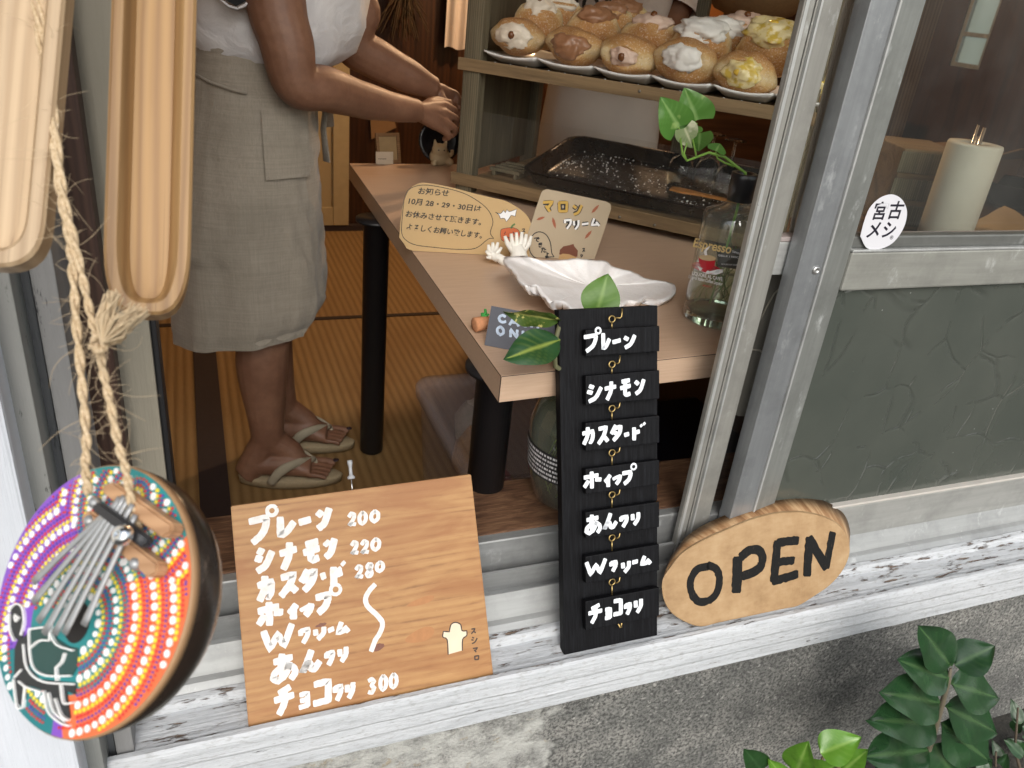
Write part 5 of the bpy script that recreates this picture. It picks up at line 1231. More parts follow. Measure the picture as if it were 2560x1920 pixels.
def m_face():
    t = NT('painted face'); v = t.co(); n = t.noise(v, 90, 3); sp = t.sep(v)
    def dist(c, sx=1.0):
        d = t.n('ShaderNodeVectorMath', operation='DISTANCE'); t.l(v, d.inputs[0]); d.inputs[1].default_value = (c.x, c.y, 0); return d.outputs['Value']
    d1, d2 = dist(K1), dist(K2); wob = t.math('MULTIPLY', t.math('SUBTRACT', n, .5), .006)
    P = kl(330, 700); Q = kl(330, 1200)
    # purple on the left, orange on the right and below, teal round both centres and at the lower left
    qa, qb = kl(430, 120), kl(330, 1500); dn_ = Vector((-(qb-qa).y, (qb-qa).x)).normalized()
    side = t.math('ADD', t.math('ADD', t.math('MULTIPLY', t.math('SUBTRACT', sp[0], qa.x), dn_.x), t.math('MULTIPLY', t.math('SUBTRACT', sp[1], qa.y), dn_.y)), wob)
    c = t.mix(t.math('GREATER_THAN', side, 0.0), (.20, .07, .46), (.72, .145, .05))
    low = t.math('MULTIPLY', t.math('LESS_THAN', sp[0], kl(300, 1300).x), t.math('LESS_THAN', sp[1], kl(60, 1080).y))
    c = t.mix(low, c, (.01, .17, .19))
    c = t.mix(t.math('LESS_THAN', t.math('ADD', d1, wob), KR*.50), c, (.015, .20, .21))
    c = t.mix(t.math('LESS_THAN', t.math('ADD', d2, wob), KR*.62), c, (.015, .22, .23))
    return t.set(c, .42, 0, t.bump(n, .1, .0005))
MB().lathe([(.0001, .0), (KR*.985, .0)], 72).build('face', m_face(), kal)
DT = {'white': (Brush(.0009), plain('white dots', (.82, .82, .82), .4)), 'yellow': (Brush(.0007), plain('yellow dots', (.78, .62, .04), .4)), 'red': (Brush(.0006), plain('red dots', (.58, .035, .035), .4)), 'blue': (Brush(.0006), plain('violet dots', (.10, .05, .36), .4))}
rnd = random.Random(2)
for c, o_, gain, og in ((K1, K2, 1.0, 1.22), (K2, K1, 1.22, 1.0)):
    for k in range(-1, 12):
        R0_ = (.22+.180*k)*KR
        for off, nm, rad, gap in ((0, 'white', .028, .074), (.044, 'yellow', .016, .042), (.080, 'red', .0125, .035), (.112, 'blue', .0105, .035), (.142, 'red', .0105, .035)):
            R_ = (R0_+off*KR)/gain
            if R_ < .03*KR or (k < 0 and gain == 1.0): continue
            n = max(6, int(2*pi*R_/(gap*KR)))
            for i in range(n):
                a = 2*pi*i/n+k; p = Vector((c.x+R_*cos(a), c.y+R_*sin(a)))
                if p.length > KR*.965-rad*KR*.6 or (p-o_).length*og < R_*gain-.01*KR: continue
                w3 = RW.transposed() @ (Fka @ Vector((p.x, p.y, 0))-CAMP); qx, qy = (w3.x/w3.z*FPX+1280)*2.073, (w3.y/w3.z*FPX+960-1100)*2.073
                if (60 < qx < 405 and 870 < qy < 1295) or (70 < qx < 150 and 870 < qy < 1390) or (235 < qx < 390 and 1290 < qy < 1490): continue
                DT[nm][0].dot(p, rad*KR*rnd.uniform(.85, 1.12), 8, rnd.uniform(.9, 1.1))
for nm, (b_, mt) in DT.items(): b_.out(nm+'_dots', mt, kal)
B = Brush(.0004); hp = [Vector(KH)+Vector((KR*.13*cos(2*pi*i/24), KR*.15*sin(2*pi*i/24))) for i in range(24)]; B.poly(hp); B.out('sound_hole', plain('dark hole', (.008, .006, .006), .7), kal)
DKG = plain('blackish paint', (.02, .022, .024), .4); DGR = plain('dark green paint', (.018, .06, .055), .4)
B = Brush(.0011); B.poly([kl(*p) for p in ((80,1080),(95,1040),(140,1010),(160,980),(155,1180),(210,1240),(400,1260),(395,1320),(350,1300),(370,1440),(330,1470),(280,1400),(240,1300),(150,1270),(130,1380),(100,1370),(78,1240))])
B.poly([kl(*p) for p in ((62,880),(90,850),(125,870),(135,930),(125,1010),(105,1040),(75,1020),(60,950))]); B.out('animal_drawing', DKG, kal)
B = Brush(.0010); B.poly([kl(*p) for p in ((165,985),(270,960),(300,1030),(360,1070),(410,1080),(405,1170),(380,1220),(250,1222),(180,1190),(160,1100))]); B.out('animal_back_drawing', DGR, kal)
B = Brush(.0016, .1, 6); sk = pxm(Fka, 150, 1600)/2.073
for ln in (((160,985),(165,1100),(185,1180),(250,1220),(375,1222)), ((60,880),(90,850),(125,865),(135,940),(120,1010)), ((60,900),(62,980),(85,1040)), ((90,905),(110,920),(95,940),(88,915)), ((165,980),(240,970),(275,960)), ((165,1080),(220,1040),(270,1040),(275,960)), ((275,1000),(310,1060),(390,1090)), ((350,1105),(335,1150),(305,1180),(310,1245)), ((130,1060),(150,1180),(230,1250),(395,1265)), ((85,1230),(120,1190)), ((80,1240),(100,1380),(130,1385),(140,1280)), ((110,1250),(150,1280),(225,1305)), ((240,1300),(260,1400),(320,1460),(370,1480)), ((265,1310),(290,1400),(350,1455)), ((300,1340),(330,1420),(365,1450)), ((330,1270),(345,1360),(390,1360))):
    B.stroke([kl(*p) for p in ln], 6.5*sk, 0, True, 4)
B.out('animal_outline', DT['white'][1], kal)
BARW = wood('tan bar wood', (.34, .18, .09), (.52, .31, .17), axis='X', ring=40, rough=.5)
def bar(q, z0, z1, nm, mt, bev=.0012):
    m = MB(); pts = [klz(*p) for p in q]; c = sum(pts, Vector((0, 0)))/len(pts)
    bm = bmesh.new(); vs = [bm.verts.new((p.x, p.y, z)) for z in (z0, z1) for p in pts]; n = len(pts)
    bm.faces.new(vs[:n][::-1]); bm.faces.new(vs[n:])
    for i in range(n): bm.faces.new([vs[i], vs[(i+1) % n], vs[n+(i+1) % n], vs[n+i]])
    bmesh.ops.recalc_face_normals(bm, faces=bm.faces); bmesh.ops.bevel(bm, geom=bm.edges[:], offset=bev, segments=2, affect='EDGES'); m.bm(bm); return m.build(nm, mt, kal)
bar(((495,262),(515,222),(565,212),(872,432),(862,480),(815,508)), .0003, .0095, 'tailpiece', BARW)
bar(((385,412),(395,372),(432,358),(786,632),(782,690),(735,716)), .0003, .0085, 'nut_bar', BARW)
bar(((492,362),(508,332),(540,325),(800,508),(792,545),(755,566)), .0112, .0150, 'clamp_bar', plain('black clamp', (.02, .02, .023), .35))
STEEL = plain('tine steel', (.33, .34, .35), .42, .5, .1, 60)
tn = (((572,345),(180,735)),((592,325),(178,842)),((612,298),(205,942)),((635,290),(235,1003)),((655,300),(290,1006)),((676,330),(340,1002)),((692,385),(440,960)))
for (a, b) in tn:
    a, b = klz(*a), klz(*b); m = MB(); pts = []
    for i in range(15):
        t = i/14; p = a.lerp(b, t); z = .0108+.002*t
        pts.append((p.x, p.y, z))
    m.tube(pts, [(.0013, .0018)]*11+[(.0012, .0020), (.0011, .0023), (.001, .0025), (.0008, .0025)], 8, up=(0, 0, 1)); m.build('tine', STEEL, kal)
pc = klz(690, 500); m = MB(); m.lathe([(.0052, .0165), (.0055, .019), (.0045, .0215), (.002, .0222), (.0001, .0212)], 18, Matrix.Translation((pc.x, pc.y, 0))); m.build('screw', plain('chrome screw', (.7, .72, .75), .15, 1), kal)
for p in ((455, 318), (665, 640), (430, 415)):
    pc = klz(*p); m = MB(); m.ball((pc.x, pc.y, .0075), (.0035, .0035, .0035), 2); m.build('pin', STEEL, kal)
# ================================================================== JUTE CORD
jt = MB(); fib = MB(); rnd = random.Random(21)
JD = lambda v: lerp(.46, .412, min(1, max(0, v/1180)))
def strand(pts, r, fz=60, fl=.02, ply=2):
    P = smooth_line([tuple(onD(u, v, JD(v)+dz)) for u, v, dz in [(p+(0,))[:3] for p in pts]], 14, -.5)
    n = len(P)
    for k in range(ply):
        q = []
        for i, p in enumerate(P):
            a = i*.42+k*2*pi/ply; rr = r*.52*(1+.2*nz(i*.2, k)); q.append(p+camv(cos(a)*rr, 0, sin(a)*rr))
        jt.tube(q, [r*.62*(1+.25*nz(i*.3, k*7)) for i in range(n)], 7)
    for k in range(fz):
        p = P[rnd.randrange(n)]; d = Vector((rnd.gauss(0, 1), rnd.gauss(0, 1), rnd.gauss(0, 1))).normalized(); e = p; pts = [p]; dv = d*fl*.18*rnd.choice((.5, .7, .9, 1.2, 2.6)); cv_ = Vector((rnd.gauss(0, 1), rnd.gauss(0, 1), rnd.gauss(-.4, 1)))*fl*.085
        for s in range(6): e = e+dv; dv = (dv+cv_).normalized()*dv.length*.95; cv_ = cv_*.8+Vector((rnd.gauss(0, 1), rnd.gauss(0, 1), rnd.gauss(0, 1)))*fl*.03; pts.append(e)
        fib.tube(pts, [.00014, .00013, .00012, .00011, .0001, .00008, .00006], 4, False)
strand([(62,-150),(82,-20),(108,150),(132,330),(150,480),(172,590),(183,690),(192,820),(205,960),(216,1090),(214,1170),(222,1235)], .0023, 170, .011)
strand([(78,-150),(98,-20),(122,150),(140,330),(158,480),(186,600),(212,720),(232,810),(246,850)], .0022, 120, .010)
strand([(246,852),(258,930),(276,1010),(296,1110),(316,1180),(330,1260),(345,1320)], .0022, 130, .011)
strand([(232,870,.0),(240,845,-.006),(258,842,-.008),(262,865,-.004),(246,880,-.006),(236,862,-.006)], .0022, 40, .01)
def tuft(a, b, w):
    for k in range(70):
        s = onD(a[0], a[1], .415); e = onD(b[0]+rnd.gauss(0, w), b[1]+rnd.gauss(0, w*.6), .415+rnd.gauss(0, .006)); md = s.lerp(e, .5)+Vector((rnd.gauss(0, 1), rnd.gauss(0, 1), rnd.gauss(0, 1)))*.0022
        fib.tube([s, s.lerp(md, .6), md, e], [.0006, .0006, .0005, .0003], 4, False)
tuft((252, 855), (283, 735), 9); tuft((254, 858), (338, 778), 17)
strand([(252,858),(270,790),(280,750)], .0022, 10, .008); strand([(254,860),(290,830),(318,790)], .0022, 10, .008); strand([(256,862),(290,855),(312,838)], .0018, 8, .008)
def m_jute():
    t = NT('jute twine'); v = t.co(); f = t.noise(v, 500, 3); return t.set(t.ramp(f, [(.3, (.38, .27, .15)), (.7, (.62, .49, .33))]), .9, 0, t.bump(f, .5, .001))
JUTE = m_jute(); jroot = thing('jute_cord', 'frayed jute cord with a knot and tufts, hanging at left and holding the thumb piano', 'cord', onD(100, 0, .46))
O = onD(100, 0, .46)
o = jt.build('twine', JUTE, jroot); o.data.transform(Matrix.Translation(-O))
o = fib.build('fibres', plain('jute fibre', (.55, .43, .28), .9, 0, .2, 300), jroot); o.data.transform(Matrix.Translation(-O)); tag(o, kind='stuff')
# ================================================================== HANGING WOODEN TROUGHS
def trough(org, depth, xl, xr, yb, yt, thick, rad, rim_, rec, nm, label, mt, tilt):
    F = frame(onD(org[0], org[1], depth), camv(*tilt[0]), camv(*tilt[1]))
    L_, R_ = toL(F, *xl).x, toL(F, *xr).x; Bq = toL(F, *yb).y; Tq = Bq+.75
    o = thing('wooden_trough', label, 'wooden trough', F, 'wooden troughs hanging at the left')
    def ring(ins, z, top=0):
        l, r, b = L_+ins, R_-ins, Bq+ins; w_ = r-l; cx_ = (l+r)/2; hh = max(.004, rad-ins*.6); pts = [(l, Tq-ins)]
        for i in range(19):
            a = pi+pi*i/18; ca, sa = cos(a), sin(a); pts.append((cx_+w_/2*abs(ca)**.62*(1 if ca > 0 else -1), b+hh+hh*sa*(abs(sa)**-.25 if abs(sa) > 1e-4 else 0)))
        pts.append((r, Tq-ins)); return [Vector((x, y, z)) for x, y in pts]
    m = MB(); m.loft([ring(.006, -thick), ring(.0, -thick+.004), ring(0, -.002), ring(.0018, 0), ring(rim_-.0015, 0), ring(rim_, -.0015), ring(rim_+rec*.25, -rec*.9), ring(rim_+rec*.7, -rec), ], True, True)
    m.build('trough', mt, o); b_ = o.children[0]; b_.data.polygons.foreach_set('use_smooth', [True]*len(b_.data.polygons))
    baked(b_, [('EDGE_SPLIT', {'split_angle': radians(38)})]); return o
TRW = wood('honey trough wood', (.21, .11, .042), (.40, .245, .105), axis='Y', ring=38, dist=5, rough=.55, stretch=16, bump=.25)
TRW2 = wood('pale trough wood', (.32, .215, .12), (.50, .37, .235), axis='Y', ring=38, dist=4, rough=.55, stretch=16, bump=.25)
trough((390, 420), .50, (268, 300), (484, 300), (400, 788), None, .027, .052, .0085, .019, 'a', 'honey coloured wooden trough with rounded end hanging left of the woman', TRW, ((.93, .02, .36), (-.085, -.99, .06)))
trough((40, 330), .44, (-190, 330), (132, 330), (40, 672), None, .022, .030, .0095, .012, 'b', 'pale wooden trough with squarish end hanging at the far left edge', TRW2, ((.95, .06, .25), (-.10, -.99, .04)))
# ================================================================== PLANTS IN FRONT OF THE WALL
cl6 = lambda x, y: (1760+x/2.765, 1480+y/2.765)
ZZ = m_leaf('dark glossy leaf', (.010, .038, .014), (.024, .068, .024), (.06, .12, .045), None, 30, .26)
LIME = m_leaf('bright green leaf', (.07, .19, .015), (.12, .27, .03), (.22, .36, .08), None, 40, .3)
DKL = m_leaf('dark green leaf', (.012, .045, .012), (.02, .065, .016), (.035, .09, .03), None, 40, .35)  # deeper green than the lime leaves
YP = .60
pO = onY(2300, 1990, YP); pl = thing('glossy_plant', 'upright stem with pairs of dark glossy leaves in front of the concrete wall', 'plant', (pO.x, pO.y, -.16)); O = Vector((pO.x, pO.y, -.16))
m = MB(); st_ = [(pO.x, pO.y, -.16)]+[onY(*cl6(*p), YP+.0) for p in ((1500,1260),(1545,1110),(1600,940),(1650,760),(1690,620),(1705,530))]
m.tube([Vector(p)-O for p in st_], [.0065, .006, .0055, .005, .0045, .0038, .002], 10); m.build('stem', plain('brown stem', (.13, .11, .075), .7, 0, .2, 60), pl)
vn = (CAMP-onY(2340, 1780, YP)).normalized()
for (ax, ay), (bx_, by_), w_, dy in (((1703,508),(1510,248),92,-.01),((1732,505),(2012,372),82,-.02),((1690,600),(1365,470),95,.0),((1715,640),(2065,735),100,-.01),((1632,765),(1248,690),102,-.02),((1672,795),(2062,985),105,-.02),((1600,905),(1175,880),98,-.03),((1640,905),(2010,1195),115,-.035),((1545,1095),(1142,1130),100,-.04),((1590,1050),(1760,1330),110,-.045),((1530,1200),(1200,1330),100,-.05)):
    p0, p1 = onY(*cl6(ax, ay), YP-.002), onY(*cl6(bx_, by_), YP+dy); k = (onY(*cl6(ax+100, ay), YP)-onY(*cl6(ax, ay), YP)).length/100
    leaf(p0, p1, w_*k*1.95, vn+Vector((.15*nz(ax, ay), .1*nz(ay, ax), .12)), ZZ, 'leaf', pl, .05, .08, 0, O, .74, .22, ax*.1)
pO = onY(2060, 2010, .58); O = Vector((pO.x, pO.y, -.16)); pl = thing('lime_plant', 'small bright lime green leaves poking up at the bottom edge', 'plant', O)
m = MB(); m.tube([Vector((0, 0, 0)), onY(*cl6(760, 1260), .58)-O, onY(*cl6(700, 1060), .6)-O], [.004, .0035, .0025], 8); m.tube([onY(*cl6(760, 1260), .58)-O, onY(*cl6(830, 1130), .58)-O], .0022, 7); m.tube([onY(*cl6(760, 1300), .58)-O, onY(*cl6(980, 1190), .58)-O], .0022, 7); m.build('stem', plain('twig', (.16, .12, .06), .7), pl)
for (ax, ay), (bx_, by_), w_, mt in (((805,1115),(1090,1000),105,LIME),((640,1250),(705,1055),105,LIME),((945,1250),(1125,1095),80,LIME),((400,1230),(300,1110),85,DKL),((560,1300),(470,1180),60,LIME),((760,1290),(900,1200),90,LIME)):
    p0, p1 = onY(*cl6(ax, ay), .575), onY(*cl6(bx_, by_), .56); k = (onY(*cl6(ax+100, ay), .58)-onY(*cl6(ax, ay), .58)).length/100
    leaf(p0, p1, w_*k*1.5, vn+Vector((.4*nz(ax, 2), 0, .3)), mt, 'leaf', pl, .08, .15, 0, O, .6, .2, ax)
pO = onY(2520, 2010, .62); O = Vector((pO.x, pO.y, -.16)); pl = thing('dark_shrub', 'low dark leafy shrub at the bottom right corner behind the glossy plant', 'shrub', O); rnd = random.Random(31)
m = MB()
tips = [(2545, 1770), (2490, 1880), (2560, 1890), (2250, 1905), (2440, 1915), (2530, 1915), (2580, 1830)]
for u, v in tips: m.tube([Vector((0, 0, 0)), (onY(u, v+80, .66)-O)*.9+Vector((0, 0, -.02)), onY(u, v, .66)-O], [.004, .003, .002], 6)
m.build('stems', plain('shrub stem', (.08, .06, .04), .8), pl)
for i, (u, v) in enumerate(tips*4):
    p0 = onY(u+rnd.gauss(0, 14), v+40+rnd.gauss(0, 20), .66+rnd.uniform(-.03, .03)); d = camv(rnd.gauss(0, 1), rnd.gauss(-.6, .7), rnd.gauss(0, .4)).normalized()
    if (p0+d*.05).y > .74: continue
    leaf(p0, p0+d*rnd.uniform(.03, .055), .026, vn+Vector((rnd.gauss(0, .4), rnd.gauss(0, .3), .5)), DKL, 'leaf', pl, .1, .15, 0, O, .65, .2, i)
# ================================================================== PEOPLE
def m_skin(name, a, b):
    t = NT(name); v = t.co(); f = t.noise(v, 9, 4); g = t.noise(v, 260, 3)
    c = t.mix(t.ramp(f, [(.35, 0), (.65, 1)]), a, b); c = t.mix(t.ramp(t.vor(v, 26), [(.02, .6), (.035, 0)]), c, (.07, .03, .02))
    h_ = t.noise(v, 55, 5, .65); c = t.mix(t.ramp(h_, [(.35, .3), (.6, 0)]), c, (.12, .05, .03))
    return t.set(c, t.math('ADD', t.math('MULTIPLY', h_, .25), .4), 0, t.bump(t.math('ADD', g, h_), .3, .0012), Subsurface_Weight=.10, Subsurface_Radius=(.012, .005, .003))
SKIN = m_skin('tanned skin', (.19, .092, .055), (.26, .135, .082))
def rigid(parts, name, mat, parent, vox, smooth_it=6, fac=.5):
    """limbs given as tubes -> one continuous skin by voxel union"""
    o = parts.build(name, mat, parent)
    baked(o, [('REMESH', {'mode': 'VOXEL', 'voxel_size': vox}), ('SMOOTH', {'factor': fac, 'iterations': smooth_it})]); shade(o); return o
def interp(pts, rad, n=8):
    P = smooth_line([tuple(p) for p in pts], n, -1); R = []
    for i in range(len(rad)-1):
        for j in range(n):
            t = j/n; t2 = t*t*(3-2*t); a, b = rad[i], rad[i+1]
            R.append(tuple(lerp(x, y, t2) for x, y in zip(a, b)) if hasattr(a, '__len__') else lerp(a, b, t2))
    R.append(rad[-1]); return P, R
def limb(mb, pts, rad, n=16, up=None, sub=8):
    P, R = interp(pts, rad, sub); mb.tube(P, R, n, True, True, None, up)
def vring(c, hx, hy, n=28, p=2.3, rot=0):
    o = []
    for k in range(n):
        a = 2*pi*k/n; ca, sa = cos(a), sin(a)
        x = hx*abs(ca)**(2/p)*(1 if ca > 0 else -1); y = hy*abs(sa)**(2/p)*(1 if sa > 0 else -1)
        o.append(Vector((c[0]+x*cos(rot)-y*sin(rot), c[1]+x*sin(rot)+y*cos(rot), c[2])))
    return o
def hand_chain(mb, wrist, knuckles, tips, thumb, r=.0085):
    pc = sum(knuckles, Vector((0, 0, 0)))/len(knuckles)
    for k in knuckles: limb(mb, [wrist, wrist.lerp(k, .5), k], [.020, .017, .0115], 10, None, 4)
    for k, (md, tp) in zip(knuckles, tips): limb(mb, [k, md, tp], [.0105, .0092, .0072], 10, None, 5)
    limb(mb, [wrist.lerp(knuckles[0], .25), thumb[0], thumb[1]], [.015, .0115, .0078], 10, None, 5)
def head(mb, c, fwd, s=1.0):
    """egg head with brow, nose, lips, chin and ears; c is the skull centre"""
    f = Vector(fwd); f.z = 0; f.normalize(); sd = Vector((-f.y, f.x, 0)); M = Matrix(((f.x, sd.x, 0, c[0]), (f.y, sd.y, 0, c[1]), (0, 0, 1, c[2]), (0, 0, 0, 1))) @ Matrix.Scale(s, 4)
    mb.ball((0, 0, 0), (.094, .076, .105), 4, M) if False else None
    def el(p, r, sub=3):
        bm = bmesh.new(); bmesh.ops.create_icosphere(bm, subdivisions=sub, radius=1)
        for v in bm.verts: v.co = M @ Vector((p[0]+v.co.x*r[0], p[1]+v.co.y*r[1], p[2]+v.co.z*r[2]))
        mb.bm(bm, True)
    el((0, 0, .02), (.095, .075, .10)); el((.025, 0, -.05), (.062, .056, .065)); el((.062, 0, -.092), (.022, .024, .018))
    el((.092, 0, -.025), (.014, .011, .026)); el((.1, 0, -.04), (.012, .014, .010)); el((.078, 0, -.068), (.014, .024, .007)); el((.077, 0, -.077), (.013, .021, .007))
    el((.072, .032, .012), (.018, .024, .008)); el((.072, -.032, .012), (.018, .024, .008))
    for q in (1, -1): el((-.005, q*.077, -.02), (.022, .008, .032))
    return M
def eyes(M, parent, O):
    m = MB()
    for q in (1, -1): m.ball(M @ Vector((.079, q*.031, -.006))-O, (.0115, .0115, .0085), 3)
    m.build('eyes', plain('eye white', (.6, .58, .55), .2), parent); m = MB()
    for q in (1, -1): m.ball(M @ Vector((.0885, q*.031, -.006))-O, (.004, .0055, .0055), 2)
    m.build('irises', plain('iris', (.02, .012, .01), .2), parent)
YB = 1.86
# ---------------------------------------------------------------- woman
O = Vector((.15, 1.86, 0)); W = lambda u, v, y: onY(u, v, y)-O
body = MB()
# legs (near = right leg, towards the street)
hipz = .80
aN, aF = onY(640, 1150, 1.80), onY(752, 1085, 1.945)
def leg(mb, hip, knee, ank, heel, toe):
    limb(mb, [hip, hip.lerp(knee, .5), knee, knee.lerp(ank, .35)+Vector((-.016, 0, 0)), ank], [(.085, .080), (.074, .072), (.056, .056), (.061, .058), (.040, .039)], 18)
    sole = .026; fd = (toe-heel); fd.z = 0; L = fd.length; fd.normalize()
    limb(mb, [ank+Vector((0, 0, .012)), ank.lerp(heel, .8)+Vector((0, 0, .01)), Vector((heel.x, heel.y, sole+.028))+fd*.028], [.036, .034, .030], 14)
    limb(mb, [Vector((heel.x, heel.y, sole+.028))+fd*.03, Vector((heel.x, heel.y, sole+.030))+fd*L*.45, Vector((heel.x, heel.y, sole+.022))+fd*L*.72], [(.029, .031), (.032, .036), (.022, .044)], 16, (0, 0, 1))
    limb(mb, [ank+Vector((.005, 0, 0)), ank+fd*.05+Vector((0, 0, -.03)), Vector((heel.x, heel.y, sole+.03))+fd*L*.6], [.036, .031, .024], 14)
    sd = Vector((-fd.y, fd.x, 0))
    for k, (s, l, r) in enumerate(((-.037, .98, .0066), (-.0215, .99, .0070), (-.0055, 1.0, .0074), (.0105, 1.0, .0078), (.031, 1.0, .0112))):
        s2 = s*FLIP; b0 = Vector((heel.x, heel.y, sole+.016))+fd*L*.70+sd*s2*.95
        e = Vector((heel.x, heel.y, sole+.009))+fd*L*(.985 if k == 4 else .90+.02*k)+sd*s2*1.05
        limb(mb, [b0, b0.lerp(e, .5)+Vector((0, 0, .003)), e], [r*1.15, r, r*.9], 10, None, 4)
    return fd, L
hN, tN = Vector((onY(588, 1205, 1.785).x+.022, 1.785, 0)), Vector((.285, 1.742, 0)); hF, tF = Vector((.135, 1.945, 0)), Vector((.345, 1.895, 0))
heelN, toeN, heelF, toeF = hN, tN, hF, tF
ankN = Vector((hN.x+.062, hN.y, .115)); ankF = Vector((hF.x+.040, hF.y, .115))
pel = Vector((.115, 1.86, .86))
FLIP = 1; fdN, LN = leg(body, pel+Vector((0, -.075, -.02)), Vector((.140, 1.795, .46)), ankN, hN, tN)
fdF, LF = leg(body, pel+Vector((0, .075, -.02)), Vector((.150, 1.935, .46)), ankF, hF, tF)
# trunk leaning a little forward
sp = [(.115, 1.86, .82), (.118, 1.865, .93), (.135, 1.87, 1.03), (.165, 1.875, 1.16), (.19, 1.88, 1.27), (.20, 1.885, 1.34), (.215, 1.885, 1.385)]
limb(body, [Vector(p) for p in sp], [(.120, .125), (.112, .115), (.098, .115), (.108, .14), (.10, .165), (.07, .14), (.045, .05)], 24, (1, 0, 0))
limb(body, [Vector((.215, 1.885, 1.37)), Vector((.235, 1.885, 1.44)), Vector((.25, 1.885, 1.47))], [.050, .045, .05], 16)
HM = head(body, Vector((.262, 1.885, 1.535)), (1, .15, 0), .98)
# arms
shN, shF = Vector((.165, 1.72, 1.30)), Vector((.215, 2.04, 1.30))
elN = onY(742, 208, 1.665); wrN = onY(1040, 277, 1.93)
limb(body, [shN, onY(690, 0, 1.685), onY(716, 105, 1.668), elN, onY(812, 222, 1.70), onY(905, 250, 1.80), onY(985, 268, 1.875), wrN], [.058, .0545, .051, .044, .044, .039, .032, .0275], 18)
elF = onY(884, 112, 2.05); wrF = onY(1085, 222, 2.09)
limb(body, [shF, onY(892, 0, 2.05), onY(890, 60, 2.05), elF, onY(935, 145, 2.06), onY(1010, 185, 2.075), wrF], [.055, .044, .046, .049, .048, .042, .029], 18)
# hands, working together behind the case post
kn = [onY(1108, 262, 2.00), onY(1115, 283, 1.985), onY(1114, 304, 1.975), onY(1104, 322, 1.965)]
hand_chain(body, wrN, kn, [(onY(1138, 278, 2.03), onY(1136, 305, 2.045)), (onY(1143, 300, 2.015), onY(1138, 325, 2.03)), (onY(1138, 325, 2.0), onY(1127, 342, 2.015)), (onY(1122, 340, 1.985), onY(1108, 349, 2.0))], (onY(1085, 252, 2.0), onY(1128, 256, 2.04)))
kf = [onY(1120, 228, 2.10), onY(1128, 240, 2.10), onY(1132, 254, 2.105), onY(1132, 268, 2.11)]
hand_chain(body, wrF, kf, [(onY(1142, 238, 2.10), onY(1144, 262, 2.085)), (onY(1150, 252, 2.10), onY(1148, 276, 2.08)), (onY(1152, 268, 2.10), onY(1146, 290, 2.085)), (onY(1150, 282, 2.11), onY(1142, 300, 2.095))], (onY(1105, 245, 2.07), onY(1122, 262, 2.06)))
wom = rigid(body, 'person', SKIN, None, .003, 9)
wom.data.transform(Matrix.Translation(-O)); wom.location = O
tag(wom, 'person in white top and grey linen apron reaching right, wearing straw flip-flops', 'person')
eyes(HM, wom, O)
# toenails
m = MB()
for heel, fd, L in ((hN, fdN, LN), (hF, fdF, LF)):
    sd = Vector((-fd.y, fd.x, 0)); p = Vector((heel.x, heel.y, .026+.0185))+fd*L*.99+sd*.031; m.ball(p-O, (.008, .008, .003), 2)
m.build('toenails', plain('dark toenail', (.03, .02, .03), .2), wom)
# hair
m = MB(); n_ = 40
bm = bmesh.new(); bmesh.ops.create_icosphere(bm, subdivisions=4, radius=1)
for v in bm.verts:
    c = v.co.copy(); 
    if c.x > .55 and c.z < .35: c *= .8
    v.co = HM @ Vector((c.x*.104-.012, c.y*.087, c.z*.115+.03))*1.0
m.bm(bm, True); m.ball(HM @ Vector((-.12, 0, .05)), (.045, .045, .045), 3, None, .1, 6)
hr = m.build('hair', plain('dark brown hair', (.018, .011, .008), .45, 0, .3, 200, .4, 300), wom); hr.data.transform(Matrix.Translation(-O))
# skirt-length linen apron wrapped round the hips
def m_linen():
    t = NT('grey linen'); v = t.co(); a = t.wave(t.co(), 330, .8, 2, 3, 'X'); b = t.wave(t.co(), 330, .8, 2, 3, 'Z'); big = t.noise(v, 7, 4)
    f = t.math('ADD', t.math('MULTIPLY', a, .5), t.math('MULTIPLY', b, .5)); c = t.ramp(t.math('ADD', t.math('MULTIPLY', f, .35), t.math('MULTIPLY', big, .65)), [(.3, (.27, .24, .19)), (.7, (.38, .335, .275))])
    sl_ = t.noise(t.co((3, 3, 110)), 3, 4, .6); sl2 = t.noise(t.co((120, 120, 3)), 3, 4, .6); c = t.mix(t.ramp(t.math('ADD', t.math('MULTIPLY', sl_, .5), t.math('MULTIPLY', sl2, .5)), [(.42, .28), (.58, 0)]), c, (.16, .14, .11))
    cr_ = t.noise(t.co((1, 1, 1)), 24, 6, .62, 1.5)
    return t.set(c, .9, 0, t.bump(f, .25, .001, t.bump(cr_, .22, .012)), Sheen_Weight=.2)
LINEN = m_linen()
NR_ = 150
edgeR = [(1.035, 762), (.98, 778), (.93, 788), (.87, 790), (.80, 795), (.72, 800), (.64, 806), (.56, 812), (.48, 812), (.43, 790), (.40, 770)]
rings = []
def xr_at(z):                                                      # silhouette on the right, from the photo, at depth YB
    for (z0, u0), (z1, u1) in zip(edgeR, edgeR[1:]):
        if z1 <= z <= z0:
            u = lerp(u0, u1, (z0-z)/(z0-z1)); break
    else: u = edgeR[-1][1]
    lo, hi = 0, 1900
    for _ in range(40):
        m_ = (lo+hi)/2; (lo, hi) = (m_, hi) if onY(u, m_, YB).z > z else (lo, m_)
    return onY(u, lo, YB).x
zs = [1.04, 1.034, 1.028, 1.022, 1.016, 1.01, 1.004, .998, .99, .98]+[.96-.0125*i for i in range(45)]+[.395, .39]
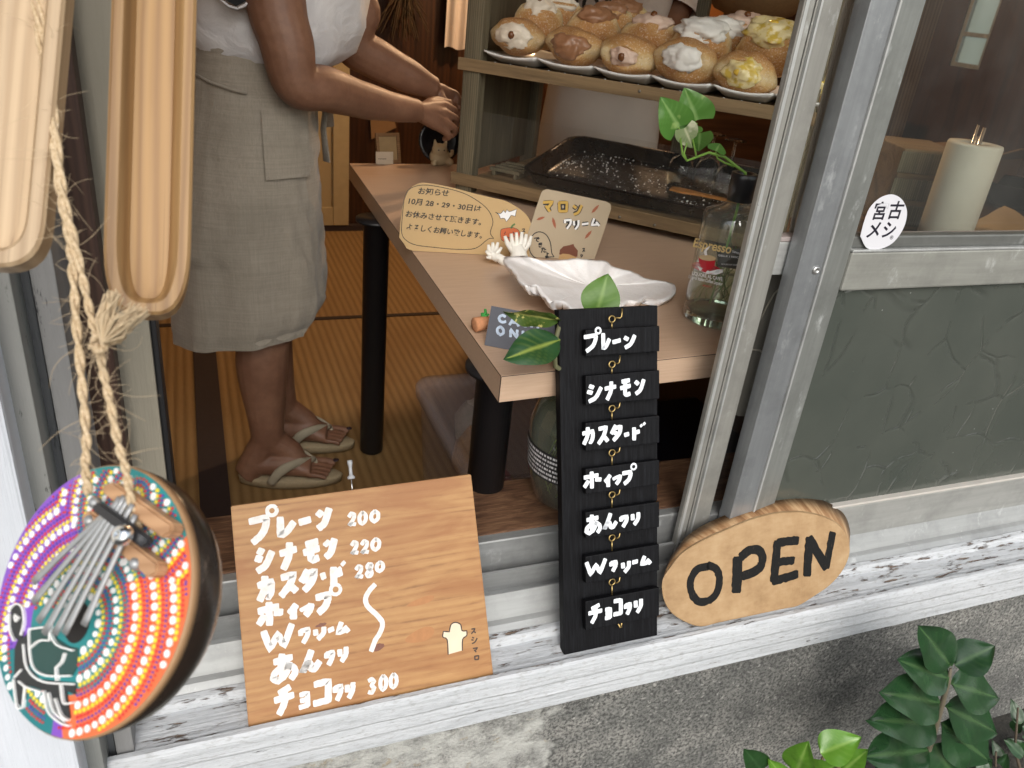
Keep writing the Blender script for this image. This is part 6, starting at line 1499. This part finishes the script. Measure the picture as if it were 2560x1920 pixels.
for z in zs:
    xr = xr_at(max(z, .405)); t = (1.04-z)/.65; xl = lerp(.015, -.075, min(1, t*1.6)) if z > .6 else lerp(-.06, -.078, (.6-z)/.2)
    hx = (xr-xl)/2; cx_ = (xr+xl)/2; hy = lerp(.135, .185, min(1, t*2.2)) if t < .55 else lerp(.185, .165, (t-.55)/.45)
    rg = vring((cx_, YB, z), hx, hy, NR_, 2.25); out = []
    for k, p in enumerate(rg):
        a = 2*pi*k/NR_; d = Vector((cos(a), sin(a), 0))
        fold = .0030*sin(a*9+z*6)*t+.008*nz(a*2.2, z*2.5)*min(1, t*2)+.0028*nz(a*6+z*5, z*9-a*2, 7)*min(1, t*3)
        if z > .95: fold += .0045*sin(z*420+3*nz(a*1.2, 2))*(.6+.4*cos(a*2))        # gathered waistband
        front = max(0, cos(a+.45))**3
        fold += front*.009*nz(z*17+a*3, a*4, 3)+front*.004*nz(z*41+a*5, a*9, 4)                                     # crumples down the front edge
        if z < .41: fold -= .004
        out.append(p+d*fold+Vector((0, 0, (.020*sin(a+2.5)+.004*nz(a*3, 5))*max(0, (.62-z)/.23)**1.5)))
    rings.append(out)
m = MB(); m.loft(rings, False, True); inn_ = [[Vector((lerp(YB*0+p.x, .09, .012), lerp(p.y, YB, .012), p.z)) for p in r] for r in rings[::-1]]; m.loft([rings[-1], inn_[0], inn_[4]], False, True)
ap = m.build('apron', LINEN, wom); ap.data.transform(Matrix.Translation(-O))
def onapron(u, v):                                                 # nearest front surface of the apron under a photo pixel
    r = ray(u, v); best = None
    for y in [1.60+.002*i for i in range(140)]:
        p = onY(u, v, y)
        if not .39 < p.z < 1.03: continue
        j = min(range(len(zs)-1), key=lambda q: abs((zs[q]+zs[q+1])/2-p.z)); t = (zs[j]-p.z)/(zs[j]-zs[j+1]); 
        yy = min((lerp(a.y, b.y, t) for a, b in zip(rings[j], rings[j+1]) if abs(lerp(a.x, b.x, t)-p.x) < .012), default=None)
        if yy is not None and y >= yy-.003: return p
    return onY(u, v, 1.69)
pk_px = [(652,278),(790,262),(800,480),(668,470)]
def patch(q, nm, nu=10, nv=10):
    mb = MB(); g = []
    for j in range(nv+1):
        row = []
        for i in range(nu+1):
            a = Vector(q[0]).lerp(Vector(q[1]), i/nu); b = Vector(q[3]).lerp(Vector(q[2]), i/nu); c = a.lerp(b, j/nv); row.append(onapron(c.x, c.y)+Vector((0, -.004, 0))-O)
        g.append(row)
    mb.loft(g, False, True, 0, False); return mb.build(nm, LINEN, wom)
patch([(652,275),(765,262),(775,440),(664,450)], 'pocket')
m = MB(); pts = [onapron(u, v)+Vector((.004, -.004, 0))-O for u, v in ((470,178),(520,205),(570,222),(610,232))]; m.tube(pts, .003, 6)
m.build('apron_seam', LINEN, wom); m = MB(); m.tube([Vector((.262, 1.83, .965))-O, Vector((.275, 1.81, .93))-O, Vector((.268, 1.81, .87))-O, Vector((.275, 1.81, .80))-O], [(.007, .003), (.010, .003), (.010, .002), (.012, .002)], 8)
m.tube([Vector((.262, 1.83, .965))-O, Vector((.285, 1.84, .92))-O, Vector((.288, 1.84, .87))-O], [(.007, .003), (.009, .003), (.010, .002)], 8); m.ball(Vector((.262, 1.83, .962))-O, (.014, .014, .016), 2, None, .2, 4)
m.build('apron_strings', LINEN, wom)
# white blouse: loose, hanging forward over the waistband, open V at the neck over a black vest
BLO = NT('white cotton blouse'); v_ = BLO.co(); f_ = BLO.noise(v_, 14, 5, .6, 1.2); BLO = BLO.set(BLO.ramp(f_, [(.3, (.58, .57, .58)), (.7, (.74, .73, .73))]), .85, 0, BLO.bump(f_, .6, .01), Sheen_Weight=.1)
rings = []; NB = 72
for j, (z, cx_, hx, hy) in enumerate(((1.005, .155, .130, .150), (1.015, .160, .150, .158), (1.04, .170, .170, .165), (1.08, .182, .182, .168), (1.13, .188, .178, .172), (1.18, .188, .165, .176), (1.23, .190, .145, .182), (1.28, .196, .125, .185), (1.32, .20, .105, .175), (1.36, .205, .08, .13), (1.39, .215, .06, .07))):
    rg = []
    for k, p in enumerate(vring((cx_, 1.872, z), hx, hy, NB, 2.3)):
        a = 2*pi*k/NB; d = Vector((cos(a), sin(a), 0)); w_ = .008*nz(a*2.5, z*14)+.006*nz(a*6, z*30)
        rg.append(p+d*(w_+.004*sin(a*8+z*40)*(1 if z < 1.2 else .3))+Vector((0, 0, -.012*max(0, cos(a))*(1 if z < 1.06 else 0))))
    rings.append(rg)
m = MB(); m.loft(rings, False, True)
m.loft([[p for p in rings[0]], [Vector((lerp(p.x, .15, .12), lerp(p.y, 1.87, .12), p.z+.012)) for p in rings[0]]], False, True)
for sh, el, s_ in ((shN, elN, 1), (shF, elF, 1)):
    d = (el-sh); P = [sh+d*q for q in (-.12, .0, .22, .42)]; m.tube(P, [.075, .074, .068, .071], 24, False)
bl_ = m.build('blouse', BLO, wom); bl_.data.transform(Matrix.Translation(-O))
vn_ = MB(); q = [(560,-2),(590,16),(625,-2),(690,-90),(500,-90)]
P = [onY(u, v, 1.687)-O for u, v in q]; P2 = [p+Vector((0, .006, 0)) for p in P]
vn_.add(P+P2, [[0, 1, 2, 3, 4], [9, 8, 7, 6, 5]]+[[i, (i+1) % 5, 5+(i+1) % 5, 5+i] for i in range(5)]); vn_.build('black_vest', plain('black cotton', (.012, .013, .014), .9), wom)
cl_ = MB()
for a, b in (((548,-4),(592,22)), ((590,22),(632,-6))): cl_.tube([onY(*a, 1.686)-O, onY((a[0]+b[0])/2, (a[1]+b[1])/2+6, 1.683)-O, onY(*b, 1.684)-O], [(.011, .003), (.013, .003), (.011, .003)], 10, True, True, None, (0, -1, 0))
cl_.build('collar', BLO, wom)
# flip-flops
STRAW = plain('pale rush sole', (.36, .29, .18), .8, 0, .2, 120, .4, 500); THONG = plain('pale cloth thong', (.34, .30, .22), .85, 0, .1, 60, .3, 300)
for heel, toe, fd, L in ((hN, tN, fdN, LN), (hF, tF, fdF, LF)):
    sd = Vector((-fd.y, fd.x, 0)); c0 = Vector((heel.x, heel.y, 0)); out = []
    for i in range(36):
        a = 2*pi*i/36; u = .5-.5*cos(a); w_ = (.036+.012*u)*math.sin(pi*min(1, max(0, u))**.9)**.55 if 0 < u < 1 else 0
        s = 1 if a < pi else -1; out.append(c0+fd*(-.012+(L+.026)*u)+sd*(w_*s))
    m = MB(); m.loft([[p+Vector((0, 0, .004))-O for p in out], [p+Vector((0, 0, .016))-O for p in out], [c0+fd*L*.5+(p-c0-fd*L*.5)*1.02+Vector((0, 0, .021))-O for p in out], [c0+fd*L*.5+(p-c0-fd*L*.5)*.97+Vector((0, 0, .025))-O for p in out]], True, True)
    sn = m.build('sandal', STRAW, wom); m = MB(); tp = c0+fd*L*.76+sd*.014+Vector((0, 0, .058))
    for s in (1, -1):
        P, R = interp([c0+fd*L*.30+sd*.046*s+Vector((0, 0, .024)), c0+fd*L*.42+sd*.046*s+Vector((0, 0, .062)), c0+fd*L*.60+sd*.026*s+Vector((0, 0, .074)), tp], [(.011, .005), (.013, .005), (.010, .005), (.007, .005)], 6); m.tube([p-O for p in P], R, 10)
    m.tube([tp-O, tp+fd*.012+Vector((0, 0, -.032))-O], .005, 8); m.build('thong', THONG, sn)
# ---------------------------------------------------------------- second person behind the case
b2 = onY(1540, 40, 2.62); O2 = Vector((b2.x, 2.62, 0)); X2 = b2.x
body = MB()
for s in (-.09, .09):
    limb(body, [Vector((X2+s, 2.62, .80)), Vector((X2+s, 2.61, .46)), Vector((X2+s*1.1, 2.63, .09))], [.088, .06, .042], 16)
    limb(body, [Vector((X2+s*1.1, 2.65, .05)), Vector((X2+s*1.2, 2.56, .04)), Vector((X2+s*1.3, 2.46, .03))], [(.038, .036), (.034, .042), (.02, .042)], 14)
limb(body, [Vector((X2, 2.62, z)) for z in (.78, .9, 1.03, 1.18, 1.30, 1.38, 1.42)], [(.16, .115), (.155, .11), (.135, .10), (.155, .11), (.175, .10), (.13, .07), (.055, .05)], 24, (1, 0, 0))
limb(body, [Vector((X2, 2.62, 1.40)), Vector((X2, 2.60, 1.48))], [.055, .05], 16)
HM2 = head(body, Vector((X2-.01, 2.585, 1.56)), (-.5, -1, 0))
for s, e, wv in ((.2, onY(1668, 75, 2.55), onY(1600, 105, 2.40)), (-.2, Vector((X2-.27, 2.58, 1.06)), Vector((X2-.16, 2.40, 1.0)))):
    limb(body, [Vector((X2+s*.95, 2.62, 1.35)), Vector((X2+s*1.15, 2.60, 1.25)), e, e.lerp(wv, .5), wv], [.06, .056, .045, .041, .029], 16)
    k = [wv+Vector((-.012*i*s*5+.02, -.085, .006*i-.01)) for i in range(4)]
    hand_chain(body, wv, k, [(q+Vector((0, -.03, -.012)), q+Vector((0, -.038, -.034))) for q in k], (wv+Vector((-.04*s*5, -.045, 0)), wv+Vector((-.04*s*5, -.075, -.01))))
p2 = rigid(body, 'person', SKIN, None, .007, 6); p2.data.transform(Matrix.Translation(-O2)); p2.location = O2
tag(p2, 'person in white lettered T-shirt standing behind the display case, mostly hidden by doughnuts', 'person'); eyes(HM2, p2, O2)
m = MB(); bm = bmesh.new(); bmesh.ops.create_icosphere(bm, subdivisions=3, radius=1)
for v in bm.verts:
    c = v.co.copy()
    if c.x > .5 and c.z < .35: c *= .8
    v.co = HM2 @ Vector((c.x*.104-.012, c.y*.087, c.z*.115+.03))
hr = m.bm(bm, True).build('hair', plain('dark brown hair', (.018, .011, .008), .45), p2); hr.data.transform(Matrix.Translation(-O2))
m = MB(); rings = []
for z, hx, hy in ((.72, .19, .15), (.80, .19, .15), (.95, .175, .135), (1.08, .17, .13), (1.2, .185, .135), (1.30, .2, .125), (1.37, .15, .09), (1.41, .07, .06)):
    rings.append([p+Vector((cos(2*pi*k/60), sin(2*pi*k/60), 0))*(.010*nz(k*.25, z*7)) for k, p in enumerate(vring((X2, 2.62, z), hx, hy, 60, 2.4))])
m.loft(rings, False, True)
for s, e in ((.2, onY(1668, 75, 2.55)), (-.2, Vector((X2-.27, 2.58, 1.06)))):
    a = Vector((X2+s*.75, 2.62, 1.36)); c = Vector((X2+s*1.15, 2.60, 1.25)); m.tube([a, c, c.lerp(e, .62)], [.07, .076, .079], 22, False)
sh2 = m.build('t_shirt', BLO, p2); sh2.data.transform(Matrix.Translation(-O2))
FT = frame(Vector((onY(1530, 18, 2.478).x, 2.478, onY(1530, 18, 2.478).z)), (1, 0, 0), (0, .12, 1))
B = Brush(.002, .1); 
for dx_, ch in ((-.21, 'C'), (-.145, 'H'), (-.075, 'O'), (0, 'N')):
    B.glyph(ch, Vector((dx_-.026, .03)), Vector((dx_+.026, .03)), Vector((dx_-.026, -.028)), .011)
lt_ = MB()
o = B.out('lettering', plain('black shirt print', (.015, .015, .018), .8), p2); o.data.transform(Matrix.Translation(-O2) @ FT)
m = MB(); rings = []
for z, hx, hy in ((1.0, .17, .138), (.9, .19, .152), (.75, .205, .165), (.55, .21, .17), (.42, .21, .17)):
    rings.append([p+Vector((cos(2*pi*k/60), sin(2*pi*k/60), 0))*(.008*nz(k*.3, z*5)+.006) for k, p in enumerate(vring((X2, 2.62, z), hx, hy, 60, 2.4))])
m.loft(rings, False, True); a2 = m.build('apron', plain('white apron cloth', (.62, .60, .57), .9, 0, .06, 12, .4, 40), p2); a2.data.transform(Matrix.Translation(-O2))
# ================================================================== BACK OF THE ROOM AND THE KITCHEN SIDE
t = thing('small_window', 'tall narrow frosted window glowing with daylight in the dark right wall', 'window', (0, 0, 0))
FRO = NT('frosted pane'); FRO.set((.80, .92, .86), .5); tl2 = FRO.n('ShaderNodeBsdfTranslucent'); tl2.inputs[0].default_value = (.85, .95, .88, 1); k_ = FRO.n('ShaderNodeMixShader'); k_.inputs[0].default_value = .8
tr2 = FRO.n('ShaderNodeBsdfTransparent'); k2_ = FRO.n('ShaderNodeMixShader'); k2_.inputs[0].default_value = .35
FRO.l(FRO.b.outputs[0], k_.inputs[1]); FRO.l(tl2.outputs[0], k_.inputs[2]); FRO.l(k_.outputs[0], k2_.inputs[1]); FRO.l(tr2.outputs[0], k2_.inputs[2]); FRO.l(k2_.outputs[0], FRO.out.inputs[0])
m = MB(); m.box((3.63, wy0+.02, wz0+.02), (3.635, wy1-.02, wz1-.02)); m.build('pane', FRO.m, t)
m = MB()
for a, b in (((3.61, wy0, wz0), (3.65, wy0+.02, wz1)), ((3.61, wy1-.02, wz0), (3.65, wy1, wz1)), ((3.61, wy0+.0205, wz0), (3.65, wy1-.0205, wz0+.02)), ((3.61, wy0+.0205, wz0+.14), (3.625, wy1-.0205, wz0+.16))): m.box(a, b, .002)
m.build('frame', ALU, t)
rt = onD(2440, 358, 1.85); CZ = rt.z-.245
ctr = thing('kitchen_counter', 'brown wooden kitchen counter behind the right hand window pane', 'counter', (0, 0, 0))
CW_ = wood('brown counter wood', (.07, .035, .017), (.19, .10, .05), axis='X', ring=24)
m = MB(); m.box((1.12, 1.22, CZ-.04), (3.3, 2.2, CZ), .003); m.build('worktop', CW_, ctr)
m = MB(); m.box((1.2, 1.30, 0), (3.25, 2.15, CZ-.041), .003); m.build('cabinet', plain('dark cabinet', (.06, .032, .018), .5, 0, .2, 8), ctr)
ro = Vector((rt.x, rt.y, CZ)); t = thing('paper_roll', 'upright kitchen paper roll on a metal holder behind the right pane', 'paper roll', ro)
PAP = plain('kitchen paper', (.56, .53, .45), .9, 0, .05, 30, .3, 90)
m = MB(); m.lathe([(.022, .012), (.058, .012), (.060, .016), (.060, .240), (.058, .245), (.022, .245), (.022, .012)], 40); m.build('roll', PAP, t)
m = MB(); m.lathe([(.0001, 0), (.075, 0), (.075, .008), (.0001, .010)], 32); m.tube([(-.011, 0, .008), (-.011, 0, .285)], .0035, 8); m.tube([(.011, 0, .008), (.011, 0, .28)], .0045, 8); m.tube([(0, 0, .005), (0, 0, .26)], .0035, 8); m.build('holder', plain('steel holder', (.6, .6, .6), .2, .95), t)
def pbox(name, label, cat, u, v, y, w_, d_, h, mt, rot=0, zb=None, part='body'):
    p = onY(u, v, y); z = CZ if zb is None else zb; F = Matrix.Translation((p.x, y, z)) @ Matrix.Rotation(radians(rot), 4, 'Z'); o = thing(name, label, cat, F); m = MB(); m.box((-w_/2, -d_/2, .001), (w_/2, d_/2, h), .003); m.build(part, mt, o); return o
CARD = plain('brown cardboard', (.24, .14, .065), .85, 0, .12, 20, .2, 150)
b_ = pbox('wooden_crate', 'weathered wooden crate on the counter behind the right window frame', 'crate', 2270, 440, 1.62, .16, .20, .20, OLDX, -20); 
m = MB()
for k in range(3): m.box((-.085, -.104, .01+.066*k), (.085, -.1005, .062+.066*k), .002)
m.build('slats', OLDW, b_)
b_ = pbox('cardboard_box', 'open cardboard box with flaps lying behind the paper roll', 'box', 2390, 430, 1.95, .30, .24, .13, CARD, 15)
m = MB(); F_ = Matrix.Rotation(radians(-28), 4, 'X'); m.box((-.15, -.24, .126), (.15, -.12, .131), .001, Matrix.Translation((0, -.0, .0)) @ Matrix.Translation((0, -.12, .13)) @ F_ @ Matrix.Translation((0, .12, -.13))); m.build('flap', CARD, b_)
b_ = thing('mixing_bowl', 'dark steel mixing bowl on the counter at the right edge', 'bowl', (onY(2540, 430, 1.75).x+.03, 1.75, CZ)); m = MB(); m.lathe([(.0001, .002), (.05, .002), (.09, .03), (.115, .075), (.119, .078), (.113, .074), (.085, .03), (.045, .008), (.0001, .007)], 40); m.build('bowl', plain('dark steel', (.10, .09, .08), .18, .9), b_)
m = MB(); p = onY(2530, 520, 1.42); q = []
for j in range(9): q.append([Vector((lerp(-.07, .09, i/9), lerp(-.05, .09, j/8), .004+.05*max(0, i/9-.4)**1.5+.01*nz(i*.5, j*.5)+.045*(i/9)*(j/8))) for i in range(10)])
m.loft(q, False, True, 0, False); tag(m.build('paper_sheet', plain('brown paper', (.42, .30, .16), .85, 0, .1, 20), None, Matrix.Translation((p.x, 1.42, CZ+.002))), 'crumpled brown paper sheet on the counter at the right edge', 'paper')
b_ = pbox('tea_tin', 'dark tall tin behind the blind cords between the window frames', 'tin', 2085, 330, 1.75, .09, .09, .24, plain('dark tin', (.03, .026, .024), .3, .3), 10)
# wooden pillar seen through the right pane
x_ = onY(2250, 200, 2.5).x; m = MB(); m.box((x_-.055, 2.46, 0), (x_+.055, 2.57, 2.49), .004); tag(m.build('wooden_pillar', wood('brown pillar', (.13, .07, .03), (.28, .17, .08), axis='Z', ring=20)), 'brown wooden pillar in the room behind the right window pane', 'pillar')
# sideboard behind the doughnuts
zsb = onY(1690, 128, 3.25).z; sx0, sx1 = onY(1600, 100, 3.25).x, onY(1990, 100, 3.25).x+.5
sbd = thing('sideboard', 'dark brown sideboard against the back wall behind the doughnuts', 'sideboard', (0, 0, 0)); DKW = wood('dark sideboard', (.03, .012, .006), (.085, .038, .016), axis='X', ring=18, rough=.4)
m = MB(); m.box((sx0, 3.25, 0), (sx1, 3.7, zsb-.03), .003); m.build('carcass', DKW, sbd); m = MB(); m.box((sx0-.02, 3.23, zsb-.0298), (sx1+.02, 3.72, zsb), .003); m.build('top', DKW, sbd)
hp_ = onY(1690, 92, 3.32); b_ = pbox('hotel_box', 'brown box printed HOTEL on the sideboard behind the pale pink bun', 'box', 1690, 92, 3.42, .24, .14, .115, plain('tan box', (.20, .125, .06), .7), 0, zsb)
Mx = Matrix.Translation((.0, -.0712, .06)) @ Matrix.Rotation(pi/2, 4, 'X'); text_mesh('HOTEL', .075, Mx, plain('dark red print', (.10, .02, .012), .6), b_, 'lettering', .001)
b_ = pbox('leather_bag', 'brown leather bag with a small tag on the sideboard, behind the white cream buns', 'bag', 1742, 20, 3.5, .22, .12, .30, plain('brown leather', (.22, .085, .025), .45, 0, .2, 30), 0, zsb); m = MB(); m.box((-.04, -.0632, .12), (.04, -.0605, .145)); m.build('name_tag', plain('dark tag', (.06, .025, .012), .5), b_)
# woven shade with a pull string
sp_ = onY(1882, 30, 2.5); t = thing('woven_shade', 'woven straw lampshade hanging above the custard buns', 'lampshade', (sp_.x, 2.5, sp_.z-.02)); STR = plain('woven straw', (.26, .17, .085), .8, 0, .25, 90, .5, 200)
m = MB(); m.lathe([(.07, .0), (.13, .02), (.17, .07), (.19, .13), (.188, .132), (.166, .07), (.126, .022), (.07, .003)], 36); m.build('shade', STR, t)
m = MB(); m.tube([(-.03, -.02, .06), (-.035, -.02, -.02), (-.05, -.03, -.11)], .0025, 7); m.build('pull_string', plain('cream string', (.6, .55, .42), .8), t)
m = MB(); m.tube([(0, 0, .12), (0, 0, 2.49-sp_.z)], .004, 6); m.tube([(-.15, 0, .1), (.0, 0, .13), (.15, 0, .1)], .003, 6); m.build('hanger', BLACK, t)
# towel and dried herbs on the back wall
q = []; u0, u1 = onY(1117, 60, 3.86).x, onY(1175, 60, 3.86).x; zb_ = onY(1140, 122, 3.86).z
for j in range(13): q.append([Vector((lerp(u0, u1, i/16), 3.87+.012*sin(i*.8+j*.05), lerp(1.75, zb_, j/12)+(.006*sin(i*.5) if j == 12 else 0))) for i in range(17)])
m = MB(); m.loft(q, False, True, 0, False); tag(m.build('towel', plain('white towel', (.62, .56, .52), .95, 0, .05, 40, .4, 200)), 'white towel hanging on the brown wall left of the display case', 'towel')
m = MB(); rnd = random.Random(4); hb = onY(1010, -60, 3.85)
for k in range(60):
    e = onY(1010+rnd.gauss(0, 32), rnd.uniform(10, 105), 3.85+rnd.uniform(-.05, .04)); m.tube([hb, hb.lerp(e, .5)+Vector((rnd.gauss(0, .012), 0, 0)), e], [.003, .003, .0015], 5, False)
tag(m.build('dried_herbs', plain('dried herb', (.055, .035, .016), .9, 0, .5, 40)), 'dark bunch of dried herbs hanging on the brown wall behind the arms', 'dried plant')
# things on the far end of the table
def ontab(u, v=405): return onZ(u, v, TZ)
fr = ontab(975, 408); F = card_frame((945, 409), (1012, 407), radians(14)); w_ = .072; t = thing('picture_frame', 'small wooden picture frame leaning at the far end of the table', 'picture frame', F)
FRW = wood('frame wood', (.16, .08, .03), (.30, .17, .07), axis='X', ring=60); hF_ = .082; m = MB()
for a, b in (((0, 0, -.008), (.009, hF_, 0)), ((w_-.009, 0, -.008), (w_, hF_, 0)), ((.0092, 0, -.008), (w_-.0092, .009, 0)), ((.0092, hF_-.009, -.008), (w_-.0092, hF_, 0))): m.box(a, b, .001)
m.build('frame', FRW, t); m = MB(); m.box((.0092, .0092, -.006), (w_-.0092, hF_-.0092, -.004)); m.build('picture', plain('aged print', (.36, .25, .12), .7, 0, .15, 40), t)
F = card_frame((940, 411), (988, 411), radians(8)); t = thing('small_note', 'small white note card in front of the picture frame', 'card', F); m = MB(); m.box((0, 0, -.001), (.050, .034, 0)); m.build('card', plain('note paper', (.6, .52, .40), .8), t); m = MB(); m.box((.006, .014, 0), (.030, .0155, .0002)); m.build('writing', PEN, t); m = MB(); m.box((.02, 0, -.02), (.03, .015, -.0012)); m.build('stand', KRAFT, t)
pk = onY(958, 320, 3.9); t = thing('brown_envelope', 'brown paper envelope pinned on the back wall under the near arm', 'envelope', (pk.x, 3.93, pk.z)); m = MB(); m.add([(-.06, 0, .09), (.04, 0, .09), (.07, 0, .0), (-.05, 0, -.06), (-.06, -.004, .09), (.04, -.004, .09), (.07, -.004, .0), (-.05, -.004, -.06)], [[0, 1, 2, 3], [7, 6, 5, 4], [0, 4, 5, 1], [1, 5, 6, 2], [2, 6, 7, 3], [3, 7, 4, 0]]); m.build('paper', CARD, t)
c_ = ontab(1098, 412); rd = .052
t = thing('black_plate', 'round black plate standing behind the white cat figurine', 'plate', (c_.x+.004, c_.y+.035, TZ)); m = MB(); m.lathe([(.0001, 0), (.03, 0), (.05, .006), (.062, .010), (.062, .013), (.048, .009), (.03, .004), (.0001, .004)], 40, Matrix.Translation((0, 0, .0605)) @ Matrix.Rotation(radians(78), 4, 'X')); m.build('dish', plain('black glaze', (.010, .010, .013), .25), t)
t = thing('cat_figurine', 'small white glazed lucky cat figurine at the far end of the table', 'figurine', (c_.x, c_.y, TZ)); m = MB()
def fe(p, r): m.ball(p, r, 3)
fe((0, 0, .024), (.030, .024, .026)); fe((-.004, -.010, .044), (.023, .02, .019)); m.tube([(-.016, -.008, .055), (-.020, -.009, .074)], [.008, .0018], 8); m.tube([(.010, -.009, .055), (.016, -.010, .074)], [.008, .0018], 8); fe((.026, -.014, .012), (.012, .012, .011)); fe((-.02, -.016, .008), (.010, .011, .008)); m.tube([(.022, .004, .02), (.036, -.004, .034), (.034, -.006, .044)], [.007, .006, .006], 8)
fig = m.build('body', plain('ivory glaze', (.62, .52, .33), .2, 0, .05, 30), t); baked(fig, [('REMESH', {'mode': 'VOXEL', 'voxel_size': .0022}), ('SMOOTH', {'factor': .5, 'iterations': 4})]); shade(fig)
m = MB(); m.ball((-.012, -.0285, .047), (.002, .001, .002), 2); m.build('eye', PEN, t); m = MB(); m.ball((.004, -.0290, .047), (.002, .001, .002), 2); m.build('eye', PEN, t)
# wine glasses and tools inside the case
for i, (x_, y_) in enumerate(((.50, .20), (.56, .23), (.62, .19))):
    t = thing('wine_glass', 'upturned wine glass at the back of the bottom shelf, one of three', 'glass', Fc @ Matrix.Translation((x_, y_, zb1+.028)), 'upturned wine glasses'); m = MB(); m.lathe([(.026, .0), (.033, .02), (.034, .045), (.024, .07), (.004, .082), (.0035, .13), (.026, .134), (.026, .136), (.0045, .133), (.0015, .13), (.002, .083), (.022, .068), (.032, .045), (.031, .02), (.024, .0)], 32); m.build('glass', GLS, t)
t = thing('orange_spatula', 'orange wooden spatula lying across the baking tray rim behind the bottle', 'spatula', Fc @ Matrix.Translation((.56, .13, zb1+.032))); m = MB(); m.prism([(-.06, .02), (-.03, .028), (.02, .016), (.12, .006), (.12, -.004), (.02, -.004), (-.03, -.014), (-.058, -.008)], 0, .005); m.build('blade', plain('orange wood', (.42, .17, .035), .5), t)
t = thing('wooden_rack', 'dark slatted wooden rack left of the baking tray', 'rack', Fc @ Matrix.Translation((x1p+.05, .10, zb1-.003))); m = MB()
for k in range(4): m.box((-.03, -.05+.03*k, .012), (.055, -.034+.03*k, .02), .001)
m.build('slats', OLDW, t); m = MB(); m.box((-.022, -.05, .0), (-.014, .058, .0119), .001); m.build('runner', OLDW, t); m = MB(); m.box((.04, -.05, .0), (.048, .058, .0119), .001); m.build('runner', OLDW, t)
# ================================================================== THE ROOM'S LAMP
LP = Vector((1.55, 3.05, 1.98)); t = thing('globe_lamp', 'warm glowing globe lamp hanging in the back of the room', 'lamp', LP)
EM = NT('glowing globe'); EM.set((1, .8, .6), .5, Emission_Color=(1, .62, .28, 1), Emission_Strength=9); m = MB(); m.ball((0, 0, 0), (.075, .075, .075), 3); gl_ = m.build('globe', EM.m, t); m = MB(); m.tube([(0, 0, .075), (0, 0, .51)], .004, 6); m.build('flex', BLACK, t)
ld = bpy.data.lights.new('lamp_light', 'POINT'); ld.energy = 46; ld.color = (1, .64, .36); ld.shadow_soft_size = .05; lo_ = bpy.data.objects.new('lamp_light', ld); COL.objects.link(lo_); lo_.parent = t; lo_.location = (0, 0, -.135)
